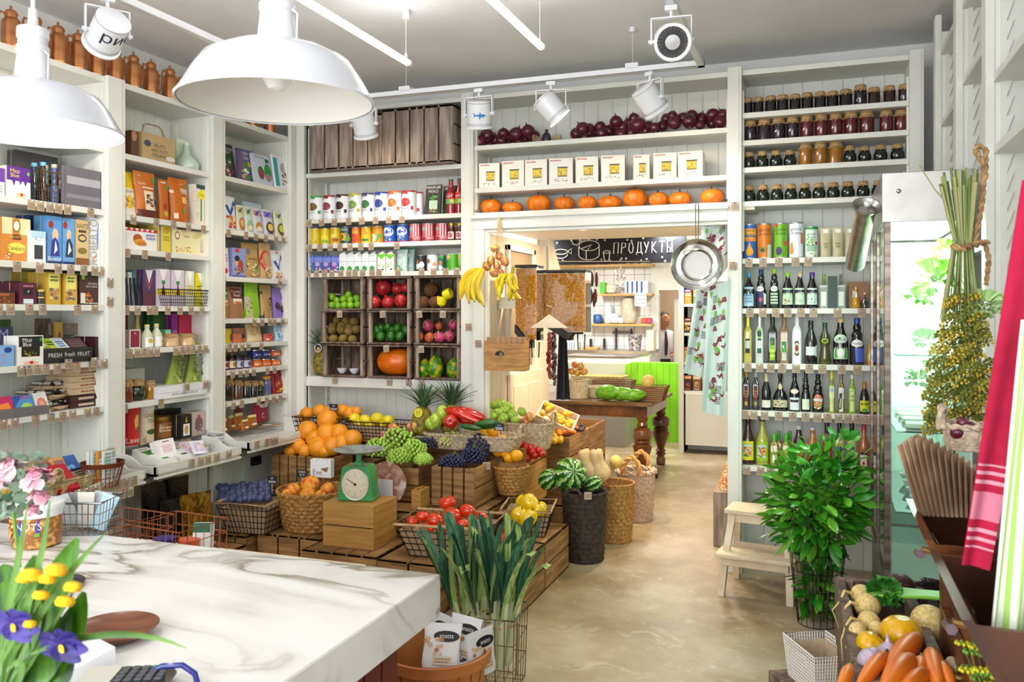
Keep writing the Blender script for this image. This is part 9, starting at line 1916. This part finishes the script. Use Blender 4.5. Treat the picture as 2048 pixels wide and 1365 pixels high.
# lime green counter, chilled display, shelves
LM=MN('lime_paint','78c81c','84d024',3,.4);gx0,gx1=at(1250,Y=11.07).x,at(1366,Y=11.07).x
g=beadboard(gx1-gx0,1.03,.09,LM);g.bx(0,gx1-gx0,.01,.3,0,1.03,LM);g.out('green_counter',None,(gx0,11.07,0),0,'lime green boarded counter in the kitchen','counter')
a=at(1130,Y=10.4).x;b=at(1250,Y=10.4).x;o=thing('chilled_display','lit glass fronted deli display in the kitchen','display case',(a,10.4,0));part('base',[(0,b-a,.02,.6,0,.82)],M('9a9690',.4),o);part('lit_shelf',[(.02,b-a,.05,.55,1.05,1.08)],M('ffe8b8',.4,emit=3),o);part('front_glass',[(0,b-a,0,.008,.82,1.12)],glass('deli_glass','f0f4ea',.02,.1),o);part('steel_top',[(-.02,b-a+.1,0,.6,1.12,1.15)],STEEL,o);part('fill',[(.05,b-a-.05,.1,.5,.82,.88)],MN('deli_food','c8a070','e8d8b8',20,.6),o)
def kz(y,py):return at(1200,py,Y=y).z
SH=MN('shelf_pine','c89a54','dcb26c',4,.5,stretch=(1,10,1))
for i,(py,x0,x1)in enumerate([(530,1112,1306),(588,1198,1304),(648,1176,1304)]):
 xa_,xb_=at(x0,Y=12.0).x,at(x1,Y=12.0).x;z=kz(12.0,py);g=G();g.bx(xa_,xb_,11.98,12.195,z-.03,z,SH);g.out('wall_shelf',None,None,0,'pine wall shelf in the tiled kitchen, %s'%('topmost','middle','lowest')[i],'shelf','pine kitchen shelves')
def ki(nm_,lb,cat,px,pyb,w,h,c,kind='box',y=12.02,d=.1,grp=None,pr=''):
 q=at(px,pyb,Y=y);g=G();q.z+=.001
 if kind=='box':mk_box(g,w,h,d,c,pr,1)
 else:g.lathe([(w*.4,0),(w*.5,h*.1),(w*.5,h*.8),(w*.35,h),(0,h)],M(c,.3)if kind=='pot' else kind,16,Tr(0,w/2))
 return g.out(nm_,None,q,0,lb,cat,grp)
for i,c in enumerate(['e8e8e8','c04a3c','e8e4e0','8a4ac0','7ac83c','e8e8e8','c05a4c','e8e0e0','d8d8e0','e8e8e8','e0c8c8','e8e8e8']):ki('storage_jar','small jar on the topmost kitchen shelf, %s from the passage'%ORD[i],'jar',1120+15*i,529,.09,.09,c,'pot',grp='jars on the topmost kitchen shelf')
ki('mug','blue enamel mug on the lowest kitchen shelf','mug',1193,647,.13,.13,'2a5a9a','pot');ki('water_jug','clear tall jug on the lowest kitchen shelf','jug',1214,647,.12,.3,'c8d8e0','pot');ki('plastic_bowl','pale blue plastic bowl beside the jug','bowl',1226,647,.14,.14,'d0dce4','pot');ki('white_cup','small white cup beside the paper basket','cup',1240,647,.08,.08,'eeeeee','pot')
ki('paper_basket','basket of rolled papers on the kitchen shelf','basket',1255,647,.24,.36,'cfc4b0',MN('rolled_papers','a89878','e8e0d0',30,.8,stretch=(6,6,.5)));ki('kitchen_tin','terracotta pot on the lowest kitchen shelf','pot',1287,647,.1,.08,'c0683c','pot');ki('pink_pot','pink pot at the end of lowest shelf','pot',1297,647,.1,.08,'c05070','pot');ki('green_pack','green packet on the middle kitchen shelf','packet',1205,587,.08,.16,'5ac02c');ki('spotted_bowl','patterned bowl on the middle kitchen shelf','bowl',1220,587,.18,.14,'e0d8c8','pot')
ki('striped_cloth','blue striped folded cloth on the middle shelf','cloth',1272,587,.34,.18,'e8ecf4',pr='q .1 0 .18 .9 3a5a9a 1;q .3 0 .38 .9 3a5a9a 1;q .5 0 .58 .9 3a5a9a 1;q .7 0 .78 .9 3a5a9a 1');ki('towel','white striped towel over the middle shelf edge','towel',1281,613,.17,.19,'eceef0',pr='r 0 .2 1 .26 8a9ab0;r 0 .5 1 .56 8a9ab0;r 0 .8 1 .86 8a9ab0',y=11.95,d=.02)
ki('knife_rack','magnetic knife rack on the tiles','rack',1245,668,.3,.035,'6a6a6a',y=12.17,d=.02)
for i,(px,py,h)in enumerate([(1232,690,.30),(1262,672,.16)]):ki('kitchen_knife','black handled knife on the rack, %s one'%('longer','shorter')[i],'knife',px,py+8,.025,h,'26262a',y=12.14,d=.02,grp='knives on the rack')
for i,px in enumerate((1181,1208)):ki('wall_hook','black faucet on the kitchen tiles, %s of two from the passage'%ORD[i],'faucet',px,700,.03,.16,'202022',y=12.1,d=.05,grp='black kitchen faucets')
a_=at(1130,Y=11.5).x;b_x=at(1300,Y=11.5).x;g=G();g.bx(a_,b_x,11.45,12.19,0,1.13,M('d8d6d0',.4));g.bx(a_,b_x,11.42,12.19,1.13,1.17,STEEL);g.out('kitchen_bench',None,None,0,'white bench with steel top under kitchen shelves','bench')
def kb(nm_,lb,cat,px,w,h,c,kind='box',pr='',y=11.6):q=at(px,Y=y);q.z=1.171;g=G();(mk_box(g,w,h,.2,c,pr,1)if kind=='box' else g.lathe([(w*.4,0),(w*.5,h),(w*.4,h),(0,h*.6)],kind,14));g.out(nm_,None,q,0,lb,cat)
kb('striped_tub','blue striped tub on the kitchen bench','tub',1143,.17,.1,'e8e8f0',pr='q .1 0 .16 1 3a4a9a;q .3 0 .36 1 3a4a9a;q .5 0 .56 1 3a4a9a;q .7 0 .76 1 3a4a9a');kb('cutting_board','small wooden board on the kitchen bench','board',1178,.24,.03,'b8904c');kb('utensil_holder','steel holder of kitchen utensils on the bench','holder',1270,.2,.22,'',MN('utensils','3a3440','d0c8cc',30,.3,.4));kb('white_board','pale board leaning at the bench end','board',1300,.1,.28,'dcc8b4')
# sausages and bags hanging before the shelves
for i,(px,py)in enumerate([(1184,545),(1193,545),(1182,578),(1191,578),(1188,585)]):q=at(px,py,Y=9.6);longveg('sausage','dry brown sausage hanging over the table, %s'%['upper one by the flakes','upper one away from flakes','lower one by the flakes','lower one away from flakes','lowest middle one'][i],'sausage',[q,q+V((.003,0,-.08)),q+V((0,0,-.17))],.020,MN('sausage_skin','4a2420','7a4438',20,.5),'hanging sausages')
q=at(1240,565,Y=9.8);ruffle('plastic_bag','translucent plastic bags hanging above the table','bag',q,.14,CELLO,12,4).scale=(.6,.5,1.6)
g=G();g.tube([at(1105,523,Y=9.65),at(1300,523,Y=9.65)],.008,CHROME,8);g.out('hanging_rail',None,None,0,'steel rail below the black sign','rail')
# chalkboard sign
a,b=at(1096,472,Y=9.7),at(1372,528,Y=9.7);W,H_=b.x-a.x,.42;o=thing('chalk_sign','black chalkboard sign with white lettering and drawn cheese','sign',(a.x,9.7,b.z+.02));g=G();g.bx(0,W,0,.03,0,H_,M('24262e',.8));g.out('board',o)
CH=M('e4e4e4',.8);g=G();S=lambda*P:g.tube([(x*W,-.004,z*H_*.72)for x,z in P],.006,CH,5)
GL={'П':[[(0,0),(.1,1),(.8,1),(.7,0)]],'Р':[[(0,0),(.15,1),(.7,.9),(.7,.6),(.1,.5)]],'О':[[(.3,0),(.0,.3),(.1,.9),(.5,1),(.7,.6),(.6,.1),(.3,0)]],'Д':[[(0,-.15),(.0,.05),(.9,.05),(.9,-.15)],[(.15,.05),(.3,1),(.7,1),(.75,.05)]],'У':[[(0,1),(.35,.45)],[(.7,1),(.2,0)]],'К':[[(0,0),(.05,1)],[(.6,1),(.05,.45),(.7,0)]],'Т':[[(0,1),(.8,1)],[(.4,1),(.35,0)]],'Ы':[[(0,1),(0,0),(.45,.05),(.45,.4),(0,.5)],[(.7,1.1),(.75,0)]]}
for i,c in enumerate('ПРОДУКТЫ'):
 x0=.49+.0545*i
 for st in GL[c]:S(*[(x0+x*.045,.38+y*.42)for x,y in st])
EL=lambda cx,cz,rx,rz_,a0=0,a1=6.283:S(*[(cx+rx*cos(a0+(a1-a0)*k/16),cz+rz_*sin(a0+(a1-a0)*k/16))for k in range(17)])
EL(.31,.72,.075,.2);EL(.31,.36,.075,.2,3.14,6.28);S((.235,.72),(.235,.36));S((.385,.72),(.385,.36));S((.25,.6),(.33,.75),(.29,.5),(.29,.2));EL(.10,.5,.05,.1);EL(.10,.4,.05,.16,3.14,6.28);S((.15,.5),(.18,.62),(.18,.42),(.15,.5));EL(.44,.45,.025,.05);S((.415,.45),(.425,.12),(.455,.12),(.465,.45));S((.18,1),(.19,.8),(.22,.75),(.24,.85),(.24,1));S((.86,.95),(.88,.8),(.91,.85))
rn=random.Random(3)
for k in range(26):EL(rn.uniform(.03,.97),rn.choice((rn.uniform(.03,.2),rn.uniform(.86,.96))),.004,.02)
g.out('chalk_lettering',o);g=G();[g.tube([(x,.015,H_),(x,.015,2.62-b.z-.02)],.003,WIRE,4)for x in(.1,W-.1)];g.out('hanging_wire',o)
# person in the far doorway
SKN=MN('skin','b8805c','c89070',5,.5)
p=at(1327,Y=13.5);o=thing('person','person in a white shirt and dark tie looking down in far doorway','person',(p.x,13.5,0),.5)
def body(name,chain,m):
 g=G();[g.tube(P,R_,m,14,flat=fl)for P,R_,fl in chain];return g.out(name,o)
body('body',[([(0,0,1.38),(0,0,1.47)],[.055,.05],1),([(0,-.01,1.44),(0,-.03,1.50),(0,-.05,1.56),(0,-.04,1.62),(0,-.02,1.66),(0,-.02,1.675)],[.05,.072,.082,.085,.065,.02],1.15),([(.17,-.24,1.06),(.06,-.32,1.06),(.02,-.36,1.05)],[.035,.03,.04],.7),([(0,-.10,1.585),(0,-.15,1.56),(0,-.13,1.54)],[.012,.016,.01],1)]+[([(.02+.015*k,-.36,1.05),(-.02+.012*k,-.40,1.04),(-.03+.01*k,-.42,1.01)],[.010,.009,.007],1)for k in range(4)]+[([(.05,-.34,1.06),(.03,-.36,1.09)],[.011,.008],1)],SKN)
body('hair',[([(0,-.03,1.60),(0,-.01,1.64),(0,.0,1.69),(0,-.01,1.705)],[.088,.095,.07,.02],1.12)],M('3a3028',.7));body('shirt',[([(0,.02,.95),(0,.01,1.1),(0,0,1.3),(0,0,1.40),(0,0,1.43)],[.17,.17,.21,.15,.06],.6)]+[([(s*.18,0,1.37),(s*.26,-.02,1.15),(s*.2,-.22,1.06)],[.07,.06,.045],1)for s in(-1,1)],M('e8dce0',.8))
body('tie',[([(0,-.11,1.40),(0,-.14,1.2),(0,-.12,1.02)],[.015,.03,.02],.3)],M('2c2c38',.7));body('trousers',[([(0,.02,.96),(0,.02,.84)],[.17,.16],.65)]+[([(s*.09,.02,.86),(s*.1,0,.48),(s*.1,.02,.06)],[.09,.065,.05],1)for s in(-1,1)],M('26262c',.8));body('shoes',[([(s*.1,.04,.04),(s*.1,-.16,.035)],[.045,.035],1)for s in(-1,1)],M('1c1818',.4))
for s in(-1,1):g=G();g.sph((s*.03,-.125,1.585),.008,M('1c1410'),8);g.out('eye',o)
g=G();g.bx(-.02,.02,-.128,-.122,1.525,1.529,M('8a4c40'));g.out('mouth',o)
g=G();g.bx(-.1,.4,.0,.5,0,1.9,M('ece6d8',.5),c=.01);g.bx(-.11,-.1,.0,.02,.3,1.6,M('b0a898',.5));q=at(1350,Y=12.6);g.out('tall_cabinet',None,(q.x+.08,12.6,0),0,'tall cream cabinet inside the far doorway','cabinet')
# white cabinet with goods behind the aprons
a=at(1368,Y=10.3).x;o=shelf_unit('white cabinet with small goods behind hen aprons',a,a+1.0,Wall('B',10.3),[.75,1.1,1.45,1.8,2.1],z0=0,post_top=2.3,sides=2.3,notch_from=None);part('door',[(.02,.98,-.02,.0,.1,.72)],WHITE,o);part('corner_post',[(-.06,.0,-.02,.3,0,2.3)],WHITE,o)
for i in range(12):z=(.75,1.1,1.45,1.8)[i//3];g=G();mk_box(g,.09,.18,.1,('3a2418','8a5a3c','c8b090','e0c060','4a8a3c','c04030','2a2c30','6aa0c8','d8d8d0','e09030','5aa03c','c8302c')[i],auto(i,0),i);g.out('packet',None,(a+.04+.11*(i%3),10.33,z+.001),0,'small packet on the far white cabinet, %s of the %s row up'%(ORD[i%3],ORD[i//3]),'packet','packets on the far white cabinet')
# recessed lamps
for px,py in((1164,459),(1316,453)):
 q=at(px,py,Z=2.369);g=G();g.lathe([(.05,0),(.05,-.004),(.04,-.004)],ENAMEL,20,caps=False);g.lathe([(.04,-.002),(0,-.002)],M('fff0cc',.4,emit=DOWN_E),20);g.out('recessed_lamp',None,q,0,'round recessed lamp in the passage soffit, nearer the %s'%('bananas' if px<1200 else 'steel pan'),'lamp','recessed passage lamps');area_light('passage_lamp',(q.x,q.y,2.35),.08,.08,26,(1,.84,.62))
for x in(-3.2,-1.6):area_light('kitchen_fill',(x,10.2,2.6),.3,1.4,75,(1,.97,.92))  # fill lights added to brighten the kitchen, without any fixture
area_light('store_fill',(-1.9,13.4,2.6),.3,.6,30,(1,.92,.8))  # bare area light added to brighten the store, without any fixture
def _col(o):
 w_=o.matrix_world.translation if False else o.location
 d=dep(w_);return(w_.x*ca+w_.y*sa)/max(d,.1)
def settle2():
 grp={}
 for o,d,wh,a in PEND:grp.setdefault((d+' '+wh).strip(),[]).append((o,a))
 for k,v in grp.items():
  if len(v)==1:v[0][0]['label']=k;continue
  v.sort(key=lambda q:_col(q[0]))
  n=len(v)
  for i,(o,a)in enumerate(v):o['label']='%s, %s from %s'%(k,ORD[i],a)
settle2()
